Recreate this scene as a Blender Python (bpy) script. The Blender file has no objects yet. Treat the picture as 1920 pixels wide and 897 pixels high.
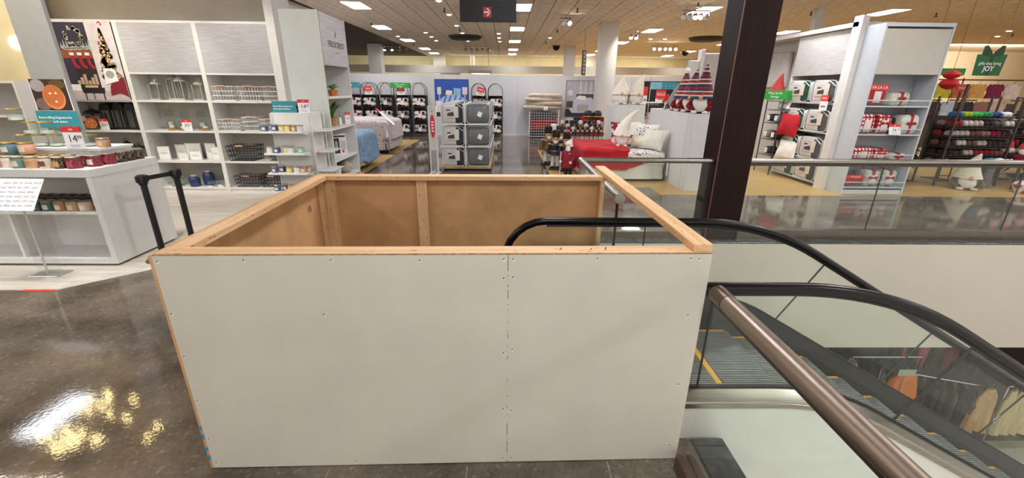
import bpy, math, random
from math import sin, cos, pi, radians, atan2, sqrt
from mathutils import Vector, Matrix, noise

random.seed(7)
SC = bpy.context.scene
COL = SC.collection

# ------------------------------------------------------------------ camera
CAM_PITCH, CAM_ROLL, CAM_YAW, CAM_H = radians(19.6), radians(.6), radians(1.0), 1.92
cam_data = bpy.data.cameras.new('camera')
cam = bpy.data.objects.new('camera', cam_data)
COL.objects.link(cam)
cam_data.sensor_fit = 'HORIZONTAL'
cam_data.sensor_width = 36
cam_data.lens = 795 / 1920 * 36
cam_data.clip_start, cam_data.clip_end = .05, 200
_f = Vector((sin(CAM_YAW) * cos(CAM_PITCH), cos(CAM_YAW) * cos(CAM_PITCH), -sin(CAM_PITCH)))
_r = Vector((cos(CAM_YAW), -sin(CAM_YAW), 0))
_u = _r.cross(_f)
_r2 = _r * cos(CAM_ROLL) + _u * sin(CAM_ROLL)
_u2 = _u * cos(CAM_ROLL) - _r * sin(CAM_ROLL)
cam.matrix_world = Matrix(((_r2.x, _u2.x, -_f.x, 0), (_r2.y, _u2.y, -_f.y, 0),
                           (_r2.z, _u2.z, -_f.z, CAM_H), (0, 0, 0, 1)))
SC.camera = cam

# ------------------------------------------------------------------ world, exposure
SC.view_settings.view_transform = 'Standard'
SC.view_settings.look = 'None'
SC.view_settings.gamma = 1
SC.view_settings.use_curve_mapping = False
SC.view_settings.exposure = .6
SC.cycles.max_bounces = 10
SC.cycles.transparent_max_bounces = 24
SC.cycles.sample_clamp_indirect = 6
SC.cycles.caustics_reflective = False
SC.cycles.caustics_refractive = False
world = bpy.data.worlds.new('world')
SC.world = world
world.use_nodes = True
world.node_tree.nodes['Background'].inputs[0].default_value = (1.0, .93, .83, 1)
world.node_tree.nodes['Background'].inputs[1].default_value = .72

TROFFER_POWER = 32.0
CAN_POWER = 14.0


def spot(loc, target, watts, deg, col=(1, .94, .86), blend=.6, rad=.05):
    d = bpy.data.lights.new('spot_lamp', 'SPOT')
    d.energy, d.spot_size, d.spot_blend, d.color, d.shadow_soft_size = watts, radians(deg), blend, col, rad
    o = bpy.data.objects.new('spot_lamp', d)
    COL.objects.link(o)
    o.location = loc
    o.rotation_euler = (Vector(target) - Vector(loc)).to_track_quat('-Z', 'Y').to_euler()
    return o


def area(loc, target, watts, sx, sy, col=(1, .93, .82)):
    d = bpy.data.lights.new('area_lamp', 'AREA')
    d.shape, d.size, d.size_y, d.energy, d.color = 'RECTANGLE', sx, sy, watts, col
    o = bpy.data.objects.new('area_lamp', d)
    COL.objects.link(o)
    o.location = loc
    o.rotation_euler = (Vector(target) - Vector(loc)).to_track_quat('-Z', 'Y').to_euler()
    return o


# track spots over the bays of the left shelving, the beds and the right hand displays
for sx in (-7.0, -5.85, -4.5):
    spot((sx + .3, 6.3, 4.0), (sx, 7.95, 1.8), 75, 60)
spot((-1.2, 6.6, 4.0), (-2.8, 7.4, 1.6), 40, 60)
spot((-3.9, 4.2, 4.0), (-4.5, 5.2, .6), 190, 76)
spot((2.4, 8.4, 4.0), (3.2, 10.2, .9), 60, 62)
spot((4.6, 9.2, 4.0), (6.6, 9.8, 1.4), 90, 70)
spot((5.4, 6.6, 4.0), (7.2, 8.2, 1.4), 50, 62)
spot((2.6, 11.2, 4.0), (3.5, 13, 1.6), 60, 60)
spot((4.2, 15.2, 4.0), (5.0, 18.5, 1.3), 110, 70)  # added to brighten the right part of the back partition
for sx in (-5.5, -2.2, 1.5):  # spots added to brighten the back partition
    spot((sx, 15.6, 4.0), (sx - .2, 18.6, 1.2), 120, 74)
# wall washers on the far cream wall above the partition and on the right cream wall
for sx in (-8, -2, 4, 10):
    area((sx, 32.9, 3.9), (sx, 35.0, 2.6), 24, 4.5, .4, (1, .95, .8))
area((24, 22.0, 3.9), (24, 26.0, 2.4), 160, 5, .5, (1, .9, .74))
# lamp of the lower sales floor, just under the slab
area((9.5, 6.6, -1.66), (9.5, 6.9, -4.9), 230, 3.2, 1.0, (1, .93, .84))
area((4.6, 3.4, 4.05), (4.6, 3.4, 0), 30, 2.4, 1.2, (1, .94, .86))  # added fill lamp above the escalator well, brightens its fascia

# ------------------------------------------------------------------ colour and material helpers


def lin(h):
    h = h.lstrip('#')
    out = []
    for i in (0, 2, 4):
        c = int(h[i:i + 2], 16) / 255
        out.append(c / 12.92 if c <= .04045 else ((c + .055) / 1.055) ** 2.4)
    return out + [1]


MATS = {}


def mat(name, col, rough=.5, metal=0., vary=.06, scale=8., bump=0., col2=None, stretch=(1, 1, 1), detail=4.,
        spec=None, coat=0., lo=.35, hi=.65):
    """principled material whose colour wanders a little with a noise in object space"""
    if name in MATS:
        return MATS[name]
    m = bpy.data.materials.new(name)
    m.use_nodes = True
    nt = m.node_tree
    N, L = nt.nodes, nt.links
    b = N['Principled BSDF']
    b.inputs['Roughness'].default_value = rough
    b.inputs['Metallic'].default_value = metal
    if spec is not None:
        b.inputs['Specular IOR Level'].default_value = spec
    if coat:
        b.inputs['Coat Weight'].default_value = coat
        b.inputs['Coat Roughness'].default_value = .08
    c = lin(col)
    tc = N.new('ShaderNodeTexCoord')
    mp = N.new('ShaderNodeMapping')
    mp.inputs['Scale'].default_value = [s * scale for s in stretch]
    nz = N.new('ShaderNodeTexNoise')
    nz.inputs['Scale'].default_value = 1
    nz.inputs['Detail'].default_value = detail
    nz.inputs['Roughness'].default_value = .6
    rp = N.new('ShaderNodeValToRGB')
    rp.color_ramp.elements[0].position, rp.color_ramp.elements[1].position = lo, hi
    d = lin(col2) if col2 else [max(0, x * (1 - vary * 2)) for x in c[:3]] + [1]
    e = c if col2 else [min(1, x * (1 + vary)) for x in c[:3]] + [1]
    rp.color_ramp.elements[0].color, rp.color_ramp.elements[1].color = d, e
    L.new(tc.outputs['Object'], mp.inputs['Vector'])
    L.new(mp.outputs['Vector'], nz.inputs['Vector'])
    L.new(nz.outputs['Fac'], rp.inputs['Fac'])
    L.new(rp.outputs['Color'], b.inputs['Base Color'])
    if bump:
        bp = N.new('ShaderNodeBump')
        bp.inputs['Strength'].default_value = bump
        bp.inputs['Distance'].default_value = .02
        L.new(nz.outputs['Fac'], bp.inputs['Height'])
        L.new(bp.outputs['Normal'], b.inputs['Normal'])
    MATS[name] = m
    return m


def emit(name, col, power):
    if name in MATS:
        return MATS[name]
    m = bpy.data.materials.new(name)
    m.use_nodes = True
    nt = m.node_tree
    nt.nodes.remove(nt.nodes['Principled BSDF'])
    e = nt.nodes.new('ShaderNodeEmission')
    e.inputs[0].default_value, e.inputs[1].default_value = lin(col), power
    nt.links.new(e.outputs[0], nt.nodes['Material Output'].inputs[0])
    MATS[name] = m
    return m


def glass(name, tint, refl=1.0, rough=.02, haze=0.):
    """thin pane: tinted see-through with a Fresnel mirror on top, some milky haze if asked"""
    if name in MATS:
        return MATS[name]
    m = bpy.data.materials.new(name)
    m.use_nodes = True
    nt = m.node_tree
    N, L = nt.nodes, nt.links
    N.remove(N['Principled BSDF'])
    tr = N.new('ShaderNodeBsdfTransparent')
    tr.inputs[0].default_value = lin(tint)
    gl = N.new('ShaderNodeBsdfGlossy')
    gl.inputs['Roughness'].default_value = rough
    fr = N.new('ShaderNodeFresnel')
    ge = N.new('ShaderNodeNewGeometry')                  # leaving faces take the inverse index, so both sides mirror alike
    io = N.new('ShaderNodeMath')
    io.operation = 'MULTIPLY_ADD'
    io.inputs[1].default_value, io.inputs[2].default_value = 1 / 1.45 - 1.45, 1.45
    L.new(ge.outputs['Backfacing'], io.inputs[0])
    L.new(io.outputs[0], fr.inputs['IOR'])
    mu = N.new('ShaderNodeMath')
    mu.operation = 'MULTIPLY'
    mu.inputs[1].default_value = refl
    mx = N.new('ShaderNodeMixShader')
    L.new(fr.outputs[0], mu.inputs[0])
    L.new(mu.outputs[0], mx.inputs[0])
    src = tr
    if haze:
        df = N.new('ShaderNodeBsdfDiffuse')
        df.inputs[0].default_value = lin('e8f0ec')
        m2 = N.new('ShaderNodeMixShader')
        m2.inputs[0].default_value = haze
        L.new(tr.outputs[0], m2.inputs[1])
        L.new(df.outputs[0], m2.inputs[2])
        src = m2
    L.new(src.outputs[0], mx.inputs[1])
    L.new(gl.outputs[0], mx.inputs[2])
    L.new(mx.outputs[0], N['Material Output'].inputs[0])
    MATS[name] = m
    return m


def wood(name, axis, light='e6c196', dark='cb9c68'):
    """planed softwood, grain running along one axis, a few knots"""
    if name in MATS:
        return MATS[name]
    st = {'x': (1, 22, 22), 'y': (22, 1, 22), 'z': (22, 22, 1)}[axis]
    m = mat(name, light, .62, 0, scale=1.5, stretch=st, col2=dark, detail=6, bump=.08, lo=.3, hi=.7)
    nt = m.node_tree
    N, L = nt.nodes, nt.links
    b = N['Principled BSDF']
    old = b.inputs['Base Color'].links[0].from_socket
    vo = N.new('ShaderNodeTexVoronoi')
    mp = N.new('ShaderNodeMapping')
    sc = {'x': (2.2, 9, 9), 'y': (9, 2.2, 9), 'z': (9, 9, 2.2)}[axis]
    mp.inputs['Scale'].default_value = sc
    tc = N.new('ShaderNodeTexCoord')
    rp = N.new('ShaderNodeValToRGB')
    rp.color_ramp.elements[0].position, rp.color_ramp.elements[1].position = .06, .2
    rp.color_ramp.elements[0].color, rp.color_ramp.elements[1].color = lin('8a5630'), (1, 1, 1, 1)
    mx = N.new('ShaderNodeMix')
    mx.data_type, mx.blend_type = 'RGBA', 'MULTIPLY'
    mx.inputs[0].default_value = .8
    L.new(tc.outputs['Object'], mp.inputs['Vector'])
    L.new(mp.outputs['Vector'], vo.inputs['Vector'])
    L.new(vo.outputs['Distance'], rp.inputs['Fac'])
    L.new(old, mx.inputs[6])
    L.new(rp.outputs['Color'], mx.inputs[7])
    L.new(mx.outputs[2], b.inputs['Base Color'])
    return m


def pattern(name, base, spots, scale, size=.25, rough=.8, stretch=(1, 1, 1), metric='EUCLIDEAN'):
    """printed cloth: small motifs of the given colours scattered over a base colour"""
    if name in MATS:
        return MATS[name]
    m = mat(name, base, rough, scale=14, vary=.03)
    nt = m.node_tree
    N, L = nt.nodes, nt.links
    b = N['Principled BSDF']
    old = b.inputs['Base Color'].links[0].from_socket
    tc = N.new('ShaderNodeTexCoord')
    mp = N.new('ShaderNodeMapping')
    mp.inputs['Scale'].default_value = [s * scale for s in stretch]
    vo = N.new('ShaderNodeTexVoronoi')
    vo.distance = metric
    vo.inputs['Scale'].default_value = 1
    L.new(tc.outputs['Object'], mp.inputs['Vector'])
    L.new(mp.outputs['Vector'], vo.inputs['Vector'])
    lt = N.new('ShaderNodeMath')
    lt.operation = 'LESS_THAN'
    lt.inputs[1].default_value = size
    L.new(vo.outputs['Distance'], lt.inputs[0])
    rp = N.new('ShaderNodeValToRGB')
    rp.color_ramp.interpolation = 'CONSTANT'
    el = rp.color_ramp.elements
    while len(el) < len(spots):
        el.new(.5)
    for i, s in enumerate(spots):
        el[i].position = i / len(spots)
        el[i].color = lin(s)
    sp = N.new('ShaderNodeSeparateColor')
    L.new(vo.outputs['Color'], sp.inputs[0])
    L.new(sp.outputs[0], rp.inputs['Fac'])
    mx = N.new('ShaderNodeMix')
    mx.data_type = 'RGBA'
    L.new(lt.outputs[0], mx.inputs[0])
    L.new(old, mx.inputs[6])
    L.new(rp.outputs['Color'], mx.inputs[7])
    L.new(mx.outputs[2], b.inputs['Base Color'])
    return m


def bands(name, cols, axis, period, rough=.8, motif=None):
    """knitted or woven bands repeating along one axis of the object; motif scatters light marks over them"""
    if name in MATS:
        return MATS[name]
    m = mat(name, cols[0], rough, scale=30, vary=.05)
    nt = m.node_tree
    N, L = nt.nodes, nt.links
    b = N['Principled BSDF']
    tc = N.new('ShaderNodeTexCoord')
    sx = N.new('ShaderNodeSeparateXYZ')
    L.new(tc.outputs['Object'], sx.inputs[0])
    dv = N.new('ShaderNodeMath')
    dv.operation = 'DIVIDE'
    dv.inputs[1].default_value = period
    L.new(sx.outputs['XYZ'.index(axis.upper())], dv.inputs[0])
    fr = N.new('ShaderNodeMath')
    fr.operation = 'FRACT'
    L.new(dv.outputs[0], fr.inputs[0])
    rp = N.new('ShaderNodeValToRGB')
    rp.color_ramp.interpolation = 'CONSTANT'
    el = rp.color_ramp.elements
    while len(el) < len(cols):
        el.new(.5)
    for i, s in enumerate(cols):
        el[i].position = i / len(cols)
        el[i].color = lin(s)
    L.new(fr.outputs[0], rp.inputs['Fac'])
    out = rp.outputs['Color']
    if motif:
        vo = N.new('ShaderNodeTexVoronoi')
        vo.distance = 'MANHATTAN'
        vo.inputs['Scale'].default_value = motif[1]
        L.new(tc.outputs['Object'], vo.inputs['Vector'])
        lt = N.new('ShaderNodeMath')
        lt.operation = 'LESS_THAN'
        lt.inputs[1].default_value = motif[2]
        L.new(vo.outputs['Distance'], lt.inputs[0])
        mx = N.new('ShaderNodeMix')
        mx.data_type = 'RGBA'
        L.new(lt.outputs[0], mx.inputs[0])
        L.new(out, mx.inputs[6])
        mx.inputs[7].default_value = lin(motif[0])
        out = mx.outputs[2]
    L.new(out, b.inputs['Base Color'])
    return m


def plaid(name, base, cross, over, scale):
    """two sets of crossing stripes"""
    if name in MATS:
        return MATS[name]
    m = mat(name, base, .85)
    nt = m.node_tree
    N, L = nt.nodes, nt.links
    b = N['Principled BSDF']
    tc = N.new('ShaderNodeTexCoord')
    sx = N.new('ShaderNodeSeparateXYZ')
    L.new(tc.outputs['Object'], sx.inputs[0])
    outs = []
    for ax in (0, 2):
        w = N.new('ShaderNodeMath')
        w.operation = 'MULTIPLY'
        w.inputs[1].default_value = scale
        L.new(sx.outputs[ax], w.inputs[0])
        f = N.new('ShaderNodeMath')
        f.operation = 'FRACT'
        L.new(w.outputs[0], f.inputs[0])
        g = N.new('ShaderNodeMath')
        g.operation = 'LESS_THAN'
        g.inputs[1].default_value = .45
        L.new(f.outputs[0], g.inputs[0])
        outs.append(g)
    ad = N.new('ShaderNodeMath')
    ad.operation = 'ADD'
    L.new(outs[0].outputs[0], ad.inputs[0])
    L.new(outs[1].outputs[0], ad.inputs[1])
    hf = N.new('ShaderNodeMath')
    hf.operation = 'MULTIPLY'
    hf.inputs[1].default_value = .5
    L.new(ad.outputs[0], hf.inputs[0])
    rp = N.new('ShaderNodeValToRGB')
    rp.color_ramp.interpolation = 'CONSTANT'
    el = rp.color_ramp.elements
    el.new(.5)
    for i, (p, s) in enumerate(((0, base), (.3, cross), (.8, over))):
        el[i].position = p
        el[i].color = lin(s)
    L.new(hf.outputs[0], rp.inputs['Fac'])
    L.new(rp.outputs['Color'], b.inputs['Base Color'])
    return m


# ------------------------------------------------------------------ mesh helpers
KIDS = {}


def adopt(o, parent):
    o.parent = parent
    KIDS.setdefault(parent.name, []).append(o)


class MB:
    """collects shapes and links them as ONE mesh object"""

    def __init__(s):
        s.v, s.f, s.x = [], [], None

    def at(s, loc=(0, 0, 0), rz=0, rx=0, ry=0, sc=1):
        s.x = Matrix.Translation(loc) @ Matrix.Rotation(rz, 4, 'Z') @ Matrix.Rotation(ry, 4, 'Y') @ \
            Matrix.Rotation(rx, 4, 'X') @ Matrix.Scale(sc, 4)
        return s

    def add(s, vs, fs):
        n = len(s.v)
        if s.x is not None:
            vs = [tuple(s.x @ Vector(p)) for p in vs]
        s.v += [tuple(p) for p in vs]
        s.f += [tuple(i + n for i in q) for q in fs]
        return s

    def bb(s, x0, y0, z0, x1, y1, z1):
        return s.add([(x0, y0, z0), (x1, y0, z0), (x1, y1, z0), (x0, y1, z0), (x0, y0, z1), (x1, y0, z1), (x1, y1, z1), (x0, y1, z1)],
                     [(3, 2, 1, 0), (4, 5, 6, 7), (0, 1, 5, 4), (1, 2, 6, 5), (2, 3, 7, 6), (3, 0, 4, 7)])

    def box(s, c, d):
        return s.bb(c[0] - d[0] / 2, c[1] - d[1] / 2, c[2] - d[2] / 2, c[0] + d[0] / 2, c[1] + d[1] / 2, c[2] + d[2] / 2)

    def rbox(s, x0, y0, z0, x1, y1, z1, b=.004):
        """box with chamfered edges"""
        vs, fs = [], []
        lo, hi = (x0, y0, z0), (x1, y1, z1)
        idx = {}
        for i in range(8):
            p = [(lo, hi)[(i >> k) & 1][k] for k in range(3)]
            for k in range(3):
                q = list(p)
                for j in range(3):
                    if j != k:
                        q[j] += b if q[j] == lo[j] else -b
                idx[i, k] = len(vs)
                vs.append(q)
        for k in range(3):
            a, c = [(1, 2), (2, 0), (0, 1)][k]
            for sd in (0, 1):
                q = [idx[(sd << k) | (u << a) | (w << c), k] for u, w in ((0, 0), (1, 0), (1, 1), (0, 1))]
                fs.append(q if sd else q[::-1])
        for e in range(3):
            a, c = [(1, 2), (2, 0), (0, 1)][e]
            for u in (0, 1):
                for w in (0, 1):
                    i0 = (u << a) | (w << c)
                    i1 = i0 | (1 << e)
                    q = [idx[i0, a], idx[i1, a], idx[i1, c], idx[i0, c]]
                    fs.append(q if (u ^ w) else q[::-1])
        for i in range(8):
            t = [idx[i, 0], idx[i, 1], idx[i, 2]]
            fs.append(t if bin(i).count('1') % 2 == 1 else t[::-1])
        return s.add(vs, fs)

    def tube(s, pts, r, n=8, cap=True, closed=False):
        pts = [Vector(p) for p in pts]
        m = len(pts)
        rs = r if isinstance(r, (list, tuple)) else [r] * m
        vs, fs = [], []
        prev = None
        for i, p in enumerate(pts):
            if closed:
                t = pts[(i + 1) % m] - pts[i - 1]
            else:
                t = pts[min(i + 1, m - 1)] - pts[max(i - 1, 0)]
            t = t.normalized() if t.length > 1e-9 else Vector((0, 0, 1))
            if prev is None:
                a = Vector((0, 0, 1)) if abs(t.z) < .9 else Vector((1, 0, 0))
                prev = t.cross(a).normalized()
            u = (prev - t * prev.dot(t)).normalized()
            prev = u
            w = t.cross(u)
            for k in range(n):
                q = 2 * pi * k / n
                vs.append(p + (u * cos(q) + w * sin(q)) * rs[i])
        for i in range(m if closed else m - 1):
            j = (i + 1) % m
            for k in range(n):
                l = (k + 1) % n
                fs.append((i * n + k, i * n + l, j * n + l, j * n + k))
        if cap and not closed:
            fs.append(tuple(range(n))[::-1])
            fs.append(tuple((m - 1) * n + k for k in range(n)))
        return s.add(vs, fs)

    def cyl(s, p0, p1, r0, r1=None, n=12):
        return s.tube([p0, p1], [r0, r0 if r1 is None else r1], n)

    def lathe(s, prof, c=(0, 0, 0), n=16):
        vs, fs = [], []
        for r, z in prof:
            for k in range(n):
                q = 2 * pi * k / n
                vs.append((c[0] + r * cos(q), c[1] + r * sin(q), c[2] + z))
        for i in range(len(prof) - 1):
            for k in range(n):
                l = (k + 1) % n
                fs.append((i * n + k, i * n + l, (i + 1) * n + l, (i + 1) * n + k))
        if prof[0][0] > 1e-6:
            fs.append(tuple(range(n))[::-1])
        if prof[-1][0] > 1e-6:
            fs.append(tuple((len(prof) - 1) * n + k for k in range(n)))
        return s.add(vs, fs)

    def ell(s, c, d, e=1., e2=None, n=16, m=9, wob=0., wf=4., seed=0):
        """superellipsoid: e=1 ball, e=.3 puffy bag; wob adds creases"""
        e2 = e if e2 is None else e2
        pw = lambda q, k: math.copysign(abs(q) ** k, q)
        vs, fs = [], []
        for i in range(m + 1):
            ph = -pi / 2 + pi * i / m
            for k in range(n):
                th = 2 * pi * k / n
                x, y, z = pw(cos(ph), e2) * pw(cos(th), e), pw(cos(ph), e2) * pw(sin(th), e), pw(sin(ph), e2)
                p = Vector((x * d[0], y * d[1], z * d[2]))
                if wob:
                    p += p.normalized() * wob * noise.noise(p * wf + Vector((seed * 7.3, seed * 3.1, seed)))
                vs.append(p + Vector(c))
        for i in range(m):
            for k in range(n):
                l = (k + 1) % n
                fs.append((i * n + k, i * n + l, (i + 1) * n + l, (i + 1) * n + k))
        return s.add(vs, fs)

    def prism(s, poly, ax, d0, d1):
        """outline extruded along an axis; outline coordinates are the two other axes in xyz order"""
        def pt(a, b, d):
            return {'x': (d, a, b), 'y': (a, d, b), 'z': (a, b, d)}[ax]
        n = len(poly)
        vs = [pt(a, b, d0) for a, b in poly] + [pt(a, b, d1) for a, b in poly]
        fs = [tuple(range(n))[::-1], tuple(range(n, 2 * n))]
        for i in range(n):
            j = (i + 1) % n
            fs.append((i, j, n + j, n + i))
        return s.add(vs, fs)

    def grid(s, fn, nu, nv):
        vs = [fn(i / nu, j / nv) for i in range(nu + 1) for j in range(nv + 1)]
        fs = [(i * (nv + 1) + j, (i + 1) * (nv + 1) + j, (i + 1) * (nv + 1) + j + 1, i * (nv + 1) + j + 1)
              for i in range(nu) for j in range(nv)]
        return s.add(vs, fs)

    def drape(s, cx, cy, hx, hy, zt, zb, r=.08, amp=.03, nw=9, n=96, seed=0, puff=0., rows=7):
        """cloth over a rounded block: flat top, rolled edge, wavy hanging sides"""
        vs, fs = [], []
        rings = [(.25, zt), (.5, zt), (.75, zt), (.93, zt - r * .12), (1., zt - r * .6)]
        rings += [(1. + .02 * k / rows, zt - r - (zt - r - zb) * k / rows) for k in range(rows + 1)]
        for i, (q, z) in enumerate(rings):
            for k in range(n):
                t = 2 * pi * k / n
                ex = .22
                x, y = math.copysign(abs(cos(t)) ** ex, cos(t)), math.copysign(abs(sin(t)) ** ex, sin(t))
                h = max(0, (zt - r - z)) / max(.01, zt - zb)
                o = 1 + amp * h * (sin(nw * t + seed) + .5 * sin(2.3 * nw * t + 2 * seed)) / max(hx, hy)
                p = Vector((cx + x * hx * q * o, cy + y * hy * q * o, z))
                if puff:
                    p.z += puff * noise.noise(p * 5 + Vector((seed, 0, 0)))
                vs.append(p)
        c = len(vs)
        vs.append((cx, cy, zt))
        for i in range(len(rings) - 1):
            for k in range(n):
                l = (k + 1) % n
                fs.append((i * n + k, (i + 1) * n + k, (i + 1) * n + l, i * n + l))
        for k in range(n):
            fs.append((c, k, (k + 1) % n))
        return s.add(vs, fs)

    def build(s, name, m, parent=None, loc=None, smooth=40, rot=None):
        me = bpy.data.meshes.new(name)
        me.from_pydata(s.v, [], s.f)
        if smooth:
            me.polygons.foreach_set('use_smooth', [True] * len(me.polygons))
            me.set_sharp_from_angle(angle=radians(smooth))
        me.materials.append(m)
        o = bpy.data.objects.new(name, me)
        COL.objects.link(o)
        if parent is not None:
            adopt(o, parent)
        if loc is not None:
            o.location = loc
        if rot is not None:
            o.rotation_euler = rot
        return o


def tag(o, label=None, cat=None, group=None, kind=None):
    for k, q in (('label', label), ('category', cat), ('group', group), ('kind', kind)):
        if q:
            o[k] = q
    return o


def thing(name, label, cat, loc=(0, 0, 0), rz=0, group=None):
    o = bpy.data.objects.new(name, None)
    COL.objects.link(o)
    o.location = loc
    o.rotation_euler = (0, 0, rz)
    return tag(o, label, cat, group)


def struct(name, mb, m, parent=None, smooth=0):
    o = mb.build(name, m, parent, smooth=smooth)
    if parent is None:
        o['kind'] = 'structure'
    return o



def dup(root, loc, rz=None, label=None, group=None, mats=None, sc=None):
    """copy of a thing with copies of its parts and sub-parts; mats maps a part name to another material"""
    def cp(o, parent):
        c = o.copy()
        if mats and c.type == 'MESH':
            k = o.name.split('.')[0]
            if k in mats:
                c.data = recolour(o.data, mats[k])
        COL.objects.link(c)
        if parent is not None:
            adopt(c, parent)
        for ch in kids(o):
            cp(ch, c)
        return c
    r = cp(root, None)
    r.location = loc
    if rz is not None:
        r.rotation_euler.z = rz
    if sc is not None:
        r.scale = (sc, sc, sc) if not isinstance(sc, (tuple, list)) else sc
    if label:
        r['label'] = label
    if group:
        r['group'] = group
    return r


def kids(o):
    return KIDS.get(o.name, [])


RC = {}


def recolour(me, m):
    k = (me.name, m.name)
    if k not in RC:
        d = me.copy()
        d.materials.clear()
        d.materials.append(m)
        RC[k] = d
    return RC[k]


ORD = ['first', 'second', 'third', 'fourth', 'fifth', 'sixth', 'seventh', 'eighth', 'ninth', 'tenth', 'eleventh', 'twelfth',
       'thirteenth', 'fourteenth', 'fifteenth', 'sixteenth', 'seventeenth', 'eighteenth']


def text(body, m, parent, size, loc, rot=(pi / 2, 0, 0), align='CENTER', name='lettering', depth=.0006, shear=0., bold=0.):
    c = bpy.data.curves.new(name, 'FONT')
    c.body, c.size, c.align_x, c.align_y, c.extrude, c.shear = body, size, align, 'CENTER', depth, shear
    c.offset = bold
    c.resolution_u = 3
    c.materials.append(m)
    tmp = bpy.data.objects.new(name, c)
    me = bpy.data.meshes.new_from_object(tmp)
    bpy.data.objects.remove(tmp)
    bpy.data.curves.remove(c)
    o = bpy.data.objects.new(name, me)
    COL.objects.link(o)
    adopt(o, parent)
    o.location = loc
    o.rotation_euler = rot
    return o


class Print:
    """flat printed picture on a board whose face looks along local -y: shapes in 0..1 of its width and height"""

    def __init__(s, parent, w, h, y=-.004, x0=None, z0=0.):
        s.p, s.w, s.h, s.y, s.x0, s.z0, s.k = parent, w, h, y, -w / 2 if x0 is None else x0, z0, 0
        s.name = 'print'

    def poly(s, pts, m, name=None):
        s.k += 1
        mb = MB()
        y = s.y - .0005 * s.k
        mb.add([(s.x0 + a * s.w, y, s.z0 + b * s.h) for a, b in pts], [tuple(range(len(pts)))])
        return mb.build(name or s.name, m, s.p, smooth=0)

    def rect(s, a, b, c, d, m, name=None):
        return s.poly([(a, b), (c, b), (c, d), (a, d)], m, name)

    def ell(s, a, b, ra, rb, m, n=18, name=None, a0=0, a1=2 * pi):
        return s.poly([(a + ra * cos(a0 + (a1 - a0) * i / n), b + rb * sin(a0 + (a1 - a0) * i / n)) for i in range(n)], m, name)

    def many(s, shapes, m, name=None):
        """several outlines of one colour as one mesh"""
        s.k += 1
        mb = MB()
        y = s.y - .0005 * s.k
        for pts in shapes:
            mb.add([(s.x0 + a * s.w, y, s.z0 + b * s.h) for a, b in pts], [tuple(range(len(pts)))])
        return tag(mb.build(name or s.name, m, s.p, smooth=0), kind='stuff' if len(shapes) > 1 else None)


def ellp(a, b, ra, rb, n=10):
    return [(a + ra * cos(2 * pi * i / n), b + rb * sin(2 * pi * i / n)) for i in range(n)]


def rect(a, b, c, d):
    return [(a, b), (c, b), (c, d), (a, d)]


# ------------------------------------------------------------------ palette
WHITE = mat('white_laminate', 'dedcd8', .35, vary=.02)
WHITE2 = mat('white_paint_satin', 'e0ded9', .45, vary=.02)
GREYIN = mat('grey_shelf_back', 'b2ada8', .6, vary=.03)
WALLP = mat('wall_paint_pale_grey', 'c9c6c2', .7, vary=.02)
LAV = mat('partition_paint_cool_white', 'cfd0d6', .6, vary=.02)
CREAM = mat('wall_paint_cream', 'e9dcb0', .75, vary=.03, scale=2)
CREAM2 = mat('wall_paint_light_cream', 'e6d6b8', .75, vary=.03, scale=2)
BEAMG = mat('beam_paint_grey', 'b9b0a0', .7, vary=.02)
BLACK = mat('black_plastic', '17171a', .45, vary=.1)
BLACKR = mat('black_rubber', '0a0a0b', .26, vary=.1, spec=.28)
CHROME = mat('chrome', 'c8c8c8', .16, 1., vary=.03)
STEEL = mat('brushed_steel', '9a948c', .3, 1., vary=.08, scale=4, stretch=(1, 30, 30))
BRONZE = mat('brushed_bronze_tube', '8f8074', .42, 1., vary=.015, scale=3, stretch=(60, 2, 60))
DKMETAL = mat('dark_rack_metal', '55504c', .4, .9, vary=.06)
REDSIGN = mat('red_sign_card', 'd8322c', .5, vary=.02)
CARD = mat('white_sign_card', 'f0eff0', .5, vary=.01)
INK = mat('dark_ink', '33333c', .6)
INKG = mat('grey_ink', '8a8a92', .6)
TEAL = mat('teal_sign_card', '2f8a93', .5, vary=.02)
GREENS = mat('green_sign_card', '1f9a3d', .5, vary=.02)
GLASS = glass('clear_glass', 'f8fbfa', .6)
JARG = glass('jar_glass', 'fafcfb', .5)
RAILG = glass('railing_glass', 'fcfffd', .42, haze=.008)  # faint diffuse haze stands in for the panes' veiling reflection
ACRYL = glass('clear_acrylic', 'fbfcfb', .5, haze=.015)
BAGP = glass('clear_plastic_bag', 'f4f4f4', 1.2, .12, haze=.05)
REDF = mat('red_fleece', 'b3131d', .85, vary=.12, scale=6, bump=.2)
DKRED = mat('dark_red_fleece', '7c0f1a', .9, vary=.12, scale=8, bump=.2)
WHITEF = mat('white_plush', 'e6e2da', .95, vary=.05, scale=40, bump=.3)
GREYF = mat('grey_plush', '8f8d8f', .95, vary=.06, scale=40, bump=.3)
PINKSK = mat('plush_nose_skin', 'e0a890', .8)
WOODX, WOODY, WOODZ = wood('pine_grain_x', 'x'), wood('pine_grain_y', 'y'), wood('pine_grain_z', 'z')
WOODH = wood('light_wood_handle', 'x', 'dcae84', 'c08a5c')

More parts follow.
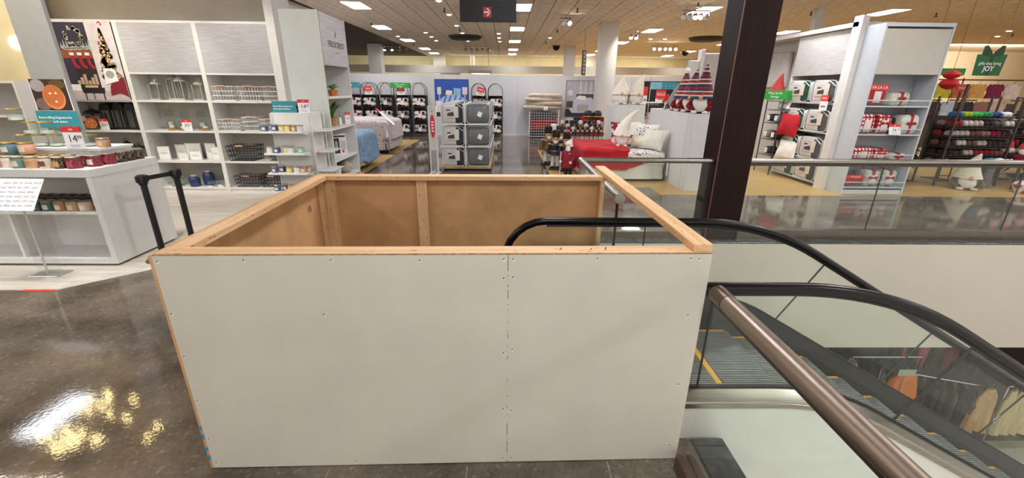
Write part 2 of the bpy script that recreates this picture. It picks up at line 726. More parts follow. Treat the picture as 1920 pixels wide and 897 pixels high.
# ================================================================== SETTING
def floor_material():
    m = mat('polished_concrete', '7b7064', .05, vary=.2, scale=1.3, detail=9, col2='4b4239', lo=.38, hi=.64, spec=.5)
    nt = m.node_tree
    N, L = nt.nodes, nt.links
    b = N['Principled BSDF']
    old = b.inputs['Base Color'].links[0].from_socket
    tc = N.new('ShaderNodeTexCoord')
    vo = N.new('ShaderNodeTexVoronoi')
    vo.inputs['Scale'].default_value = 60
    vo.inputs['Randomness'].default_value = 1
    L.new(tc.outputs['Object'], vo.inputs['Vector'])
    rp = N.new('ShaderNodeValToRGB')                     # aggregate: pale and dark chips
    rp.color_ramp.interpolation = 'CONSTANT'
    el = rp.color_ramp.elements
    for k in range(3):
        el.new(.5)
    for i, (p, v) in enumerate(((0, .72), (.25, 1.), (.6, .85), (.86, 1.2), (.965, 1.9))):
        el[i].position = p
        el[i].color = (v, v * .98, v * .95, 1)
    sp = N.new('ShaderNodeSeparateColor')
    L.new(vo.outputs['Color'], sp.inputs[0])
    L.new(sp.outputs[0], rp.inputs['Fac'])
    mx = N.new('ShaderNodeMix')
    mx.data_type, mx.blend_type = 'RGBA', 'MULTIPLY'
    mx.inputs[0].default_value = .55
    L.new(old, mx.inputs[6])
    L.new(rp.outputs['Color'], mx.inputs[7])
    L.new(mx.outputs[2], b.inputs['Base Color'])
    nz = N.new('ShaderNodeTexNoise')
    nz.inputs['Scale'].default_value = 45
    nz.inputs['Detail'].default_value = 3
    L.new(tc.outputs['Object'], nz.inputs['Vector'])
    bp = N.new('ShaderNodeBump')
    bp.inputs['Strength'].default_value = .07
    bp.inputs['Distance'].default_value = .004
    L.new(nz.outputs['Fac'], bp.inputs['Height'])
    L.new(bp.outputs['Normal'], b.inputs['Normal'])
    return m


CONC = floor_material()
PLANKW = mat('whitewashed_planks', 'd6d0c4', .3, vary=.08, scale=1.2, stretch=(1, 14, 1), col2='b7afa1')
PLANKY = mat('honey_vinyl_wood', 'c9a566', .3, vary=.1, scale=1.4, stretch=(1, 8, 1), col2='b28c4e')
DARKT = mat('black_slate_tile', '4a4d4b', .22, vary=.3, scale=9, detail=6, bump=.15)

# floor slab: an L round the escalator well
f = MB()
f.bb(-15, -7, -.3, 1.06, 34, 0)
f.bb(1.06, 5.505, -.3, 34, 34, -.0115).bb(1.06, 5.635, -.0115, 34, 34, 0)
floor = struct('floor', f, CONC)
# whitewashed plank floor of the left department, its edge running from the camera side to the box
WP = [(-15, 3.82), (-4.42, 3.82), (-3.9, 4.31), (-3.45, 6.3), (-3.0, 8.35), (-15, 8.35)]
z = .004
pl = MB().prism(WP, 'z', 0, z).build('plank_base', mat('plank_joint', 'c6beb1', .35), floor, smooth=0)
y = 3.83
row = 0
rnd = random.Random(3)


def wp_right(yv):
    for (xa, ya), (xb, yb) in zip(WP[1:4], WP[2:5]):
        if ya <= yv <= yb:
            return xa + (xb - xa) * (yv - ya) / (yb - ya)
    return -4.42


while y < 8.2:
    xr = min(wp_right(y), wp_right(y + .195)) - .005
    x = -9.6 + rnd.random()
    while x < xr - .02:
        x2 = min(x + 1.2, xr)
        MB().bb(x + .002, y + .002, z, x2 - .002, y + .193, z + .003).build('floor_plank', PLANKW, floor, smooth=0)
        x = x2
    y += .195
    row += 1
# honey coloured vinyl under the bedding and gift displays
v = MB()
v.bb(3.0, 7.98, 0, 34, 34, .004)
v.bb(1.05, 8.6, 0, 3.0, 14.2, .004)
v.build('vinyl_wood', PLANKY, floor, smooth=0)
MB().bb(-6, 8.5, 0, -3.32, 16.8, .004).build('vinyl_wood', PLANKY, floor, smooth=0)
MB().bb(-4.73, 3.795, 0, -4.42, 3.835, .006).build('floor_marker_tape', mat('red_tape', 'd2452c', .5), floor, smooth=0)

# black edge tiles outside the glass
for k in range(10):
    yy = 1.865 - .3 * k
    MB().rbox(1.085, yy + .004, -.01, 1.27, min(1.918, yy + .296), .012, .003).build('slate_tile', DARKT, floor, smooth=0)
MB().bb(1.06, -7, -.3, 1.275, 1.92, 0).build('well_edge', mat('tile_grout', '77756f', .8), floor, smooth=0)
for k in range(38):
    xx = 1.05 + .34 * k
    MB().rbox(xx + .003, 5.27, -.01, xx + .337, 5.63, .010, .003).build('slate_tile', DARKT, floor, smooth=0)
MB().bb(1.06, 5.275, -.011, 14.5, 5.63, -.001).build('well_edge', MATS['tile_grout'], floor, smooth=0)

# drywall fascia round the well
FASC = mat('well_drywall', 'c6bfb0', .8, vary=.02, scale=.8)
struct('wall_well_far', MB().bb(1.0, 5.26, -1.62, 16, 5.5, -.012), FASC)
struct('wall_well_left', MB().bb(.82, 3.35, -1.62, 1.0, 5.5, -.3), FASC)

# lower sales floor
LOWC = mat('lower_floor_carpet', '6a6055', .9, vary=.12, scale=12)
lowf = struct('floor_lower', MB().bb(-6, -6, -5.1, 22, 18, -4.9), LOWC)
MB().bb(-6, -6, -4.9, 22, 6.55, -4.892).build('pale_tile_aisle', mat('lower_tile', 'ddd8cc', .25, vary=.04), lowf, smooth=0)
MB().bb(-6, 6.55, -4.9, 22, 6.75, -4.89).build('aisle_border', mat('aisle_border', 'b8ae9a', .4), lowf, smooth=0)
struct('wall_lower', MB().bb(-6, 13.0, -4.9, 22, 13.2, -1.9), mat('lower_wall', '5a524c', .8))
struct('ceiling_lower', MB().bb(1.0, 5.5, -1.74, 22, 18, -1.64), mat('lower_ceiling', '6d675f', .85))

# walls
struct('wall_left_department', MB().bb(-15, 8.36, 0, -3.86, 8.5, 4.15), mat('wall_paint_taupe', 'a8a39b', .7, vary=.02))
struct('trim_1', MB().bb(-3.985, 7.88, 0, -3.845, 8.5, 4.15), WHITE)
struct('wall_left', MB().bb(-6.15, 8.5, 0, -6.0, 17.4, 4.15), WALLP)
struct('wall_left_end', MB().bb(-15, -7, 0, -14.8, 8.4, 4.15), CREAM)
struct('wall_alcove', MB().bb(-15, 7.9, 0, -7.8, 8.0, 4.15), CREAM)
part = struct('wall_back', MB().bb(-6.6, 18.62, 0, 12.5, 18.85, 2.42), LAV)
MB().bb(-6.6, 18.6, 0, 12.5, 18.62, .07).build('base_strip', WHITE, part, smooth=0)
for xx in (-1.98, -1.62, .5, 3.0, 5.2, 7.4):
    MB().bb(xx, 18.616, .07, xx + .008, 18.62, 2.42).build('panel_joint', mat('joint_grey', '9c9da6', .8), part, smooth=0)  # thin grey lines mark the panel joints
struct('wall_far', MB().bb(-16, 35.0, 0, 34, 35.2, 4.15), CREAM)
bm = struct('trim_2', MB().bb(-16, 30.0, 2.83, 26, 30.3, 3.28), BEAMG)
for xx, w in ((-5.3, .9), (-2.6, .35), (5.9, .7), (16.8, .8)):
    struct('trim_3', MB().bb(xx, 33.6, 0, xx + w, 34.0, 4.15), BEAMG)
struct('trim_4', MB().bb(-4.3, 30.0, 2.3, -3.0, 30.2, 2.83), mat('louvre_grey', '8b8271', .6))
struct('wall_right', MB().bb(14.5, 26.0, 0, 34, 26.2, 4.15), CREAM2)
struct('wall_right_return', MB().bb(33.8, 5, 0, 34, 34, 4.15), CREAM2)
# support columns
WCOL = mat('column_paint', 'cfcac4', .55, vary=.02)
c1 = struct('pillar_white', MB().rbox(3.36, 16.4, 0, 3.96, 17.0, 4.15, .01), WCOL)
MB().bb(3.33, 16.37, 4.1, 3.99, 17.03, 4.15).build('pillar_cap', WCOL, c1, smooth=0)
MB().bb(3.34, 16.38, 0, 3.98, 17.02, .12).build('pillar_base', WCOL, c1, smooth=0)
MB().bb(3.80, 16.385, 1.15, 3.87, 16.4, 1.27).build('outlet_plate', WHITE, c1, smooth=0)
struct('pillar_far', MB().rbox(-7.6, 25.5, 0, -6.9, 26.2, 4.15, .01), WCOL)
struct('pillar_far', MB().rbox(3.28, 25.5, 0, 3.86, 26.1, 4.15, .01), WCOL)
# dark mahogany clad pillar by the railing
MAHO = mat('mahogany_veneer', '22100c', .5, vary=.16, scale=3, stretch=(14, 14, .6), spec=.12)
pb = struct('pillar_mahogany', MB().rbox(2.70, 5.38, 0, 3.14, 5.80, 4.15, .005), MAHO)
MB().bb(2.694, 5.374, 0, 2.704, 5.384, 4.15).build('edge_highlight', mat('mahogany_highlight', '6a4038', .3), pb, smooth=0)  # corner highlight painted as a lighter strip

# ------------------------------------------------------------------ ceiling: grid of tiles with troffers let in
CEILT = mat('ceiling_tile', 'e2d4c3', .85, vary=.08, scale=6, bump=.15)
CEILG = mat('ceiling_grid_dark', '3a2f26', .9)  # dark joint colour between the tiles
ceil = struct('ceiling', MB().bb(-15, -7, 4.162, 34, 35.2, 4.3), CEILG)
TS = .6
TROFF = [(-4.35, 13.95)]
for yy in (18.75, 23.55, 28.35, 31.95):
    TROFF.append((-4.95, yy))
for yy in (-5.25, -.45, 4.35, 9.15, 13.95, 18.75, 23.55, 28.35, 31.95):
    for xx in (.45, 5.85, 11.25):
        TROFF.append((xx, yy))
TROFF += [(-4.95, 9.15), (-4.95, 4.35), (-4.95, -.45), (-4.95, -5.25), (-9.75, 1.95), (16.65, 9.15), (16.65, 4.35), (16.65, -.45), (16.65, 23.55)]
used = set()
for (tx, ty) in TROFF:
    i = round((tx - .45) / TS)
    for yy in (ty - .3, ty + .3):
        used.add((i, round((yy - 13.65) / TS)))
tile0 = MB().rbox(-.289, -.289, 4.14, .289, .289, 4.165, .004)
tiles = []
for i in range(-24, 54):
    for j in range(-32, 36):
        xx, yy = .45 + TS * i, 13.65 + TS * j
        if (i, j) in used or yy > 34.9 or xx > 33.6:
            continue
        if xx < -6 and yy > 8.2:
            continue
        vis = yy > 12.2 and -.56 * yy - .5 < xx < 1.2 * yy + 2
        d = sqrt(xx * xx + yy * yy) if vis else 1e3 + yy
        tiles.append((d, xx, yy))
tiles.sort()
first = None
rest = MB()
for n, (d, xx, yy) in enumerate(tiles):
    if n < 300:
        if first is None:
            first = tile0.build('ceiling_tile', CEILT, ceil, (xx, yy, 0), smooth=0)
        else:
            o = first.copy()
            COL.objects.link(o)
            adopt(o, ceil)
            o.location = (xx, yy, 0)
    else:
        rest.bb(xx - .289, yy - .289, 4.142, xx + .289, yy + .289, 4.163)
tag(rest.build('ceiling_tiles_beyond', CEILT, ceil, smooth=0), kind='stuff')

DIFF = emit('troffer_diffuser', 'f4f7ff', TROFFER_POWER)
CANE = emit('downlight_lens', 'fff0d8', CAN_POWER)
SPOTE = emit('track_bulb', 'fff2dc', 40)
t0 = thing('ceiling_troffer', '', 'ceiling light', (0, 0, 4.15), 0, 'fluorescent troffers')
MB().bb(-.27, -.57, -.004, .27, .57, 0).build('diffuser', DIFF, t0, smooth=0)
fr = MB()
fr.bb(-.3, -.6, -.014, -.27, .6, .01).bb(.27, -.6, -.014, .3, .6, .01).bb(-.27, -.6, -.014, .27, -.57, .01).bb(-.27, .57, -.014, .27, .6, .01)
fr.build('frame', WHITE, t0, smooth=0)
cols = {-4.35: 'over the left beds', -4.95: 'over the left beds', .45: 'in the middle row', 5.85: 'in the row right of the white column',
        11.25: 'in the row behind the mahogany pillar'}
rows = {13.95: 'nearest', 18.75: 'second nearest', 23.55: 'third nearest', 28.35: 'fourth nearest', 31.95: 'farthest'}
for n, (tx, ty) in enumerate(TROFF):
    lb = 'long white ceiling light, %s %s' % (rows.get(ty, 'overhead'), cols.get(tx, 'far right'))
    if ty not in rows:
        lb = 'long white ceiling light %s, %s' % ({9.15: 'above the railing walkway', 4.35: 'above the escalator opening', -.45: 'above the viewer',
                                                            -5.25: 'behind the viewer'}.get(ty, 'above the left aisle'), cols.get(tx, '%s' % ('far left' if tx < 0 else 'far right')))
    if n == 0:
        t0.location = (tx, ty, 4.15)
        t0['label'] = lb
    else:
        dup(t0, (tx, ty, 4.15), label=lb)

c0 = None
CANS = [(-1.82, 13.01), (-1.83, 15.29), (-1.87, 17.86), (-3.44, 20.12), (-3.45, 21.71), (-3.5, 23.45), (-4.99, 21.66), (-1.87, 20.15),
        (-1.89, 23.39), (-.31, 20.17), (-.32, 21.8), (-.31, 23.46), (2.03, 21.54), (6.68, 21.46), (7.32, 21.39), (18.9, 17.37),
        (20.27, 19.0), (22.48, 19.4)]
CANL = ['nearest, left of the hanging black sign', 'second nearest, left of the hanging black sign', 'third nearest, below the black sign edge',
        'nearest of three left of the round diffuser', 'middle of three left of the round diffuser', 'farthest of three left of the round diffuser',
        'farther left beside a troffer', 'just in front of the round diffuser', 'just behind the round diffuser',
        'nearest of three below the black sign', 'middle of three below the black sign', 'farthest of three below the black sign',
        'between middle troffers and the white column', 'left of two above the bright track', 'right of two above the bright track',
        'nearest of three by the exit sign', 'middle of three by the exit sign', 'farthest of three by the exit sign']
for (cx, cy), lb in zip(CANS, CANL):
    lb = 'small round recessed downlight, ' + lb
    if c0 is None:
        c0 = thing('downlight', lb, 'ceiling light', (cx, cy, 4.14), 0, 'recessed downlights')
        MB().lathe([(.082, -.014), (.115, -.014), (.12, 0), (.082, .004)], n=20).build('trim_ring', WHITE, c0)
        MB().lathe([(0, -.035), (.05, -.03), (.082, -.012)], n=20).build('lens', CANE, c0)
    else:
        dup(c0, (cx, cy, 4.14), label=lb)

SPR = [(-1.83, 14.14), (-1.83, 18.61), (-1.81, 22.9), (-4.92, 17.3), (-4.98, 25.11), (2.08, 13.84), (2.03, 18.55), (2.0, 23.19),
       (5.15, 12.75), (8.97, 13.85), (12.69, 13.83), (19.78, 18.0)]
SPRL = ['left of the hanging black sign', 'just below the hanging black sign', 'behind the round diffuser', 'above the grey brand panel',
        'above the four headed track', 'nearest, right of the black sign', 'second, right of the black sign', 'third, right of the black sign',
        'beside the chrome spot cluster', 'right of the mahogany pillar', 'above the white gift tower', 'beside the green gift sign']
s0 = None
for (cx, cy), lb in zip(SPR, SPRL):
    lb = 'small dark fire sprinkler head, ' + lb
    if s0 is None:
        s0 = thing('sprinkler_head', lb, 'sprinkler', (cx, cy, 4.14), 0, 'ceiling sprinklers')
        MB().cyl((0, 0, -.09), (0, 0, 0), .022, n=8).build('pipe', DKMETAL, s0)
        MB().lathe([(.05, -.12), (.05, -.11), (.018, -.09)], n=10).build('deflector', DKMETAL, s0)
        MB().lathe([(.05, -.006), (.055, 0)], n=12).build('escutcheon', WHITE, s0)
    else:
        dup(s0, (cx, cy, 4.14), label=lb)

d0 = thing('round_air_diffuser', 'large round grey air diffuser left of the middle troffers', 'vent', (-1.86, 21.4, 4.14), 0, 'round air diffusers')
for k, r in enumerate((.75, .58, .42, .26)):
    MB().lathe([(r - .1, -.14 + .02 * k), (r, -.06), (r + .02, 0)], n=28).build('ring', mat('diffuser_metal', '6a6157', .6, .2) if k % 2 else mat('diffuser_dark', '2e2924', .7), d0)  # every other ring in a darker tone
MB().lathe([(0, -.06), (.14, -.06), (.18, -.02)], n=20).build('hub', mat('diffuser_metal', '6a6157', .6, .2), d0)
dup(d0, (8.98, 20.8, 4.14), label='large round grey air diffuser left of the mahogany pillar')

for (cx, cy), lb in (((2.76, 25.4), 'black dome camera beside the farther grey column'), ((11.0, 28.2), 'black dome camera beside the fourth troffer by the pillar')):
    o = thing('dome_camera', lb, 'security camera', (cx, cy, 4.14))
    MB().lathe([(.0, -.26), (.1, -.235), (.17, -.16), (.2, -.06)], n=20).build('dome', BLACKR, o)
    MB().lathe([(.2, -.06), (.22, -.05), (.22, 0)], n=20).build('housing', BLACK, o)


def track(name_label, p0, p1, heads, aim, lit=None, drop=.04, white=False):
    a, b = Vector(p0), Vector(p1)
    o = thing('track_light', name_label, 'track light', tuple((a + b) / 2))
    d = b - a
    mid = (a + b) / 2
    rail = MB().tube([a - mid, b - mid], .02, 6)
    rail.cyl((a - mid) * .7, (a - mid) * .7 + Vector((0, 0, 4.14 - mid.z)), .008, n=6)
    rail.cyl((b - mid) * .7, (b - mid) * .7 + Vector((0, 0, 4.14 - mid.z)), .008, n=6)
    rail.build('rail', CHROME, o)
    for k in range(heads):
        p = (a - mid) + d * ((k + .5) / heads)
        v = Vector(aim).normalized()
        v = (v + Vector((.12 * (k % 3 - 1), 0, 0))).normalized()
        q = p + Vector((0, 0, -.11))
        h = MB().cyl(p, q, .01, n=6)
        h.tube([q - v * .07, q - v * .03, q + v * .07, q + v * .1], [.03, .055, .075, .075], 12)
        ho = h.build('lamp_head', CHROME, o)
        if lit is None or k in lit:
            MB().tube([q + v * .101, q + v * .106], [.065, .06], 12).build('bulb', SPOTE, ho)
    return o


track('chrome track with four lamp heads above the left pillar', (-6.8, 25.3, 4.0), (-5.2, 25.3, 4.0), 4, (.1, -.5, -.9), (0, 1))
track('chrome track with five lamp heads above the hanging lamp panel', (-2.3, 24.9, 4.0), (-.8, 24.9, 4.0), 5, (0, -.2, -.95), ())
track('cluster of chrome spot heads left of the mahogany pillar', (4.95, 13.3, 4.02), (5.75, 13.3, 4.02), 5, (-.4, -.6, -.7), (2, 3))
track('pair of chrome spot heads right of the white column', (4.85, 18.4, 4.02), (5.25, 18.4, 4.02), 2, (-.1, -.5, -.8), (0, 1))
track('row of five bright spot heads near the far ceiling', (7.4, 23.4, 4.0), (8.75, 23.4, 4.0), 5, (-.25, -.9, -.4))
track('pair of chrome spot heads right of the black sign', (1.75, 15.2, 4.05), (2.1, 15.2, 4.05), 2, (.3, -.8, -.4), (1,))
track('chrome track of lamp heads beside the exit sign', (20.0, 17.6, 3.95), (23.4, 17.6, 3.95), 7, (0, .5, -.8), (2, 4, 6))
# warm spot heads over the left aisle, seen in the polished floor
track('warm track lamps above the left aisle', (-8.6, 4.9, 4.0), (-6.6, 4.9, 4.0), 7, (.8, -.5, -.9))
track('second warm track of lamps above the left aisle', (-8.6, 3.6, 4.0), (-6.8, 3.6, 4.0), 6, (.8, -.5, -.9))

# hanging lamp panel on two rods
o = thing('hanging_lamp_panel', 'brushed metal lamp panel hanging from two rods above the back partition', 'ceiling light', (-1.42, 25.6, 2.75))
MB().rbox(-.66, -.2, -.08, .66, .2, .08, .01).build('housing', STEEL, o, smooth=0)
MB().bb(-.5, -.15, -.09, .5, .15, -.081).build('lens', emit('panel_lens', 'fff4e4', 6), o, smooth=0)
for sx in (-.46, .46):
    MB().cyl((sx, 0, .08), (sx, 0, 1.39), .02, n=8).build('rod', BEAMG, o)

# hanging black direction sign
o = thing('hanging_sign', 'black ceiling sign with white arrow on a red square', 'sign', (-.3, 8.0, 2.97))
MB().rbox(-.475, -.03, 0, .475, .03, .75, .004).build('board', mat('sign_black', '0e0e10', .5), o, smooth=0)
MB().bb(-.085, -.034, .068, .055, -.03, .222).build('red_square', mat('sign_red', 'c4202a', .5), o, smooth=0)
text('ESCALERAS ELÉCTRICAS', mat('sign_dim_letter', '77777a', .6), o, .066, (-.02, -.032, .345))
aw = MB()
aw.bb(-.072, -.037, .132, .03, -.034, .158)
aw.prism([(-.03, .205), (-.005, .205), (.047, .145), (-.005, .085), (-.03, .085), (.015, .145)], 'y', -.037, -.034)
aw.build('arrow', CARD, o, smooth=0)
for sx in (-.4, .4):
    MB().cyl((sx, 0, .75), (sx, 0, 1.18), .006, n=6).build('hanger_wire', DKMETAL, o)
# slim black banner seen edge-on left of the white column
o = thing('narrow_hanging_banner', 'narrow dark banner with pale lettering hanging left of the white column', 'sign', (3.1, 18.2, 2.44), .95)
MB().bb(-.16, -.015, 0, .16, .015, .92).build('panel', mat('banner_dark', '3a3632', .6), o, smooth=0)
pp = Print(o, .32, .92, -.016)
pp.many([rect(.25, .08 + .15 * k, .75, .17 + .15 * k) for k in range(6)], mat('banner_mark', 'b9b2a8', .6), 'banner_marks')
MB().cyl((0, 0, .92), (0, 0, 1.71), .006, n=6).build('hanger_wire', DKMETAL, o)
o = thing('exit_sign', 'small red exit sign on the ceiling at the right edge', 'sign', (20.7, 17.2, 3.6), -.5)
MB().rbox(-.22, -.04, 0, .22, .04, .3, .01).build('housing', mat('exit_housing', '7a2020', .5), o, smooth=0)
MB().bb(-.2, -.045, .02, .2, -.04, .28).build('lit_face', emit('exit_red', 'e0283a', 1.2), o, smooth=0)
text('EXIT', emit('exit_letter', 'ffd8d0', 1.5), o, .2, (0, -.047, .15))
MB().cyl((0, 0, .3), (0, 0, .55), .03, n=8).build('mount', WHITE, o)

# warm bulbs hanging in the left aisle, mirrored in the polished floor
o = thing('bulb_cluster', 'cluster of warm bare bulbs hanging over the left aisle, seen mirrored in the floor', 'chandelier', (0, 0, 4.14))
MB().cyl((-7.2, 5.9, -.03), (-7.2, 5.9, .0), .5, n=24).build('canopy', DKMETAL, o)
BULB = emit('warm_bulb', 'ffdf9a', 45)
for bx_, by_ in ((-7.63, 6.49), (-7.65, 6.26), (-7.45, 6.23), (-7.32, 6.33), (-7.0, 6.14), (-7.37, 6.52), (-7.47, 6.66), (-6.87, 6.5), (-6.62, 6.04), (-7.7, 5.73),
                 (-7.63, 5.59), (-7.51, 5.63), (-7.44, 5.78), (-7.23, 5.68), (-7.19, 5.52), (-7.01, 5.45), (-7.23, 5.38), (-7.1, 5.36), (-7.08, 5.71),
                 (-7.0, 5.54), (-6.72, 5.52), (-6.69, 5.59), (-5.89, 5.58), (-5.94, 5.84)):
    MB().ell((bx_, by_, -.54), (.03, .03, .036), n=10, m=7).build('bulb', BULB, o)
    MB().cyl((bx_, by_, -.49), (-7.2 + (bx_ + 7.2) * .6, 5.9 + (by_ - 5.9) * .6, -.02), .005, n=5).build('cord', BLACK, o)
o = dup(t0, (-8.6, 6.67, 4.12), label='softer long white light over the left aisle, mirrored bottom left in the floor',
        mats={'diffuser': emit('soft_diffuser', 'f4f7ff', 9)})
o = thing('wall_lamp', 'small round white lamp on the cream wall at the left edge', 'wall lamp', (-8.18, 7.895, 2.55))
MB().at((0, 0, 0), rx=pi / 2).lathe([(0, .05), (.09, .05), (.11, .03), (.11, 0)], n=18).build('lens', emit('wall_lamp_lens', 'fff0d0', 3), o)
# straight joints in the concrete in front of the enclosure
jm = mat('floor_joint', '8f8578', .6)
for (a, b, c, d) in ((-.95, 1.652, .9, 1.657), (-.93, 1.657, -.926, 1.74), (-.2, 1.657, -.196, 1.74), (.56, 1.657, .565, 1.77), (.566, 1.4, .57, 1.652)):
    MB().bb(a, b, 0, c, d, .0008).build('floor_joint', jm, floor, smooth=0)

# ================================================================== TIMBER ENCLOSURE
MDF = mat('raw_fibreboard', 'c79a68', .8, vary=.1, scale=3)
MDFE = mat('fibreboard_sawn_edge', '9c7e55', .95, vary=.3, scale=60, detail=6, bump=.6)
BPAINT = mat('board_paint_warm_white', 'cbc5b6', .55, vary=.03, scale=2)
bx = thing('timber_enclosure', 'white painted fibreboard enclosure with bare timber top rails beside the escalator', 'barrier',
           (-1.54, 1.735, 0), radians(1.15))
W_, D_, T_ = 2.49, 1.87, 1.22
for (a, b) in ((0, 1.5545), (1.5555, 2.488)):
    p = MB().bb(a, 0, .004, b, .014, T_ - .002).build('front_panel', MDFE, bx, smooth=0)
    MB().bb(a + .0012, -.0015, .006, b - .0012, 0, T_ - .004).build('painted_face', BPAINT, p, smooth=0)
fill = MB()
rr = random.Random(4)
zz = .02
while zz < 1.19:
    h = .01 + rr.random() * .05
    if rr.random() < .8:
        fill.bb(1.5525, -.0012, zz, 1.5575, .004, zz + h)
    zz += h + rr.random() * .02
fill.build('seam_filler', mat('filler_white', 'cfc9bb', .8), bx, smooth=0)
p = MB().bb(-.014, .0, .004, 0, D_, T_ - .002).build('left_panel', MDF, bx, smooth=0)
MB().bb(-.0155, .003, .006, -.014, D_ - .003, T_ - .004).build('painted_face', BPAINT, p, smooth=0)
for (a, b) in ((0, .855), (.857, 2.43)):
    p = MB().bb(a, D_ - .014, .004, b, D_, T_ - .002).build('back_panel', MDF, bx, smooth=0)
    MB().bb(a + .003, D_, .006, b - .003, D_ + .0015, T_ - .004).build('painted_face', BPAINT, p, smooth=0)
MB().rbox(0, .0145, T_ - .038, W_, .103, T_, .003).build('front_rail', WOODX, bx, smooth=0)
MB().rbox(.0005, .104, T_ - .038, .0895, D_ - .104, T_, .003).build('left_rail', WOODY, bx, smooth=0)
MB().rbox(0, D_ - .103, T_ - .038, W_ - .06, D_ - .0145, T_, .003).build('back_rail', WOODX, bx, smooth=0)
MB().rbox(2.402, .015, T_ + .0005, 2.491, 2.08, T_ + .0385, .003).build('loose_top_beam', WOODY, bx, smooth=0)
for (x0, y0, x1, y1) in ((.0005, D_ - .103, .0385, D_ - .0145), (.0395, D_ - .053, .128, D_ - .0145), (.815, D_ - .053, .904, D_ - .0145),
                         (2.386, D_ - .103, 2.424, D_ - .0145), (.0005, .0145, .0385, .103), (1.51, .0145, 1.60, .0525), (2.44, .0145, 2.478, .103)):
    MB().rbox(x0, y0, .002, x1, y1, T_ - .0385, .003).build('stud', WOODZ, bx, smooth=0)
MB().rbox(.0005, .104, .002, .0385, D_ - .104, .04, .003).build('bottom_plate', WOODY, bx, smooth=0)
MB().rbox(.129, D_ - .053, .002, .814, D_ - .0145, .04, .003).build('bottom_plate', WOODX, bx, smooth=0)
# screws countersunk through the painted faces, the crescents of lifted paint included
SCRM = mat('screw_head', '8d8a82', .4, .7)
SCRW = mat('lifted_paint', 'f2efe6', .6)
spots = [(.02, T_ - .03), (.39, T_ - .025), (.77, T_ - .025), (1.16, T_ - .03), (1.535, T_ - .025), (1.578, T_ - .025), (1.535, 1.10), (1.578, 1.105),
         (1.96, T_ - .025), (2.39, T_ - .025), (2.43, T_ - .028), (.015, .93), (.016, .70), (.018, .44), (.02, .2), (.022, .04), (1.535, .70), (1.578, .72),
         (1.535, .36), (1.578, .35), (1.535, .03), (1.58, .03), (2.42, .9), (2.43, .5), (2.44, .1), (.75, .03), (.7, .92)]
for (sx, sz) in spots:
    o = MB().at((sx, -.0015, sz), rx=pi / 2).lathe([(0, .0008), (.0042, .001), (.0052, 0)], n=10).build('screw', SCRM, bx)
    MB().at((sx + .001, -.0015, sz - .003), rx=pi / 2).lathe([(0, .0006), (.005, .0006), (.007, 0)], n=10).build('lifted_paint', SCRW, o)
# scraps of blue tape on the cut corner, pencilled number inside, stamps on the front rail
BTAPE = mat('blue_tape', '3f87a8', .7)
for sz, h in ((.06, .03), (.12, .025), (.2, .03), (.26, .02)):
    MB().bb(-.016, -.002, sz, -.001, .009, sz + h).build('tape_scrap', BTAPE, bx, smooth=0)
text('18', INK, bx, .075, (.0008, D_ - .3, .985), (pi / 2, 0, pi / 2))
gm = MB()
for a, b in ((1.79, .03), (1.93, .022), (2.00, .035)):
    gm.add([(a, .045, T_ + .0006), (a + .006, .045, T_ + .0006), (a + .02, .045 + b, T_ + .0006), (a + .013, .045 + b, T_ + .0006)], [(0, 1, 2, 3)])
gm.build('timber_stamp', mat('stamp_ink', '3b2a20', .7), bx, smooth=0)['kind'] = 'stuff'

# ================================================================== ESCALATOR
EX0, EZC, EA = 1.55, -1.07, radians(30)


def epos(t, z0):
    """point of the balustrade line that starts z0 above the landing: t<=0 level, 0..1 the bend, >1 the 30 degree slope"""
    r = z0 - EZC
    if t <= 0:
        return EX0 + t, z0
    a = EA * min(t, 1)
    x, z = EX0 + r * sin(a), EZC + r * cos(a)
    if t > 1:
        x += (t - 1) * cos(EA)
        z -= (t - 1) * sin(EA)
    return x, z


def sweep(sec, t0, t1, closed=False):
    ts = [t0] + [k / 8 for k in range(0, 9) if t0 < k / 8 < t1] + [t1]
    mb = MB()
    n = len(sec)
    vs = []
    for t in ts:
        for (y, z0) in sec:
            x, z = epos(t, z0)
            vs.append((x, y, z))
    fs = []
    for i in range(len(ts) - 1):
        for k in range(n if closed else n - 1):
            l = (k + 1) % n
            fs.append((i * n + k, (i + 1) * n + k, (i + 1) * n + l, i * n + l))
    if closed:
        fs.append(tuple(range(n)))
        fs.append(tuple((len(ts) - 1) * n + k for k in range(n))[::-1])
    return mb.add(vs, fs)


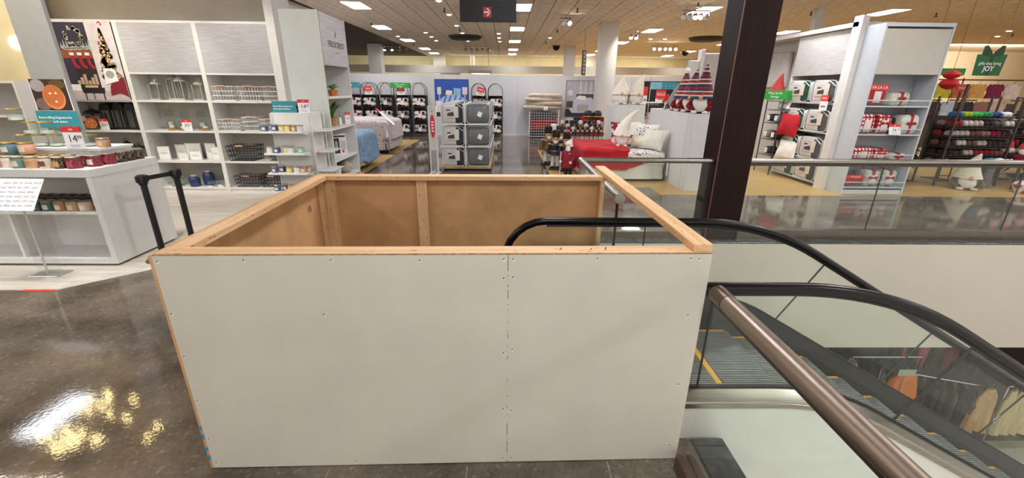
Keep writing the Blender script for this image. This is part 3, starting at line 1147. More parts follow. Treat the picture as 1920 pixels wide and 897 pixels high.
TEND = 7.4
esc = thing('escalator', 'down escalator with black handrails, glass balustrades and yellow edged steel steps', 'escalator', (0, 0, 0))
DECKS = mat('escalator_deck_steel', '9c9a93', .28, 1., vary=.06, scale=3, stretch=(1, 30, 30))
DECKD = mat('escalator_skirt_dark', '151514', .4, 0, vary=.08, spec=.2)
CLAD = mat('escalator_cladding', 'd2d4cc', .6, vary=.02)
for side, (yg, yo, yi, yk) in (('near', (2.02, 1.925, 2.035, 2.10)), ('far', (3.21, 3.31, 3.195, 3.13))):
    hr = [(.33 + .33 * cos(a), .60 + .33 * sin(a)) for a in [radians(270 - 15 * k) for k in range(0, 13)]]
    pts = [(.9, yg, .27)] + [(x, yg, z) for x, z in hr] + [(.9, yg, .93)]
    pts += [(*epos(t, .93)[:1], yg, epos(t, .93)[1]) for t in [k / 10 for k in range(0, 11)] + [TEND]]
    MB().tube(pts, .031, 12).build('handrail', BLACKR, esc)
    # inner steel track the rubber runs on
    MB().tube([(p[0], p[1], p[2] - (.035 if i > 12 else 0)) for i, p in enumerate(pts)][13:], .012, 6).build('handrail_track', BLACK, esc)
    # glass: newel, then panels between joints square to the slope
    nw = MB()
    arc = [(.36 + .29 * cos(a), .60 + .29 * sin(a)) for a in [radians(270 - 15 * k) for k in range(13)]]
    nw.prism(arc + [(1.115, .89), (1.115, .31)], 'y', yg - .005, yg + .005)
    nw.build('glass_panel', RAILG, esc, smooth=0)
    js = [-.43, 1.14, 2.45, 3.76, 5.07, 6.38, TEND]
    for a, b in zip(js[:-1], js[1:]):
        sweep([(yg - .005, .29), (yg + .005, .29), (yg + .005, .895), (yg - .005, .895)], a + .004, b - .004, True).build('glass_panel', RAILG, esc, smooth=0)
    for a in js[:-1]:
        sweep([(yg - .006, .29), (yg + .006, .29), (yg + .006, .895), (yg - .006, .895)], a - .0035, a + .0035, True).build('glass_joint', mat('joint_gasket', '2a2c2b', .5), esc, smooth=0)
    s1 = 1 if side == 'near' else -1
    dk = [(yg - .011 * s1, .292), (yg - .02 * s1, .29), (yo + .004 * s1, .262), (yo, .255), (yo, .22), (yo + .02 * s1, .215)]
    sweep(dk, -.75, TEND).build('outer_deck', DECKS, esc, smooth=30)
    sweep([(yo - .0008 * s1, .252), (yo - .003 * s1, .25), (yo - .003 * s1, .222), (yo, .22)], -.75, TEND).build('deck_trim', STEEL, esc, smooth=0)
    gk = [(yg - .011 * s1, .285), (yg - .011 * s1, .305), (yg + .011 * s1, .305), (yg + .011 * s1, .285)]
    sweep(gk, -.75, TEND, True).build('glass_gasket', mat('gasket_black', '141414', .5), esc, smooth=0)
    sweep([(yi - .004 * s1, .292), (yi + .01 * s1, .286), (yk - .008 * s1, .2), (yk, .185), (yk, -.12)], -.75, TEND).build('skirt', DECKD, esc, smooth=30)
    # cladding below the deck, in two tiers with an open seam
    for (o0, o1) in ((0, -.55), (-.556, -1.15)):
        ts = [-.6] + [k / 8 for k in range(0, 9)] + [TEND]
        mb = MB()
        vs, fs = [], []
        for t in ts:
            x, z = epos(t, .235)
            for yy in (yo + .006 * s1, yo + .02 * s1):
                vs += [(x, yy, z + o0), (x, yy, z + o1)]
        for i in range(len(ts) - 1):
            q, w = i * 4, i * 4 + 4
            fs += [(q, q + 1, w + 1, w), (q + 2, w + 2, w + 3, q + 3), (q, w, w + 2, q + 2), (q + 1, q + 3, w + 3, w + 1)]
        mb.add(vs, fs).build('cladding_panel', CLAD, esc, smooth=0)
MB().bb(.2, 2.115, .001, 1.14, 3.115, .006).build('landing_plate', mat('landing_steel', '6d6b68', .35, .9, scale=40, vary=.15), esc, smooth=0)
cb = MB()
for k in range(50):
    cb.bb(1.12, 2.12 + .02 * k, .004, 1.175, 2.128 + .02 * k, .012)
cb.build('comb_plate', mat('comb_yellow', 'd9a81e', .5), esc, smooth=0)
STEPM = mat('step_aluminium', '858784', .42, .7, vary=.08)
YEL = mat('step_yellow', 'd09a1c', .5, vary=.05)
tread = MB().bb(0, -.497, -.05, .365, .497, -.012).bb(.345, -.497, -.30, .365, .497, -.05)
for k in range(48):
    yy = -.48 + .02 * k
    tread.bb(.004, yy, -.012, .362, yy + .011, 0)
front = MB().bb(.325, -.497, -.0118, .366, .497, .0015)
edge = MB().bb(0, .472, -.0118, .335, .497, .0015).bb(0, -.497, -.0118, .335, -.472, .0015)
s0 = None
for k in range(20):
    xa = 1.15 + .37 * k
    xn = xa + .37
    r = -EZC
    dx = xn - EX0 - .34
    z = 0 if dx <= 0 else (EZC + sqrt(r * r - dx * dx) if dx < r * .5 else EZC + r * .866 - (dx - r * .5) * .57735)
    if s0 is None:
        s0 = tread.build('step', STEPM, esc, (xa, 2.615, z), smooth=0)
        e0 = edge.build('yellow_edge', YEL, s0, smooth=0)
        front.build('yellow_nosing', YEL, s0, smooth=0)
    else:
        o = s0.copy()
        COL.objects.link(o)
        adopt(o, esc)
        o.location = (xa, 2.615, z)
        e = e0.copy()
        COL.objects.link(e)
        adopt(e, o)

# ================================================================== GLASS RAILINGS
TUBE = BRONZE
rl = thing('glass_railing', 'brushed bronze tube railing over glass nearest the camera, right of the enclosure', 'railing', (.955, 0, 0))
MB().tube([(0, -4, 1.06), (0, 1.66, 1.06)], .038, 20).build('top_tube', TUBE, rl)
MB().tube([(0, 1.60, 1.06), (0, 1.70, 1.06)], .040, 20).build('tube_sleeve', mat('dark_bronze_sleeve', '6c5c50', .35, .9), rl)
MB().bb(-.012, -4, 1.005, .012, 1.68, 1.03).build('tube_channel', mat('channel_dark', '4c4640', .4, .8), rl, smooth=0)
for a, b in ((-4, -2.4), (-2.39, -.46), (-.45, 1.69)):
    MB().bb(-.006, a, .06, .006, b, 1.01).build('glass_panel', RAILG, rl, smooth=0)
MB().bb(.012, -4, .0, .045, 1.72, .10).bb(-.045, -4, 0, -.012, 1.72, .10).build('base_channel', mat('channel_bronze', '8b7767', .3, .9), rl, smooth=0)
MB().bb(-.0115, -4, .005, .0115, 1.715, .095).build('channel_packing', mat('packing', '55493f', .8), rl, smooth=0)

rl = thing('glass_railing', 'L shaped steel tube railing over glass from the escalator to the mahogany pillar', 'railing', (.955, 3.42, 0))
MB().tube([(0, .03, 1.06), (.003, 1.0, 1.06), (.01, 2.03, 1.06)], .035, 16).build('top_tube', STEEL, rl)
MB().tube([(.01, 2.04, 1.06), (1.74, 2.05, 1.06)], .035, 16).build('top_tube', STEEL, rl)
MB().ell((.01, 2.04, 1.06), (.0355, .0355, .0355)).build('elbow', STEEL, rl)
MB().tube([(0, .0, 1.06), (0, .05, 1.06)], .045, 18).build('end_cap', STEEL, rl)
MB().bb(-.01, .06, .1, .01, .08, 1.03).build('glass_edge_strip', BLACK, rl, smooth=0)
for a, b in ((.085, .98), (.99, 2.02)):
    MB().bb(.0, a, .1, .01, b, 1.03).build('glass_panel', RAILG, rl, smooth=0)
MB().bb(.02, 2.045, .1, 1.74, 2.055, 1.03).build('glass_panel', RAILG, rl, smooth=0)
MB().bb(-.03, .08, 0, .05, 2.09, .1).bb(.05, 2.01, 0, 1.735, 2.09, .1).build('base_channel', MATS['channel_bronze'], rl, smooth=0)

rl = thing('glass_railing', 'long steel tube railing over glass running right from the mahogany pillar', 'railing', (3.15, 5.47, 0))
MB().tube([(0, 0, 1.06), (12, .1, 1.06)], .035, 16).build('top_tube', STEEL, rl)
MB().bb(0, -.012, 1.0, 12, .012, 1.03).build('tube_channel', MATS['channel_dark'], rl, smooth=0)
for k in range(6):
    a = 1.9 * k - .1 if k else 0
    MB().bb(a + .006, -.006, .13, 1.9 * k + 1.794, .006, 1.01).build('glass_panel', RAILG, rl, smooth=0)
    if k:
        MB().bb(a - .005, -.006, .13, a + .005, .006, 1.01).build('glass_joint', MATS['joint_gasket'], rl, smooth=0)
MB().bb(0, -.05, 0, 12, .05, .13).build('base_channel', mat('far_channel_bronze', '6f655c', .35, .8), rl, smooth=0)

# ================================================================== LEFT DEPARTMENT
# --- pale column with the candle posters
col = struct('pillar_left', MB().rbox(-6.2, 6.0, 0, -5.75, 6.06, 4.15, .006), mat('column_paint_grey', '9f9d97', .6, vary=.02))
WAX = {}


def waxm(h):
    if h not in WAX:
        WAX[h] = mat('wax_' + h, h, .45, vary=.04)
    return WAX[h]


def candle_art(pr):
    """three wick candle seen from above, in a dark setting with a pale lid beside it"""
    pr.rect(0, 0, 1, 1, mat('print_dark_brown', '3a1f18', .5), 'photo_ground')
    pr.ell(.2, .80, .2, .2, mat('print_grey_fluff', 'a39a98', .6))
    pr.ell(.76, .84, .23, .15, mat('print_green_brown', '5a4a1e', .6))
    pr.ell(.22, .2, .22, .2, mat('print_grey_brown', '7a6258', .6))
    pr.ell(.58, .43, .31, .40, mat('print_candle_rim', 'd98a58', .5), n=28)
    pr.ell(.58, .47, .28, .355, mat('print_candle_wax', 'c46a34', .5), n=28)
    pr.many([ellp(.5, .55, .035, .035), ellp(.66, .56, .035, .035), ellp(.61, .29, .035, .035)], mat('print_flame', 'ffe9c8', .5))


o = thing('candle_poster', 'large candle photo poster with teal caption strip on the left column', 'poster', (-5.99, 5.985, 1.37))
MB().bb(-.24, -.003, .0, .24, .0, .60).build('poster_board', CARD, o, smooth=0)
candle_art(Print(o, .46, .39, -.004, z0=.21))
MB().bb(-.27, -.012, -.02, .27, -.007, .205).build('caption_strip', TEAL, o, smooth=0)
text('Room-filling fragrance for', CARD, o, .042, (-.245, -.0135, .118), align='LEFT', bold=.0006)
text('every space & season.', CARD, o, .042, (-.245, -.0135, .066), align='LEFT', bold=.0006)

# --- wall of white shelving, three bays
BAYX = [-7.77, -6.5, -5.2, -3.94]
SHZ = [.11, .6, 1.14, 1.66, 2.12]
for b in range(3):
    x0, x1 = BAYX[b], BAYX[b + 1] - .002
    o = thing('shelving_bay', ['white shelving bay under the Christmas poster', 'white shelving bay with glass lanterns and hurricanes, under grey woven panel',
                               'white shelving bay with wire baskets, under grey woven panel'][b], 'shelves', (x0, 7.9, 0), 0, 'wall of white shelving')
    w = x1 - x0
    MB().bb(0, .0, 0, .035, .44, 2.92).build('upright', WHITE, o, smooth=0)
    MB().bb(w - .035, .0, 0, w, .44, 2.92).build('upright', WHITE, o, smooth=0)
    MB().bb(.035, .42, 0, w - .035, .44, 2.92).build('back', GREYIN, o, smooth=0)
    MB().bb(.035, 0, 2.885, w - .035, .42, 2.92).build('top', WHITE, o, smooth=0)
    MB().bb(.035, .02, 0, w - .035, .04, .07).build('kick', WHITE, o, smooth=0)
    for zz in SHZ:
        if b == 0 and zz > 1.7:
            continue
        MB().bb(.035, .005, zz - .035, w - .035, .42, zz).build('shelf', WHITE, o, smooth=0)
    if b:
        p = MB().bb(.035, .0, 2.12, w - .035, .02, 2.885)
        m = mat('grey_woven_panel', 'bdbbbd', .7, vary=.12, scale=3, stretch=(1.2, 1, 26), col2='a2a0a4', detail=6, bump=.25)
        p.build('woven_panel', m, o, smooth=0)
    hs = MB()
    for zz in (.45, .95, 1.5):
        for yy in (.06, .36):
            hs.cyl((.035, yy, zz), (.0365, yy, zz), .008, n=8)
    hs.build('shelf_pin_holes', mat('hole_grey', '77736f', .8), o)

# --- Christmas poster
o = thing('christmas_poster', 'tall Christmas living room photo poster above the black lanterns', 'poster', (-7.05, 7.892, 1.655))
MB().bb(-.5, -.004, 0, .5, 0, 1.265).build('poster_board', CARD, o, smooth=0)
q = Print(o, 1.0, 1.265, -.005)
q.rect(0, 0, 1, 1, mat('print_room_white', 'd3ccd0', .5), 'photo_ground')
q.rect(.02, .18, .57, .965, mat('print_navy', '2c2a3c', .5))
q.rect(.02, .1, .40, .2, mat('print_white', 'e9e6e6', .5))
q.rect(0, 0, 1, .12, mat('print_floor', 'b9aeb0', .5))
q.rect(.05, .53, .57, .635, mat('print_mantel', '8a4a2e', .5))
q.rect(.22, .13, .57, .53, mat('print_hearth', '241a1c', .5))
rn = random.Random(11)
ring = []
for k in range(46):
    a = rn.random() * 2 * pi
    r = .105 + .045 * rn.random()
    ring.append(ellp(.34 + r * cos(a), .80 + r * .8 * sin(a), .022, .016, 6))
q.many(ring, mat('print_wreath', 'b9b39a', .6))
q.many([ellp(.12 + .45 * k / 14, .645 + .02 * rn.random(), .03, .022, 7) for k in range(15)], mat('print_garland', 'c9c5b4', .6))
q.many([[(a - .02, .655), (a + .02, .655), (a, .72 + .06 * rn.random())] for a in (.1, .15, .2, .47, .52, .56)], mat('print_trees', '9db0a0', .6))
for a in (.2, .33, .46):
    q.poly([(a, .57), (a + .055, .57), (a + .06, .46), (a + .115, .42), (a + .09, .395), (a + .03, .42), (a + .005, .47)], mat('print_stocking', 'a3122a', .5))
    q.rect(a - .01, .565, a + .065, .6, mat('print_white', '', .5))
q.many([ellp(.80 + (rn.random() - .5) * .3 * (1 - v) , .24 + .64 * v, .055 - .03 * v, .035, 7) for v in [k / 70 for k in range(70)]], mat('print_tree', '8f8460', .6))
dots, dots2 = [], []
for k in range(90):
    v = rn.random()
    b = .27 + .58 * v
    a = .78 + (rn.random() - .5) * .30 * (1 - v * .85)
    (dots if k % 3 else dots2).append(ellp(a, b, .014, .011, 6))
q.many(dots, mat('print_lights', 'ead9b4', .5))
q.many(dots2, mat('print_red_bauble', 'a84a30', .5))
q.poly([(.83, .93), (.86, .93), (.855, .965), (.83, .98), (.80, .965), (.80, .945), (.815, .955), (.83, .965), (.845, .95)], mat('print_bow', 'a3122a', .5))
q.many([rect(.2 + .06 * k, .2, .25 + .06 * k, .25 + .04 * (k % 3)) for k in range(6)], mat('print_parcels', 'b59a80', .6))
q.poly([(.22, .16), (.62, .16), (.6, .09), (.24, .09)], mat('print_black', '17151a', .5))
q.many([rect(.26, .0, .275, .1), rect(.4, .01, .412, .1), rect(.57, .0, .585, .1)], mat('print_black', '', .5))
q.rect(.30, .16, .52, .19, mat('print_tray', 'c9a486', .5))
q.poly([(.70, .06), (.73, .18), (.80, .26), (.95, .28), (1, .30), (1, .04), (.93, .07), (.86, .09)], mat('print_burgundy', '7d1526', .5))
q.poly([(.66, .2), (.9, .25), (.88, .40), (.69, .41)], mat('print_cushion', 'e8e4e6', .5))
q.ell(.78, .33, .07, .05, mat('print_cushion_mark', '9aa0a0', .5))

# --- black lanterns and small wire ones in the first bay
BLK = mat('lantern_black', '1b1a1b', .4, .3, vary=.1)


def lantern(nm, lb, loc, w, h, m, arch=True, grp=None):
    o = thing(nm, lb, 'lantern', loc, 0, grp)
    MB().bb(-w / 2, -w / 2, 0, w / 2, w / 2, .025).build('base', m, o, smooth=0)
    for sx in (-1, 1):
        for sy in (-1, 1):
            MB().box((sx * (w / 2 - .01), sy * (w / 2 - .01), h * .38), (.011, .011, h * .7)).build('frame_post', m, o, smooth=0)
    MB().bb(-w / 2 + .012, -w / 2 + .012, .03, w / 2 - .012, w / 2 - .012, h * .72).build('glass', JARG, o, smooth=0)
    if arch:
        MB().lathe([(w * .5, h * .72), (w * .52, h * .75), (w * .34, h * .86), (w * .12, h * .9), (w * .1, h * .94), (0, h * .95)], n=14).build('roof', m, o)
    else:
        MB().prism([(-w / 2, h * .72), (w / 2, h * .72), (w * .42, h * .9), (w * .2, h), (-w * .2, h), (-w * .42, h * .9)], 'y', -w / 2, w / 2).build('roof', m, o, smooth=0)
    MB().tube([(.035 * cos(a), 0, h * .97 + .035 * sin(a)) for a in [2 * pi * k / 12 for k in range(12)]], .005, 6, closed=True).build('ring', m, o)
    return o


a = lantern('black_lantern', 'large black arched lantern, leftmost of three on the shelf under the poster', (-7.16, 8.1, 1.14), .2, .46, BLK, False, 'black lanterns')
dup(a, (-6.94, 8.12, 1.14), label='large black arched lantern, middle of three on the shelf under the poster')
dup(a, (-6.72, 8.1, 1.14), label='large black arched lantern, rightmost of three on the shelf under the poster')
a = lantern('black_lantern', 'squat round black lantern left of the tall black ones', (-7.5, 8.12, 1.14), .26, .38, BLK, True)
a = lantern('black_lantern', 'small black lantern with ring handle, left one beside the candle counter', (-6.98, 8.05, .6), .17, .36, BLK, True)
dup(a, (-6.72, 8.0, .6), label='small black lantern with ring handle, right one beside the candle counter', sc=.82)
dup(a, (-7.28, 8.1, .6), label='small black lantern half hidden behind the candle counter', sc=.8)

# --- silver topped glass lanterns
SILV = mat('lantern_nickel', 'd3d0c9', .25, .55, vary=.05)
a = lantern('glass_lantern', 'short glass lantern with nickel dome, leftmost on the upper shelf', (-6.19, 8.07, 1.66), .17, .36, SILV, True, 'glass lanterns with nickel roofs')
dup(a, (-5.93, 8.15, 1.66), label='tall glass lantern with nickel dome, back of the pair on the upper shelf', sc=(1, 1, 1.32))
dup(a, (-5.76, 8.06, 1.66), label='tall glass lantern with nickel dome, front of the pair on the upper shelf', sc=(1, 1, 1.2))
dup(a, (-5.44, 8.07, 1.66), label='short glass lantern with nickel dome, right end of the upper shelf')
dup(a, (-5.30, 8.2, 1.66), label='small glass lantern tucked behind the right end one', sc=.8)

# --- hurricanes with wooden foot
h0 = None
for k, (hx, hy, hz, lb) in enumerate(((-6.16, 8.16, 1.2, 'tall, leftmost, standing behind'), (-6.06, 8.04, .78, 'short, leftmost in front'), (-5.86, 8.12, 1.15, 'tall, left of the thirty percent card'),
                                      (-5.83, 7.99, .7, 'short, left of the thirty percent card'), (-5.56, 8.12, 1.15, 'tall, right of the thirty percent card'), (-5.44, 8.0, .75, 'short, right of the thirty percent card'),
                                      (-5.31, 8.14, 1.05, 'tall, at the right end of the shelf'))):
    lb = 'clear glass hurricane on a wooden foot, ' + lb
    if h0 is None:
        h0 = thing('glass_hurricane', lb, 'candle holder', (hx, hy, 1.14), 0, 'glass hurricanes')
        h0.scale = (1, 1, hz)
        MB().lathe([(.07, 0), (.075, .01), (.07, .035), (.055, .04)], n=18).build('foot', mat('foot_wood', 'a57c55', .6, vary=.15, scale=30), h0)
        MB().lathe([(.062, .04), (.065, .06), (.065, .29), (.069, .295), (.066, .295), (.062, .285), (.062, .06), (.0, .055)], n=20).build('glass', JARG, h0)
        MB().tube([(.067 * cos(t), .067 * sin(t), .293) for t in [2 * pi * i / 18 for i in range(18)]], .0035, 6, closed=True).build('rim', mat('glass_rim', '8d9a94', .2), h0)
        MB().lathe([(.042, .055), (.042, .11), (0, .112)], n=14).build('candle', waxm('efe6d6'), h0)
    else:
        dup(h0, (hx, hy, 1.14), label=lb, sc=(1, 1, hz))


def price_sign(lb, loc, body, w=.15, h=.19, rz=0, size=.075, sup='', tilt=0, cat='price sign'):
    o = thing('price_sign', lb, cat, loc, rz)
    o.rotation_euler.x = tilt
    MB().bb(-w / 2, -.003, 0, w / 2, .003, h).build('card', CARD, o, smooth=0)
    MB().bb(-w / 2, -.0045, h * .76, w / 2, .0035, h).build('red_header', REDSIGN, o, smooth=0)
    text('sale', CARD, o, h * .13, (0, -.006, h * .875))
    text(body, INK, o, size, (-w * .04 if sup else 0, -.0045, h * .46))
    if sup:
        text(sup, INK, o, size * .5, (w * .34, -.0045, h * .53))
    MB().bb(-w * .3, -.0042, h * .17, w * .3, -.003, h * .19).bb(-w * .22, -.0042, h * .11, w * .22, -.003, h * .125).build('small_print', INKG, o, smooth=0)
    MB().bb(-w / 2, -.003, -.0, w / 2, .04, .004).build('foot', ACRYL, o, smooth=0)
    return o


price_sign('red and white thirty percent card between the glass hurricanes', (-5.72, 7.94, 1.14), '30', .17, .19, 0, .09, '%')
price_sign('red and white thirty percent card before the black lanterns', (-7.20, 7.95, 1.14), '30', .17, .19, 0, .09, '%')
o = thing('candle_photo_card', 'small candle photo card standing left of the black lantern price', 'poster', (-7.42, 7.93, 1.16))
MB().bb(-.17, -.003, 0, .17, .003, .22).build('card', CARD, o, smooth=0)
candle_art(Print(o, .34, .22, -.004))

# --- picture frames
FRM = mat('frame_silver', 'd9d5cf', .3, .4)
FRI = mat('frame_insert', 'f3f1ee', .4)
f0 = None
for k, (fx, fy, sw, sh, rz, lb) in enumerate(((-6.30, 8.0, .19, .25, .35, 'first from the left, turned to the right'), (-6.05, 8.12, .26, .27, -.1, 'second from the left, standing behind'),
                                              (-5.82, 8.1, .28, .30, .08, 'third, the widest'), (-5.72, 7.98, .20, .17, .3, 'small one in front of the widest'),
                                              (-5.50, 8.1, .22, .30, -.1, 'fourth from the left, tall'), (-5.36, 8.0, .17, .25, -.25, 'rightmost, turned to the left'),
                                              (-5.93, 7.96, .17, .10, .1, 'lying low in front'))):
    lb = 'silver edged white picture frame, ' + lb
    fw, fh = .2, .26
    if f0 is None:
        f0 = thing('picture_frame', lb, 'picture frame', (fx, fy, .6), rz, 'picture frames on the white shelf')
        MB().bb(-.1, -.006, 0, .1, .006, .26).build('frame', FRM, f0, smooth=0)
        MB().bb(-.085, -.008, .015, .085, -.006, .245).build('picture', FRI, f0, smooth=0)
        MB().bb(-.06, -.0085, .11, .06, -.008, .15).build('print', mat('insert_grey', 'd5d2d0', .5), f0, smooth=0)
        MB().at((0, .03, 0), rx=-.3).bb(-.02, 0, 0, .02, .004, .2).build('easel', FRM, f0, smooth=0)
        f0.scale = (sw / .2, 1, sh / .26)
    else:
        dup(f0, (fx, fy, .6), rz, lb, sc=(sw / .2, 1, sh / .26))

# --- blue jars and bowls on the bottom shelf
BLUEG = mat('blue_glass', '2c3a5e', .12, vary=.15, spec=.6)
a = thing('blue_glass_jar', 'shorter blue glass jar with silver collar on the bottom shelf', 'jar', (-5.86, 7.99, .11))
MB().lathe([(.07, 0), (.085, .01), (.09, .05), (.09, .15), (.07, .18), (.045, .19)], n=20).build('glass', BLUEG, a)
MB().lathe([(.047, .187), (.05, .19), (.05, .215), (.04, .218), (.04, .19)], n=20).build('collar', SILV, a)
dup(a, (-5.68, 8.13, .11), label='taller blue glass jar with silver collar on the bottom shelf', sc=(1.08, 1.08, 1.3))
b0 = None
for k, (px, py, sc, lb) in enumerate(((-6.12, 8.0, 1, 'left of the blue jars, front'), (-6.2, 8.14, 1.1, 'left of the blue jars, behind'), (-6.28, 8.0, .9, 'at the left end'),
                                      (-5.52, 8.0, 1, 'right of the blue jars, front'), (-5.42, 8.13, 1.1, 'right of the blue jars, behind'), (-5.33, 8.0, .85, 'at the right end'))):
    lb = 'clear cut glass bowl on the bottom shelf, ' + lb
    if b0 is None:
        b0 = thing('glass_bowl', lb, 'bowl', (px, py, .11), 0, 'glass bowls')
        MB().lathe([(.05, 0), (.055, .008), (.085, .05), (.095, .08), (.09, .08), (.08, .05), (.05, .012), (0, .012)], n=16).build('bowl', GLASS, b0)
        MB().tube([(.093 * cos(t), .093 * sin(t), .08) for t in [2 * pi * i / 16 for i in range(16)]], .004, 6, closed=True).build('rim', mat('glass_rim', '', .2), b0)
        MB().bb(-.04, -.105, 0, .04, -.1, .025).build('price_label', CARD, b0, smooth=0)
    else:
        dup(b0, (px, py, .11), label=lb, sc=sc)


# --- wire baskets
def basket(nm, lb, loc, w, d, h, m, grp, rz=0, nx=8, nz=3, bar=.008):
    o = thing(nm, lb, 'basket', loc, rz, grp)
    tp = .88
    mb = MB()
    for lev in range(nz + 1):
        q = tp + (1 - tp) * lev / nz
        zz = .006 + (h - .006) * lev / nz
        for sy in (-1, 1):
            mb.box((0, sy * d / 2 * q, zz), (w * q, bar, bar * 1.3))
        for sx in (-1, 1):
            mb.box((sx * w / 2 * q, 0, zz), (bar, d * q, bar * 1.3))
    for k in range(nx + 1):
        u = -1 + 2 * k / nx
        for sy in (-1, 1):
            mb.tube([(u * w / 2 * tp, sy * d / 2 * tp, .006), (u * w / 2, sy * d / 2, h)], bar * .6, 4)
        mb.box((u * w / 2 * tp, 0, .006), (bar, d * tp, bar))
    for k in range(5):
        u = -1 + 2 * k / 4
        for sx in (-1, 1):
            mb.tube([(sx * w / 2 * tp, u * d / 2 * tp, .006), (sx * w / 2, u * d / 2, h)], bar * .6, 4)
    mb.build('wire_body', m, o, smooth=0)
    for sy in (-1, 1):
        MB().tube([(-.07, sy * (d / 2 + .004), h + .004), (.07, sy * (d / 2 + .004), h + .004)], .013, 8).build('wooden_handle', WOODH, o)
    return o


WWIRE = mat('white_wire', 'e6e4e0', .5)
BWIRE = mat('black_wire', '191819', .45)
a = basket('wire_basket', 'white wire basket with wooden handles, left one on the top shelf', (-4.98, 8.1, 1.66), .44, .3, .24, WWIRE, 'white wire baskets')
dup(a, (-4.52, 8.12, 1.66), label='white wire basket with wooden handles, middle one on the top shelf')
dup(a, (-4.16, 8.1, 1.66), label='white wire basket with wooden handles, right one on the top shelf', sc=(.6, 1, 1))
a = basket('wire_basket', 'low white wire basket, left one on the shelf behind the candle stand', (-4.97, 8.08, 1.14), .42, .3, .2, WWIRE, 'white wire baskets')
dup(a, (-4.60, 8.12, 1.14), label='low white wire basket, middle one on the shelf behind the candle stand', sc=(.7, 1, 1.2))
dup(a, (-4.24, 8.08, 1.14), label='low white wire basket, right one on the shelf behind the candle stand', sc=(.85, 1, 1.05))
a = basket('wire_basket', 'black wire basket alone on the middle shelf left of the candle stand', (-4.86, 8.1, .6), .5, .36, .27, BWIRE, 'black wire baskets')
dup(a, (-4.2, 8.12, .6), label='black wire basket mostly hidden behind the candle stand', sc=.8)
dup(a, (-4.86, 8.1, .11), label='black wire basket, left one on the bottom shelf', sc=(.9, .9, .75))
dup(a, (-4.4, 8.1, .11), label='black wire basket, right one on the bottom shelf', sc=(.88, .9, .75))
MB().bb(-.1, -.1, 0, .1, .1, .1)

# --- candle jar prototypes
LIDS = mat('jar_lid_steel', 'b5ada2', .3, .9)
LIDG = mat('jar_lid_gold', 'b89a4e', .25, .9)


def candle(lb, loc, wax, r=.045, h=.075, lid=LIDS, grp=None, clear=False, lab=None):
    o = thing('candle_jar', lb, 'candle', loc, 0, grp)
    if clear:
        MB().lathe([(r * .9, 0), (r, .006), (r, h), (r * .9, h), (r * .88, .01), (0, .008)], n=18).build('glass', JARG, o)
        MB().lathe([(r * .86, .01), (r * .86, h * .3), (0, h * .32)], n=14).build('wax', waxm(wax), o)
    else:
        MB().lathe([(r * .93, 0), (r, .008), (r, h - .012), (r * .9, h)], n=18).build('filled_glass', waxm(wax), o)
    MB().lathe([(r * .97, h - .001), (r * 1.01, h), (r * 1.01, h + .009), (r * .95, h + .012), (0, h + .012)], n=18).build('lid', lid, o)
    if lab:
        mb = MB()
        n = 5
        vs = []
        for i in range(n + 1):
            t = -pi / 2 - .5 + i / n
            for zz in (h * .22, h * .72):
                vs.append(((r + .001) * cos(t), (r + .001) * sin(t), zz))
        mb.add(vs, [(2 * i, 2 * i + 2, 2 * i + 3, 2 * i + 1) for i in range(n)])
        mb.build('paper_label', mat('label_' + lab, lab, .6), o)
    return o


# --- free standing four tier candle stand
st = thing('candle_stand', 'white four tier candle stand with teal header before the shelving', 'display stand', (-3.05, 6.3, 0))
MB().bb(-.28, .0, .06, .26, .03, 1.54).build('front_panel', WHITE, st, smooth=0)
MB().bb(.23, .03, .06, .26, .44, 1.54).build('side_panel', WHITE, st, smooth=0)
MB().bb(-.28, .03, .06, -.25, .44, 1.54).build('side_panel', WHITE, st, smooth=0)
MB().bb(-.28, .41, .06, .26, .44, 1.54).build('back_panel', WHITE, st, smooth=0)
MB().rbox(-.34, -.26, 0, .36, .46, .12, .006).build('base', WHITE, st, smooth=0)
MB().bb(-.28, -.0, 1.54, .26, .44, 1.56).build('top', WHITE, st, smooth=0)
for sx, sy in ((-.29, -.015), (.25, -.015), (.262, .42)):
    p = MB().bb(sx, sy, .1, sx + .025, sy + .03, 1.55).build('slotted_post', WHITE2, st, smooth=0)
    sl = MB()
    for k in range(46):
        sl.bb(sx + .009, sy - .0008, .15 + .03 * k, sx + .016, sy, .165 + .03 * k)
    sl.build('slots', mat('slot_dark', '55524f', .8), p, smooth=0)
for zz in (.47, .74, 1.02, 1.32):
    MB().bb(-.34, -.24, zz - .022, .22, -.016, zz).build('shelf', WHITE, st, smooth=0)
    MB().prism([(.29, zz - .02), (.50, zz - .015), (.50, zz), (.29, zz)], 'y', .02, .42).build('side_shelf', WHITE, st, smooth=0)
    MB().prism([(-.22, zz - .022), (-.016, zz - .022), (-.016, zz - .07)], 'x', .205, .218).build('bracket', WHITE, st, smooth=0)
o = thing('teal_header_sign', 'teal fragrance header card on top of the candle stand', 'sign', (-3.15, 6.36, 1.56))
MB().bb(-.17, -.003, 0, .17, .003, .155).build('card', TEAL, o, smooth=0)
text('Room-filling fragrance for', CARD, o, .027, (-.155, -.0045, .085), align='LEFT', bold=.0005)
text('every space & season.', CARD, o, .027, (-.155, -.0045, .05), align='LEFT', bold=.0005)
o = thing('candle_photo_card', 'narrow candle photo card between the teal header and price', 'poster', (-2.94, 6.40, 1.56), .2)
MB().bb(-.06, -.003, 0, .06, .003, .15).build('card', CARD, o, smooth=0)
candle_art(Print(o, .12, .15, -.004))
price_sign('fourteen ninety-nine price card on top of the candle stand', (-2.86, 6.33, 1.56), '14', .16, .18, 0, .08, '99')
P = {}
TIERN = {1.32: 'top tier', 1.02: 'second tier', .74: 'third tier', .47: 'lowest tier'}
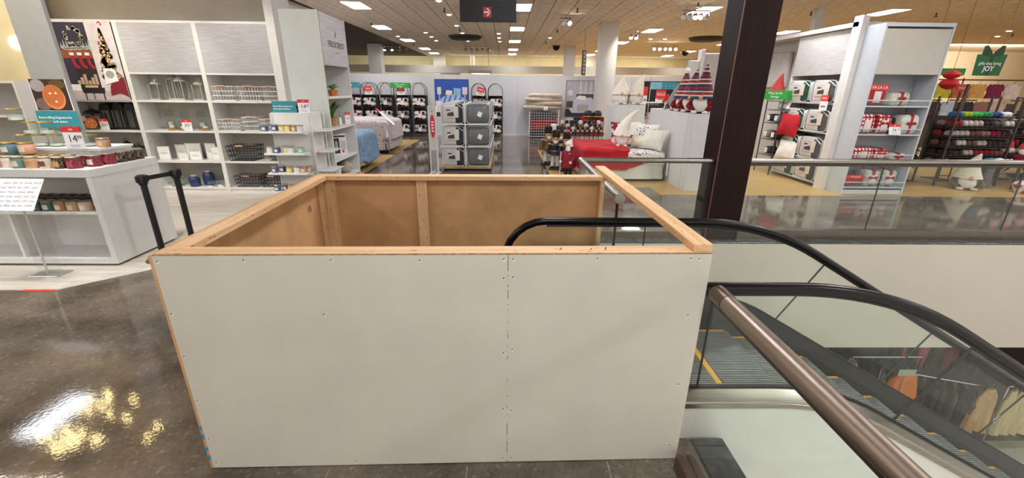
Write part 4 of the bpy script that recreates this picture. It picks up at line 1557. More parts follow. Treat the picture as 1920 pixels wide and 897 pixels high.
tiers = {1.32: [(-.31, '3c5285', 'blue'), (-.20, '3c5285', 'blue'), (-.07, 'd8bf4a', 'yellow'), (.01, 'e0c95c', 'yellow'), (.10, 'b98a68', 'tan'), (.18, 'cfd2d2', 'white')],
         1.02: [(-.29, 'd9d8d6', 'white'), (-.19, '3a4674', 'navy'), (-.09, 'cdb948', 'yellow'), (.0, 'd6d5d2', 'white'), (.15, '7fbfa0', 'mint')],
         .74: [(-.27, '45557f', 'blue'), (-.19, '32406d', 'navy'), (-.06, 'cdbb4c', 'yellow'), (.05, 'd8dad8', 'white'), (.14, 'bf8d66', 'tan'), (.2, 'b98a62', 'tan')],
         .47: [(-.28, '45557f', 'blue'), (-.19, '3a4674', 'navy'), (-.08, 'd0bd58', 'yellow'), (.02, 'd9d8d4', 'white'), (.12, '8a8a86', 'grey')]}
for zz, row in tiers.items():
    for i, (dx, hx, nm) in enumerate(row):
        lb = '%s candle jar, %s from left, %s of the candle stand' % (nm, ORD[i], TIERN[zz])
        back = .06 if (zz, i) in ((1.32, 1), (.74, 1), (.47, 1), (.74, 5), (1.02, 2)) else 0
        loc = (-3.05 + dx, 6.3 - .16 + back, zz)
        if not P:
            P['s'] = candle(lb, loc, hx, grp='candles on the four tier stand', lab='cfcac0')
        else:
            dup(P['s'], loc, label=lb, mats={'filled_glass': waxm(hx)})

# --- big white candle counter in front
ct = thing('candle_counter', 'white two level candle counter with open shelf front, at the left edge', 'counter', (-4.3, 4.42, 0))
CX0 = -3.2
MB().bb(CX0, 0, 1.0, 0, .9, 1.08).build('counter_top', WHITE, ct, smooth=0)
MB().bb(-.06, .0, .09, -.003, .9, .998).build('end_panel', WHITE, ct, smooth=0)
MB().bb(CX0, .0, .03, -.003, .9, .09).build('plinth', WHITE, ct, smooth=0)
MB().bb(CX0 + .02, .03, 0, -.03, .87, .03).build('recessed_base', BLACK, ct, smooth=0)
MB().bb(CX0, .44, .09, -.06, .46, .998).build('divider_back', WHITE, ct, smooth=0)
MB().bb(CX0, .01, .595, -.06, .44, .62).build('shelf', WHITE, ct, smooth=0)
MB().bb(-1.05, .03, .09, -1.02, .44, .595).build('partition', WHITE, ct, smooth=0)
MB().bb(CX0, .4, .93, -.06, .44, .998).build('rear_valance', GREYIN, ct, smooth=0)
hs = MB()
for zz in range(8):
    for xx in (-.95, -.3, -1.4):
        hs.bb(xx, .438, .2 + .045 * zz, xx + .006, .44, .206 + .045 * zz)
hs.build('peg_holes', MATS['hole_grey'], ct, smooth=0)
o = thing('display_riser', 'white raised display block on the candle counter', 'display riser', (-4.52, 4.95, 1.08))
MB().rbox(-2.2, -.12, 0, .02, .3, .16, .004).build('block', WHITE, o, smooth=0)
MB().bb(-2.2, -.13, .14, .03, .31, .165).build('ledge', WHITE, o, smooth=0)
ROW = [(-5.37, 4.55, 'd8b9a4', 'pink', LIDS, None), (-5.22, 4.56, 'e2cfc4', 'pale pink', LIDS, None), (-5.09, 4.53, '5f8074', 'sage green', LIDS, None), (-4.95, 4.53, 'c79a72', 'tan', LIDS, 'b98a66'),
       (-4.81, 4.53, 'd8c4b2', 'cream', LIDS, '6b4a36'), (-4.67, 4.53, '2a201d', 'black speckled', LIDS, 'c99a5e'), (-4.53, 4.53, '7a1e2c', 'berry red', LIDS, 'a8495a'), (-4.44, 4.66, '7a1e2c', 'berry red', LIDS, None),
       (-4.41, 4.80, '7a1e2c', 'berry red', LIDS, 'a8495a'), (-4.40, 4.93, '2a201d', 'black speckled', LIDS, 'c99a5e'), (-4.40, 5.05, '2a201d', 'black speckled', LIDS, 'c99a5e'),
       (-4.40, 5.17, '2a201d', 'black speckled', LIDS, 'c99a5e'), (-4.55, 4.68, '7a1e2c', 'berry red', LIDS, None), (-4.70, 4.67, '3a2a24', 'dark brown', LIDS, None)]
big = None
BERRY = pattern('berry_wax', '6e1626', ['a03040', '571020', 'b9606a'], 60, .35, .3)
SPECK = pattern('speckled_wax', '231a18', ['d9b27a', 'c98f52', 'e6c79a'], 75, .32, .3)
for i, (px, py, hx, nm, ld, lab) in enumerate(ROW):
    lb = '%s three wick candle jar, %s along the front edge of the counter' % (nm, ORD[i])
    if i > 11:
        lb = '%s three wick candle jar standing behind the %s' % (nm, 'front corner' if i == 12 else 'front row')
    m = BERRY if 'berry' in nm else SPECK if 'speckled' in nm else waxm(hx)
    if big is None:
        big = candle(lb, (px, py, 1.08), hx, .066, .11, LIDS, 'big candles on the counter', lab='e2d6c8')
    else:
        dup(big, (px, py, 1.08), label=lb, mats={'filled_glass': m, 'paper_label': mat('label_' + (lab or 'd9c9b9'), lab or 'd9c9b9', .6)})
bk = [(-5.33, 4.70, '5b7f86', 'teal', 1.20), (-5.15, 4.70, 'd9a585', 'peach', 1.20), (-5.0, 4.70, 'd9b59a', 'peach', 1.08), (-5.17, 4.70, '9aa17e', 'olive', 1.08), (-5.35, 4.70, 'dcbfa6', 'cream', 1.08),
      (-5.5, 4.74, 'e0c3ae', 'pink', 1.20), (-5.5, 4.74, 'd9c9b2', 'cream', 1.08), (-4.86, 4.70, 'd5b79d', 'tan', 1.08)]
gl = None
for i, (px, py, hx, nm, zz) in enumerate(bk):
    lb = '%s gold lidded candle jar, %s %s behind the front row' % (nm, ORD[i], 'stacked on another' if zz > 1.1 else 'standing')
    if gl is None:
        gl = candle(lb, (px, py, zz + (.002 if zz > 1.1 else 0)), hx, .068, .108, LIDG, 'gold lidded candles on the counter', lab='e2d6c8')
    else:
        dup(gl, (px, py, zz + (.002 if zz > 1.1 else 0)), label=lb, mats={'filled_glass': waxm(hx)})
CLR = [(-5.45, 4.98, 1.245), (-5.27, 4.98, 1.245), (-5.09, 4.97, 1.245), (-4.91, 4.98, 1.245), (-5.36, 5.0, 1.382), (-5.18, 5.0, 1.382), (-5.5, 5.02, 1.519), (-4.75, 5.02, 1.245)]
cl = None
for i, (px, py, zz) in enumerate(CLR):
    lb = 'pale green glass candle jar with gold lid, %s on the raised display block' % ORD[i]
    if cl is None:
        cl = candle(lb, (px, py, zz), 'd5dccb', .07, .12, LIDG, 'pale glass candles on the riser', clear=True)
    else:
        dup(cl, (px, py, zz), label=lb)
price_sign('large fourteen ninety-nine price card on the candle counter', (-4.68, 4.76, 1.245), '14', .2, .24, 0, .105, '99')
candle('small sage candle jar left of the large price card', (-4.8, 4.86, 1.245), '8fa596', .05, .08, LIDS)
candle('small tan candle jar right of the large price card', (-4.55, 4.95, 1.245), 'b08a68', .06, .09, LIDS, lab='c9a482')
o = thing('acrylic_divider', 'clear acrylic divider standing behind the price card', 'divider', (-4.86, 5.12, 1.245))
MB().bb(-.2, -.003, 0, .2, .003, .2).build('sheet', ACRYL, o, smooth=0)
MB().bb(-.2, -.003, -.0, .2, .06, .004).build('foot', ACRYL, o, smooth=0)
LOW = [('49504c', 'dark grey'), ('3f6a5e', 'green'), ('3f6a5e', 'green'), ('3f6a5e', 'green'), ('46705f', 'green'), ('b88a60', 'tan'), ('c9a888', 'cream'), ('cdb198', 'cream')]
for i, (hx, nm) in enumerate(LOW):
    px = (-5.43, -5.31, -5.19, -5.07, -4.94, -4.81, -4.68, -4.55)[i]
    dup(big, (px, 4.52, .62), label='%s candle jar, %s from left on the shelf inside the counter' % (nm, ORD[i]), group='candles on the counter shelf', mats={'filled_glass': waxm(hx)}, sc=.9)
for i in range(8):
    px = -5.4 + .125 * i
    dup(big, (px, 4.66, .62), label='dark lidded candle jar, %s in the second row inside the counter' % ORD[i], group='candles on the counter shelf', mats={'filled_glass': waxm('4a4440'), 'lid': mat('dark_lid', '4a4038', .4, .6)}, sc=.9)
for i in range(7):
    px = -5.33 + .125 * i
    dup(big, (px, 4.79, .62), label='dark lidded candle jar, %s in the back row inside the counter' % ORD[i], group='candles on the counter shelf', mats={'filled_glass': waxm('4a4440'), 'lid': mat('dark_lid', '4a4038', .4, .6)}, sc=.9)

# --- handwritten notice on a clear stand
o = thing('notice_stand', 'clear acrylic floor stand holding a handwritten white notice', 'sign', (-4.83, 4.2, 0))
MB().rbox(-.15, -.09, .004, .15, .09, .016, .004).build('base_plate', mat('stand_base_grey', 'b5b2ac', .3, .5), o, smooth=0)
MB().rbox(-.17, -.11, .002, .17, .11, .009, .002).build('acrylic_foot', ACRYL, o, smooth=0)
MB().bb(-.13, -.004, .016, .13, .004, .72).build('acrylic_sheet', ACRYL, o, smooth=0)
MB().tube([(-.01, -.02, .016), (-.01, -.02, .78)], .009, 8).build('post', mat('post_clear', 'c9c9c4', .2, .3), o)
pp = MB().at((0.0, -.04, .88), rx=-.62).bb(-.22, -.002, -.17, .22, .002, .17).build('paper', CARD, o, smooth=0)
sq = MB()
rw = random.Random(2)
for ln in range(6):
    x = -.19 + .03 * rw.random()
    zz = .12 - ln * .048
    while x < .17:
        wl = .03 + rw.random() * .05
        n = max(3, int(wl / .008))
        sq.at((0, -.04, .88), rx=-.62)
        sq.tube([(x + wl * i / n, -.004, zz + (.016 if i % 2 else -.010) * (.4 + .6 * rw.random())) for i in range(n + 1)], .0014, 4)
        x += wl + .016
sq.build('handwriting', INK, o)

# --- belt barrier: two posts
STB = mat('barrier_black', '131314', .4, vary=.1)
for k, (px, py, lb) in enumerate(((-3.97, 4.64, 'black belt barrier post left of the enclosure, the nearer one'), (-3.87, 5.0, 'black belt barrier post left of the enclosure, the farther one'))):
    o = thing('belt_barrier_post', lb, 'barrier post', (px, py, 0), 1.3, 'belt barrier posts')
    MB().lathe([(.17, 0), (.175, .008), (.165, .02), (.06, .035), (.035, .04)], n=28).build('base', mat('barrier_base_grey', '6d6a66', .35, .8), o)
    MB().cyl((0, 0, .03), (0, 0, .90), .031, n=18).build('pole', STB, o)
    MB().lathe([(.04, .88), (.043, .89), (.043, .98), (.036, .99), (0, .99)], n=18).build('belt_head', STB, o)
    hd = MB()
    for t in range(4):
        hd.box((.045 * cos(t * pi / 2), .045 * sin(t * pi / 2), .945), (.03, .03, .07))
    hd.build('belt_clip', STB, o, smooth=0)
o = thing('retractable_belt', 'black retractable belt stretched between the two barrier posts', 'belt', (-3.97, 4.64, 0))
MB().tube([(.016, .058, .945), (.05, .18, .943), (.083, .30, .945)], .004, 4)
g = MB()
g.bb(0, -.0015, -.024, .26, .0015, .024)
g.build('webbing', STB, o, (.016, .055, .945), 0, (0, 0, atan2(.36, .10)))

# --- tall tower with brand panel
FTX = -3.24
tw = thing('brand_shelf_tower', 'tall white shelf tower with grey brand panel facing right', 'shelves', (0, 0, 0))
MB().rbox(-3.24, 6.80, 0, -2.70, 6.84, 2.95, .003).build('near_side', mat('tower_side_pale', 'cdd0c8', .45, vary=.02), tw, smooth=0)
MB().bb(-3.24, 7.88, 0, -2.70, 7.91, 2.95).build('far_side', WHITE, tw, smooth=0)
MB().bb(-3.24, 6.84, 0, -3.21, 7.88, 2.95).build('back', mat('tower_inner', 'c9cdc8', .5, vary=.02), tw, smooth=0)
MB().bb(-3.21, 6.84, 2.92, -2.72, 7.88, 2.95).build('top', WHITE, tw, smooth=0)
for zz in (.1, .47, .80, 1.30, 1.77):
    MB().bb(-3.21, 6.84, zz - .035, -2.705, 7.88, zz).build('shelf', WHITE, tw, smooth=0)
p = MB().bb(-2.72, 6.84, 2.22, -2.69, 7.88, 2.94).build('woven_panel', MATS['grey_woven_panel'], tw, smooth=0)
text('FIELDCREST', INK, tw, .125, (-2.687, 7.40, 2.53), (pi / 2, 0, pi / 2), shear=0)
tag(MB().bb(-2.69, 7.34, 2.41, -2.687, 7.385, 2.425).bb(-2.69, 7.40, 2.41, -2.687, 7.46, 2.425).build('small_print', INKG, tw, smooth=0), kind='stuff')
lf = MB()
lf.add([(-2.688, 7.40, 2.62), (-2.688, 7.425, 2.68), (-2.688, 7.405, 2.75), (-2.688, 7.385, 2.68)], [(0, 1, 2, 3)])
lf.build('leaf_emblem', INK, tw, smooth=0)
TERR = mat('terracotta', 'c8703c', .8, vary=.1, scale=20)
LEAF = mat('succulent_green', '7da05a', .6, vary=.2, scale=30)
LEAFD = mat('deep_leaf_green', '2f5626', .45, vary=.3, scale=20, col2='5f8f3c')
STRAWB = mat('woven_straw', 'b58f5c', .85, vary=.25, scale=60)


def plant(lb, loc, pot, leaf, pr, ph, n, ll, lw, spread, seed, cup=.4, grp=None):
    o = thing('potted_plant', lb, 'plant', loc, 0, grp)
    MB().lathe([(pr * .75, 0), (pr, ph * .85), (pr * 1.03, ph), (pr * .9, ph), (0, ph * .92)], n=16).build('pot', pot, o)
    rn = random.Random(seed)
    for k in range(n):
        a = 2 * pi * k / n * 2.4 + rn.random()
        ti = spread * (.35 + .65 * rn.random())
        L = ll * (.7 + .4 * rn.random())
        mb = MB()
        vs, fs = [], []
        for i in range(5):
            u = i / 4
            wd = lw * (.35 + 1.5 * u * (1.02 - u)) * (1 if i < 4 else .12)
            t = ti * (u ** 1.3)
            r = L * u * sin(t) + pr * .25
            zz = ph * .9 + L * u * cos(t)
            vs += [(-wd / 2, r, zz + cup * wd * .3), (0, r, zz), (wd / 2, r, zz + cup * wd * .3)]
        for i in range(4):
            for j in range(2):
                fs.append((3 * i + j, 3 * i + j + 1, 3 * i + j + 4, 3 * i + j + 3))
        mb.at(rz=a).add(vs, fs)
        mb.build('leaf', leaf, o, smooth=60)
    return o


plant('small succulent in terracotta pot, right one on the top tower shelf', (-2.85, 7.45, 1.77), TERR, LEAF, .075, .09, 22, .13, .055, 1.3, 1)
plant('small succulent in terracotta pot, left one on the top tower shelf', (-2.86, 7.02, 1.77), TERR, LEAF, .07, .09, 20, .12, .05, 1.3, 2)
plant('broad leaved green plant in straw basket on the tower', (-2.88, 7.32, 1.30), STRAWB, LEAFD, .1, .13, 26, .30, .10, 1.0, 3)
plant('bushy green plant in straw pot left on the tower', (-2.86, 7.02, 1.30), STRAWB, LEAFD, .085, .13, 22, .25, .085, 1.1, 4)
plant('dark leaved plant in white pot on the lower tower shelf', (-2.86, 7.20, .47), mat('pot_white', 'd8d4ca', .5), mat('dark_leaf', '232a26', .5, vary=.3, scale=20), .08, .14, 18, .26, .07, 1.0, 5)
plant('small yellow green plant at the foot of the tower', (-2.86, 7.0, .47), STRAWB, mat('lime_leaf', 'a5a548', .6), .05, .08, 12, .14, .04, 1.1, 6)
o = thing('stone_vase', 'squat beige stone vase on the lower tower shelf', 'vase', (-2.86, 7.6, .47))
MB().lathe([(.06, 0), (.12, .05), (.13, .12), (.07, .19), (.045, .2), (.05, .22), (.04, .215)], n=20).build('body', mat('vase_stone', 'b5a58f', .75, vary=.12, scale=18), o)
o = thing('white_candle_bottle', 'small white bottle beside the plant on the tower', 'bottle', (-2.8, 7.47, 1.30))
MB().lathe([(.022, 0), (.025, .01), (.025, .1), (.012, .12), (.012, .15), (0, .15)], n=12).build('body', CARD, o)
MB().lathe([(.0135, .135), (.0135, .155), (0, .156)], n=10).build('cap', LIDG, o)
price_sign('small price card at the right end of the tower plant shelf', (-2.76, 7.72, 1.30), '20', .11, .2, pi / 2 - .5, .05)
o = thing('boxed_diffuser', 'black and white printed product box on the tower shelf', 'box', (-2.86, 7.42, .80), pi / 2 - .9)
MB().rbox(-.12, -.07, 0, .12, .07, .36, .003).build('carton', mat('carton_white', 'e4e3e2', .5), o, smooth=0)
q = Print(o, .24, .36, -.072)
q.rect(.08, .86, .92, .94, INK)
q.rect(.08, .12, .48, .82, mat('print_black', '', .5))
q.ell(.28, .46, .1, .26, mat('print_grey', 'a5a5a5', .5))
q.many([rect(.56, .3 + .07 * k, .9, .325 + .07 * k) for k in range(6)], INKG)
q.ell(.7, .2, .08, .06, REDSIGN)

# white wall shelves of the alcove beyond the left column
o = thing('alcove_shelves', 'white shelves in the cream alcove left of the poster column', 'shelves', (-7.75, 6.9, 0))
MB().bb(-1.2, .38, 0, .35, .42, 1.95).build('back', GREYIN, o, smooth=0)
MB().bb(.32, 0, 0, .35, .38, 1.95).build('upright', WHITE, o, smooth=0)
for zz in (.5, 1.0, 1.45, 1.95):
    MB().bb(-1.2, 0, zz - .035, .32, .38, zz).build('shelf', WHITE, o, smooth=0)

# ================================================================== BEDDING DEPARTMENT, MIDDLE
def sale_card(lb, loc, w, h, rz=0, rx=0, ry=0, red=.35, body=None):
    o = thing('sale_card', lb, 'price sign', loc, rz)
    o.rotation_euler = (rx, ry, rz)
    MB().bb(-w / 2, -.004, 0, w / 2, .004, h).build('card', CARD, o, smooth=0)
    MB().bb(-w / 2, -.0055, h * (1 - red), w / 2, .0055, h).build('red_header', REDSIGN, o, smooth=0)
    if body:
        text(body, CARD, o, h * red * .5, (0, -.0065, h * (1 - red / 2)))
    MB().bb(-w * .3, -.005, h * .2, w * .3, -.004, h * .32).build('small_print', INKG, o, smooth=0)
    return o


# --- grey comforter sets stacked on a pallet
cart = thing('bedding_pallet', 'low wooden pallet with wire frame holding grey comforter sets', 'pallet', (-.95, 10.3, 0))
MB().rbox(-.62, 0, .06, .60, 2.75, .11, .004).build('deck', mat('pallet_plywood', 'a9885c', .7, vary=.15, scale=6), cart, smooth=0)
MB().bb(-.55, .06, 0, .53, 2.69, .06).build('runner_base', mat('pallet_dark', '2a2522', .8), cart, smooth=0)
for zz in (.585, 1.10):
    for y0 in (.02, 2.70):
        MB().bb(-.62, y0, zz - .012, .60, y0 + .03, zz + .012).build('cross_bar', WHITE2, cart, smooth=0)
    for x0 in (-.62, -.012, .58):
        MB().bb(x0, .05, zz - .012, x0 + .02, 2.7, zz + .004).build('side_bar', WHITE2, cart, smooth=0)
MB().bb(-.014, .0, .11, .014, .03, 1.62).build('front_post', WHITE2, cart, smooth=0)
for sx in (-.60, .585):
    MB().bb(sx, 2.72, .11, sx + .02, 2.74, 1.62).build('rear_post', WHITE2, cart, smooth=0)
GCLOTH = mat('grey_comforter', '6f6f72', .85, vary=.1, scale=10, bump=.2)
GCLOTH2 = mat('dark_grey_band', '4b4c51', .85, vary=.1, scale=10)
BAGW = mat('bag_white_card', 'dcd9d6', .4, vary=.03)
DKBAND = mat('dark_bedding_band', '35353a', .8, vary=.08)


def bag(lb, loc, w, h, d, kind, grp, band=None, photo=True):
    """zipped clear bag of bedding; kind card: white sleeve with bed photo, kind cloth: folded cloth in view"""
    o = thing('comforter_bag', lb, 'bedding set', loc, 0, grp)
    if kind == 'card':
        MB().ell((0, d / 2, h / 2), (w / 2, d / 2, h / 2), .22, .3, n=28, m=12, wob=.012, wf=5, seed=1).build('bag', BAGW, o, smooth=60)
        b = MB().at((w * .27, 0, 0)).ell((0, d / 2, h / 2), (w * .19, d / 2 + .006, h / 2 * 1.0), .25, .3, n=28, m=12)
        b.build('cloth_band', band or DKBAND, o, smooth=60)
        MB().bb(-w * .34, -.016, h * .28, w * .12, -.008, h * .82).build('photo_card', mat('bag_photo_ground', 'cfc8c2', .5), o, smooth=0)
        q = Print(o, w * .44, h * .5, -.017, x0=-w * .33, z0=h * .3)
        q.rect(0, .0, 1, .22, mat('print_sand', 'cdbfb2', .5))
        q.poly([(.25, .15), (.3, .42), (.5, .55), (.85, .55), (.95, .15)], mat('print_bed_dark', '3f3d42', .5))
        q.rect(.2, .62, .55, .78, mat('print_headboard', '4a4544', .5))
        q.rect(.3, .5, .6, .62, CARD)
        MB().bb(w * .07, -.022, h * .3, w * .26, -.017, h * .84).build('info_card', mat('info_card_cream', 'd9cfc3', .5), o, smooth=0)
        MB().tube([(w * .16, -.004, h * .96), (w * .30, -.012, h * .88), (w * .44, -.006, h * .74)], .008, 6).build('strap', mat('strap_white', 'e6e6e6', .4), o)
    else:
        MB().ell((0, d / 2, h / 2), (w / 2 * .97, d / 2, h / 2 * .97), .22, .3, n=28, m=12, wob=.016, wf=6, seed=3).build('folded_cloth', GCLOTH, o, smooth=60)
        MB().ell((0, d / 2, h / 2), (w / 2, d / 2 + .008, h / 2), .22, .3, n=28, m=12).build('clear_bag', BAGP, o, smooth=60)
        MB().at((.02, -.012, h * .36), ry=.4).bb(-.05, -.003, 0, .05, .0, .11).build('hang_tag', CARD, o, smooth=0)
    ring = []
    for k in range(32):
        t = 2 * pi * k / 32
        ring.append((math.copysign(abs(cos(t)) ** .3, cos(t)) * w * .485, -.001, h / 2 + math.copysign(abs(sin(t)) ** .3, sin(t)) * h * .485))
    MB().tube(ring, .008, 6, closed=True).build('piping', mat('bag_piping', 'cfcfcf', .35), o)
    return o


LV = [(.112, 'bottom'), (.60, 'middle'), (1.115, 'top')]
card0 = cloth0 = None
for r in range(4):
    for zz, nm in LV:
        dep = ['front', 'second', 'third', 'rear'][r]
        y = 10.36 + r * .66
        l1 = 'white sleeved comforter bag, left stack, %s layer, %s row of the pallet' % (nm, dep)
        l2 = 'clear bag of grey comforter, right stack, %s layer, %s row of the pallet' % (nm, dep)
        if card0 is None:
            card0 = bag(l1, (-1.25, y, zz), .56, .465, .6, 'card', 'bagged comforters on the pallet')
            cloth0 = bag(l2, (-.65, y, zz), .56, .465, .6, 'cloth', 'bagged comforters on the pallet')
        else:
            dup(card0, (-1.25, y, zz), label=l1)
            dup(cloth0, (-.65, y, zz), label=l2)
# tall narrow sale sign frame beside the pallet
o = thing('floor_sign_frame', 'tall narrow white floor sign frame with red sale oval', 'sign', (-1.66, 9.98, 0), -.25)
for sx in (-.09, .09):
    MB().bb(sx - .014, -.014, 0, sx + .014, .014, 1.53).build('post', WHITE2, o, smooth=0)
MB().bb(-.09, -.012, 1.50, .09, .012, 1.53).bb(-.09, -.012, .55, .09, .012, .57).build('cross_rail', WHITE2, o, smooth=0)
MB().bb(-.09, -.18, 0, -.06, .18, .02).bb(.06, -.18, 0, .09, .18, .02).build('foot', WHITE2, o, smooth=0)
MB().bb(-.076, -.004, .57, .076, .004, 1.50).build('poster_sheet', mat('sheet_offwhite', 'd9d4cc', .5), o, smooth=0)
q = Print(o, .15, .93, -.005, z0=.57)
q.ell(.5, .55, .4, .28, REDSIGN)
q.many([rect(.3, .42 + .07 * k, .7, .46 + .07 * k) for k in range(4)], CARD)
q.ell(.5, .9, .14, .03, MATS['print_grey'])

# --- arched chrome racks with bundled throws along the back partition
TH1 = pattern('throw_black_white', 'dcd8d4', ['1a1a1c', '1a1a1c', '2a2a2e', '8a8888'], 7, .42, .9)
TH2 = pattern('throw_red_white', 'd9cfcb', ['7a2030', '2a1a1e', '9a4a55', 'cfc5c2'], 9, .42, .9)
TH3 = pattern('throw_grey_dark', '9b9a9c', ['16161a', '16161a', 'd9d6d2', '3a3a40'], 7, .45, .9)


def bundle(lb, loc, m, grp, w=.5, rz=0):
    o = thing('throw_bundle', lb, 'blanket', loc, rz, grp)
    mb = MB()
    for zz in (.095, .255):
        mb.ell((0, 0, zz), (w / 2, .17, .092), .55, .7, n=18, m=8, wob=.03, wf=7, seed=zz * 50)
    mb.build('folded_throw', m, o, smooth=60)
    MB().bb(-.025, -.178, .0, .025, .178, .35).build('ribbon', mat('ribbon_dark_red', '5a1a20', .6), o, smooth=0)
    MB().bb(-.06, -.19, .08, .07, -.182, .24).build('tag_card', mat('tag_pink_white', 'e6d6d2', .5), o, smooth=0)
    return o


arch_defs = [(-6.1, 'far left, under the teal header'), (-5.5, 'second from left'), (-4.86, 'third from left'), (-4.2, 'under the green savings header'), (-3.52, 'right of the green header'),
             (-1.1, 'behind the grey pallet, right of the blue poster'), (-.42, 'rightmost, behind the grey pallet')]
a0 = None
bu0 = None
nb = 0
for i, (ax, lb) in enumerate(arch_defs):
    lb2 = 'chrome arched rack along the back partition, %s' % lb
    loc = (ax, 18.0, 0)
    if a0 is None:
        a0 = thing('arched_rack', lb2, 'rack', loc, 0, 'arched chrome racks')
        for sy in (0, .48):
            pts = [(-.29, sy, 0), (-.29, sy, 1.78)] + [(-.29 * cos(t), sy, 1.78 + .3 * sin(t)) for t in [pi * k / 12 for k in range(1, 12)]] + [(.29, sy, 1.78), (.29, sy, 0)]
            MB().tube(pts, .012, 6).build('arch_tube', DKMETAL, a0)
        for zz in (.12, .66, 1.16, 1.62):
            MB().bb(-.29, 0, zz - .012, .29, .48, zz).build('wire_shelf', DKMETAL, a0, smooth=0)
        MB().bb(-.285, .46, .1, .285, .47, 1.6).build('back_mesh', mat('rack_back_dark', '4a4648', .7, .3), a0, smooth=0)
    else:
        dup(a0, loc, label=lb2)
    for k, zz in enumerate((.122, .662, 1.162)):
        m = TH2 if i == 0 else [TH1, TH3, TH1][(i + k) % 3]
        l3 = '%s throw bundle with tag, %s shelf of the rack %s' % ('red and white' if i == 0 else 'black and white', ['bottom', 'middle', 'top'][k],
                                                                    ['far left', 'second from left', 'third from left', 'under green header', 'right of green header', 'behind the pallet', 'at the right end'][i])
        if bu0 is None:
            bu0 = bundle(l3, (ax, 18.2, zz), m, 'bundled throws on the arched racks')
        else:
            dup(bu0, (ax + .02 * ((i + k) % 3 - 1), 18.2, zz), label=l3, mats={'folded_throw': m})
for (cx, w, hx, lb, txt) in ((-6.12, .56, '3d8fa8', 'teal header card above the far left arched rack', None), (-4.2, .74, '2a9a3c', 'green savings header card above the fourth arched rack', 1)):
    o = thing('header_sign', lb, 'sign', (cx, 17.9, 1.88))
    MB().bb(-w / 2, -.01, 0, w / 2, .01, .2).bb(w / 2 - .02, .01, 0, w / 2, .3, .2).build('card', mat('header_' + hx, hx, .5, vary=.03), o, smooth=0)
    if txt:
        text('Wrap Up the', CARD, o, .075, (0, -.012, .14))
        text('Savings!', CARD, o, .075, (0, -.012, .06))
    else:
        MB().bb(-.2, -.0115, .08, .06, -.01, .12).build('pale_mark', CARD, o, smooth=0)
for (cx, lb) in ((-5.5, 'red sale card in the second arched rack'), (-4.2, 'red sale card under the green savings header'), (-1.05, 'red sale card tilted above the rack behind the pallet')):
    sale_card(lb, (cx, 18.04, 1.622), .3, .32, 0, 0, .25 if cx > -2 else 0, .6, 'SALE')

# --- posters on the back partition
o = thing('bedroom_poster', 'bedroom photo poster with cobalt blue wall behind the pallet', 'poster', (-2.23, 18.6, .78))
MB().bb(-.7, -.012, 0, .7, 0, 1.46).build('poster_board', mat('print_black', '', .5), o, smooth=0)
q = Print(o, 1.36, 1.42, -.013, z0=.02)
q.rect(0, 0, 1, 1, mat('print_cobalt', '1f4fae', .5), 'photo_ground')
q.rect(0, 0, 1, .3, mat('print_dark_floor', '2a2a34', .5))
q.rect(.25, .3, .75, .7, mat('print_headboard', '', .5))
q.poly([(.1, .2), (.16, .48), (.35, .6), (.7, .6), (.95, .45), (.95, .15)], mat('print_pale_blue', 'a8c3e6', .5))
q.poly([(.3, .6), (.34, .72), (.52, .7), (.5, .58)], mat('print_white', '', .5))
q.poly([(.55, .58), (.56, .78), (.78, .76), (.76, .56)], mat('print_sky', '8fb4e0', .5))
q.many([[(a, .3), (a + .05, .3), (a + .16, .58), (a + .11, .58)] for a in (.2, .34, .5, .66)], mat('print_mid_blue', '3f6fc0', .5))
q.many([rect(.06, .6, .18, .8), rect(.82, .6, .97, .8)], mat('print_lampshade', 'd9d6d4', .5))
q.many([rect(.1, .42, .14, .6), rect(.87, .42, .92, .6)], mat('print_grey', '', .5))
q.many([rect(.0, .1, .2, .42), rect(.86, .1, 1, .42)], mat('print_white', '', .5))
o = thing('bedroom_poster', 'bedroom photo poster with lavender bedding left of the white column', 'poster', (3.18, 18.6, .80))
MB().bb(-.68, -.012, 0, .68, 0, 1.44).build('poster_board', MATS['print_headboard'], o, smooth=0)
q = Print(o, 1.32, 1.40, -.013, z0=.02)
q.rect(0, 0, 1, 1, mat('print_lilac_grey', 'b3aebc', .5), 'photo_ground')
q.many([rect(.42 + .16 * k, .55, .47 + .16 * k, 1) for k in range(4)], mat('print_pale_lilac', 'cfccd8', .5))
q.rect(.4, .66, .95, .69, mat('print_pale_lilac', '', .5))
q.rect(0, 0, 1, .22, mat('print_dark_floor', '', .5))
q.rect(.32, .45, .86, .64, mat('print_headboard', '', .5))
q.poly([(.12, .2), (.2, .42), (.34, .54), (.8, .54), (.97, .38), (.97, .12), (.2, .1)], mat('print_lavender', 'c3c0d4', .5))
q.poly([(.3, .52), (.4, .6), (.62, .58), (.6, .46)], mat('print_white', '', .5))
q.rect(.36, .14, .72, .34, mat('print_grey', '', .5))
q.rect(.02, .25, .22, .44, mat('print_headboard', '', .5))
q.rect(.07, .6, .2, .74, mat('print_lampshade', '', .5))
q.rect(.12, .44, .15, .6, mat('print_grey', '', .5))

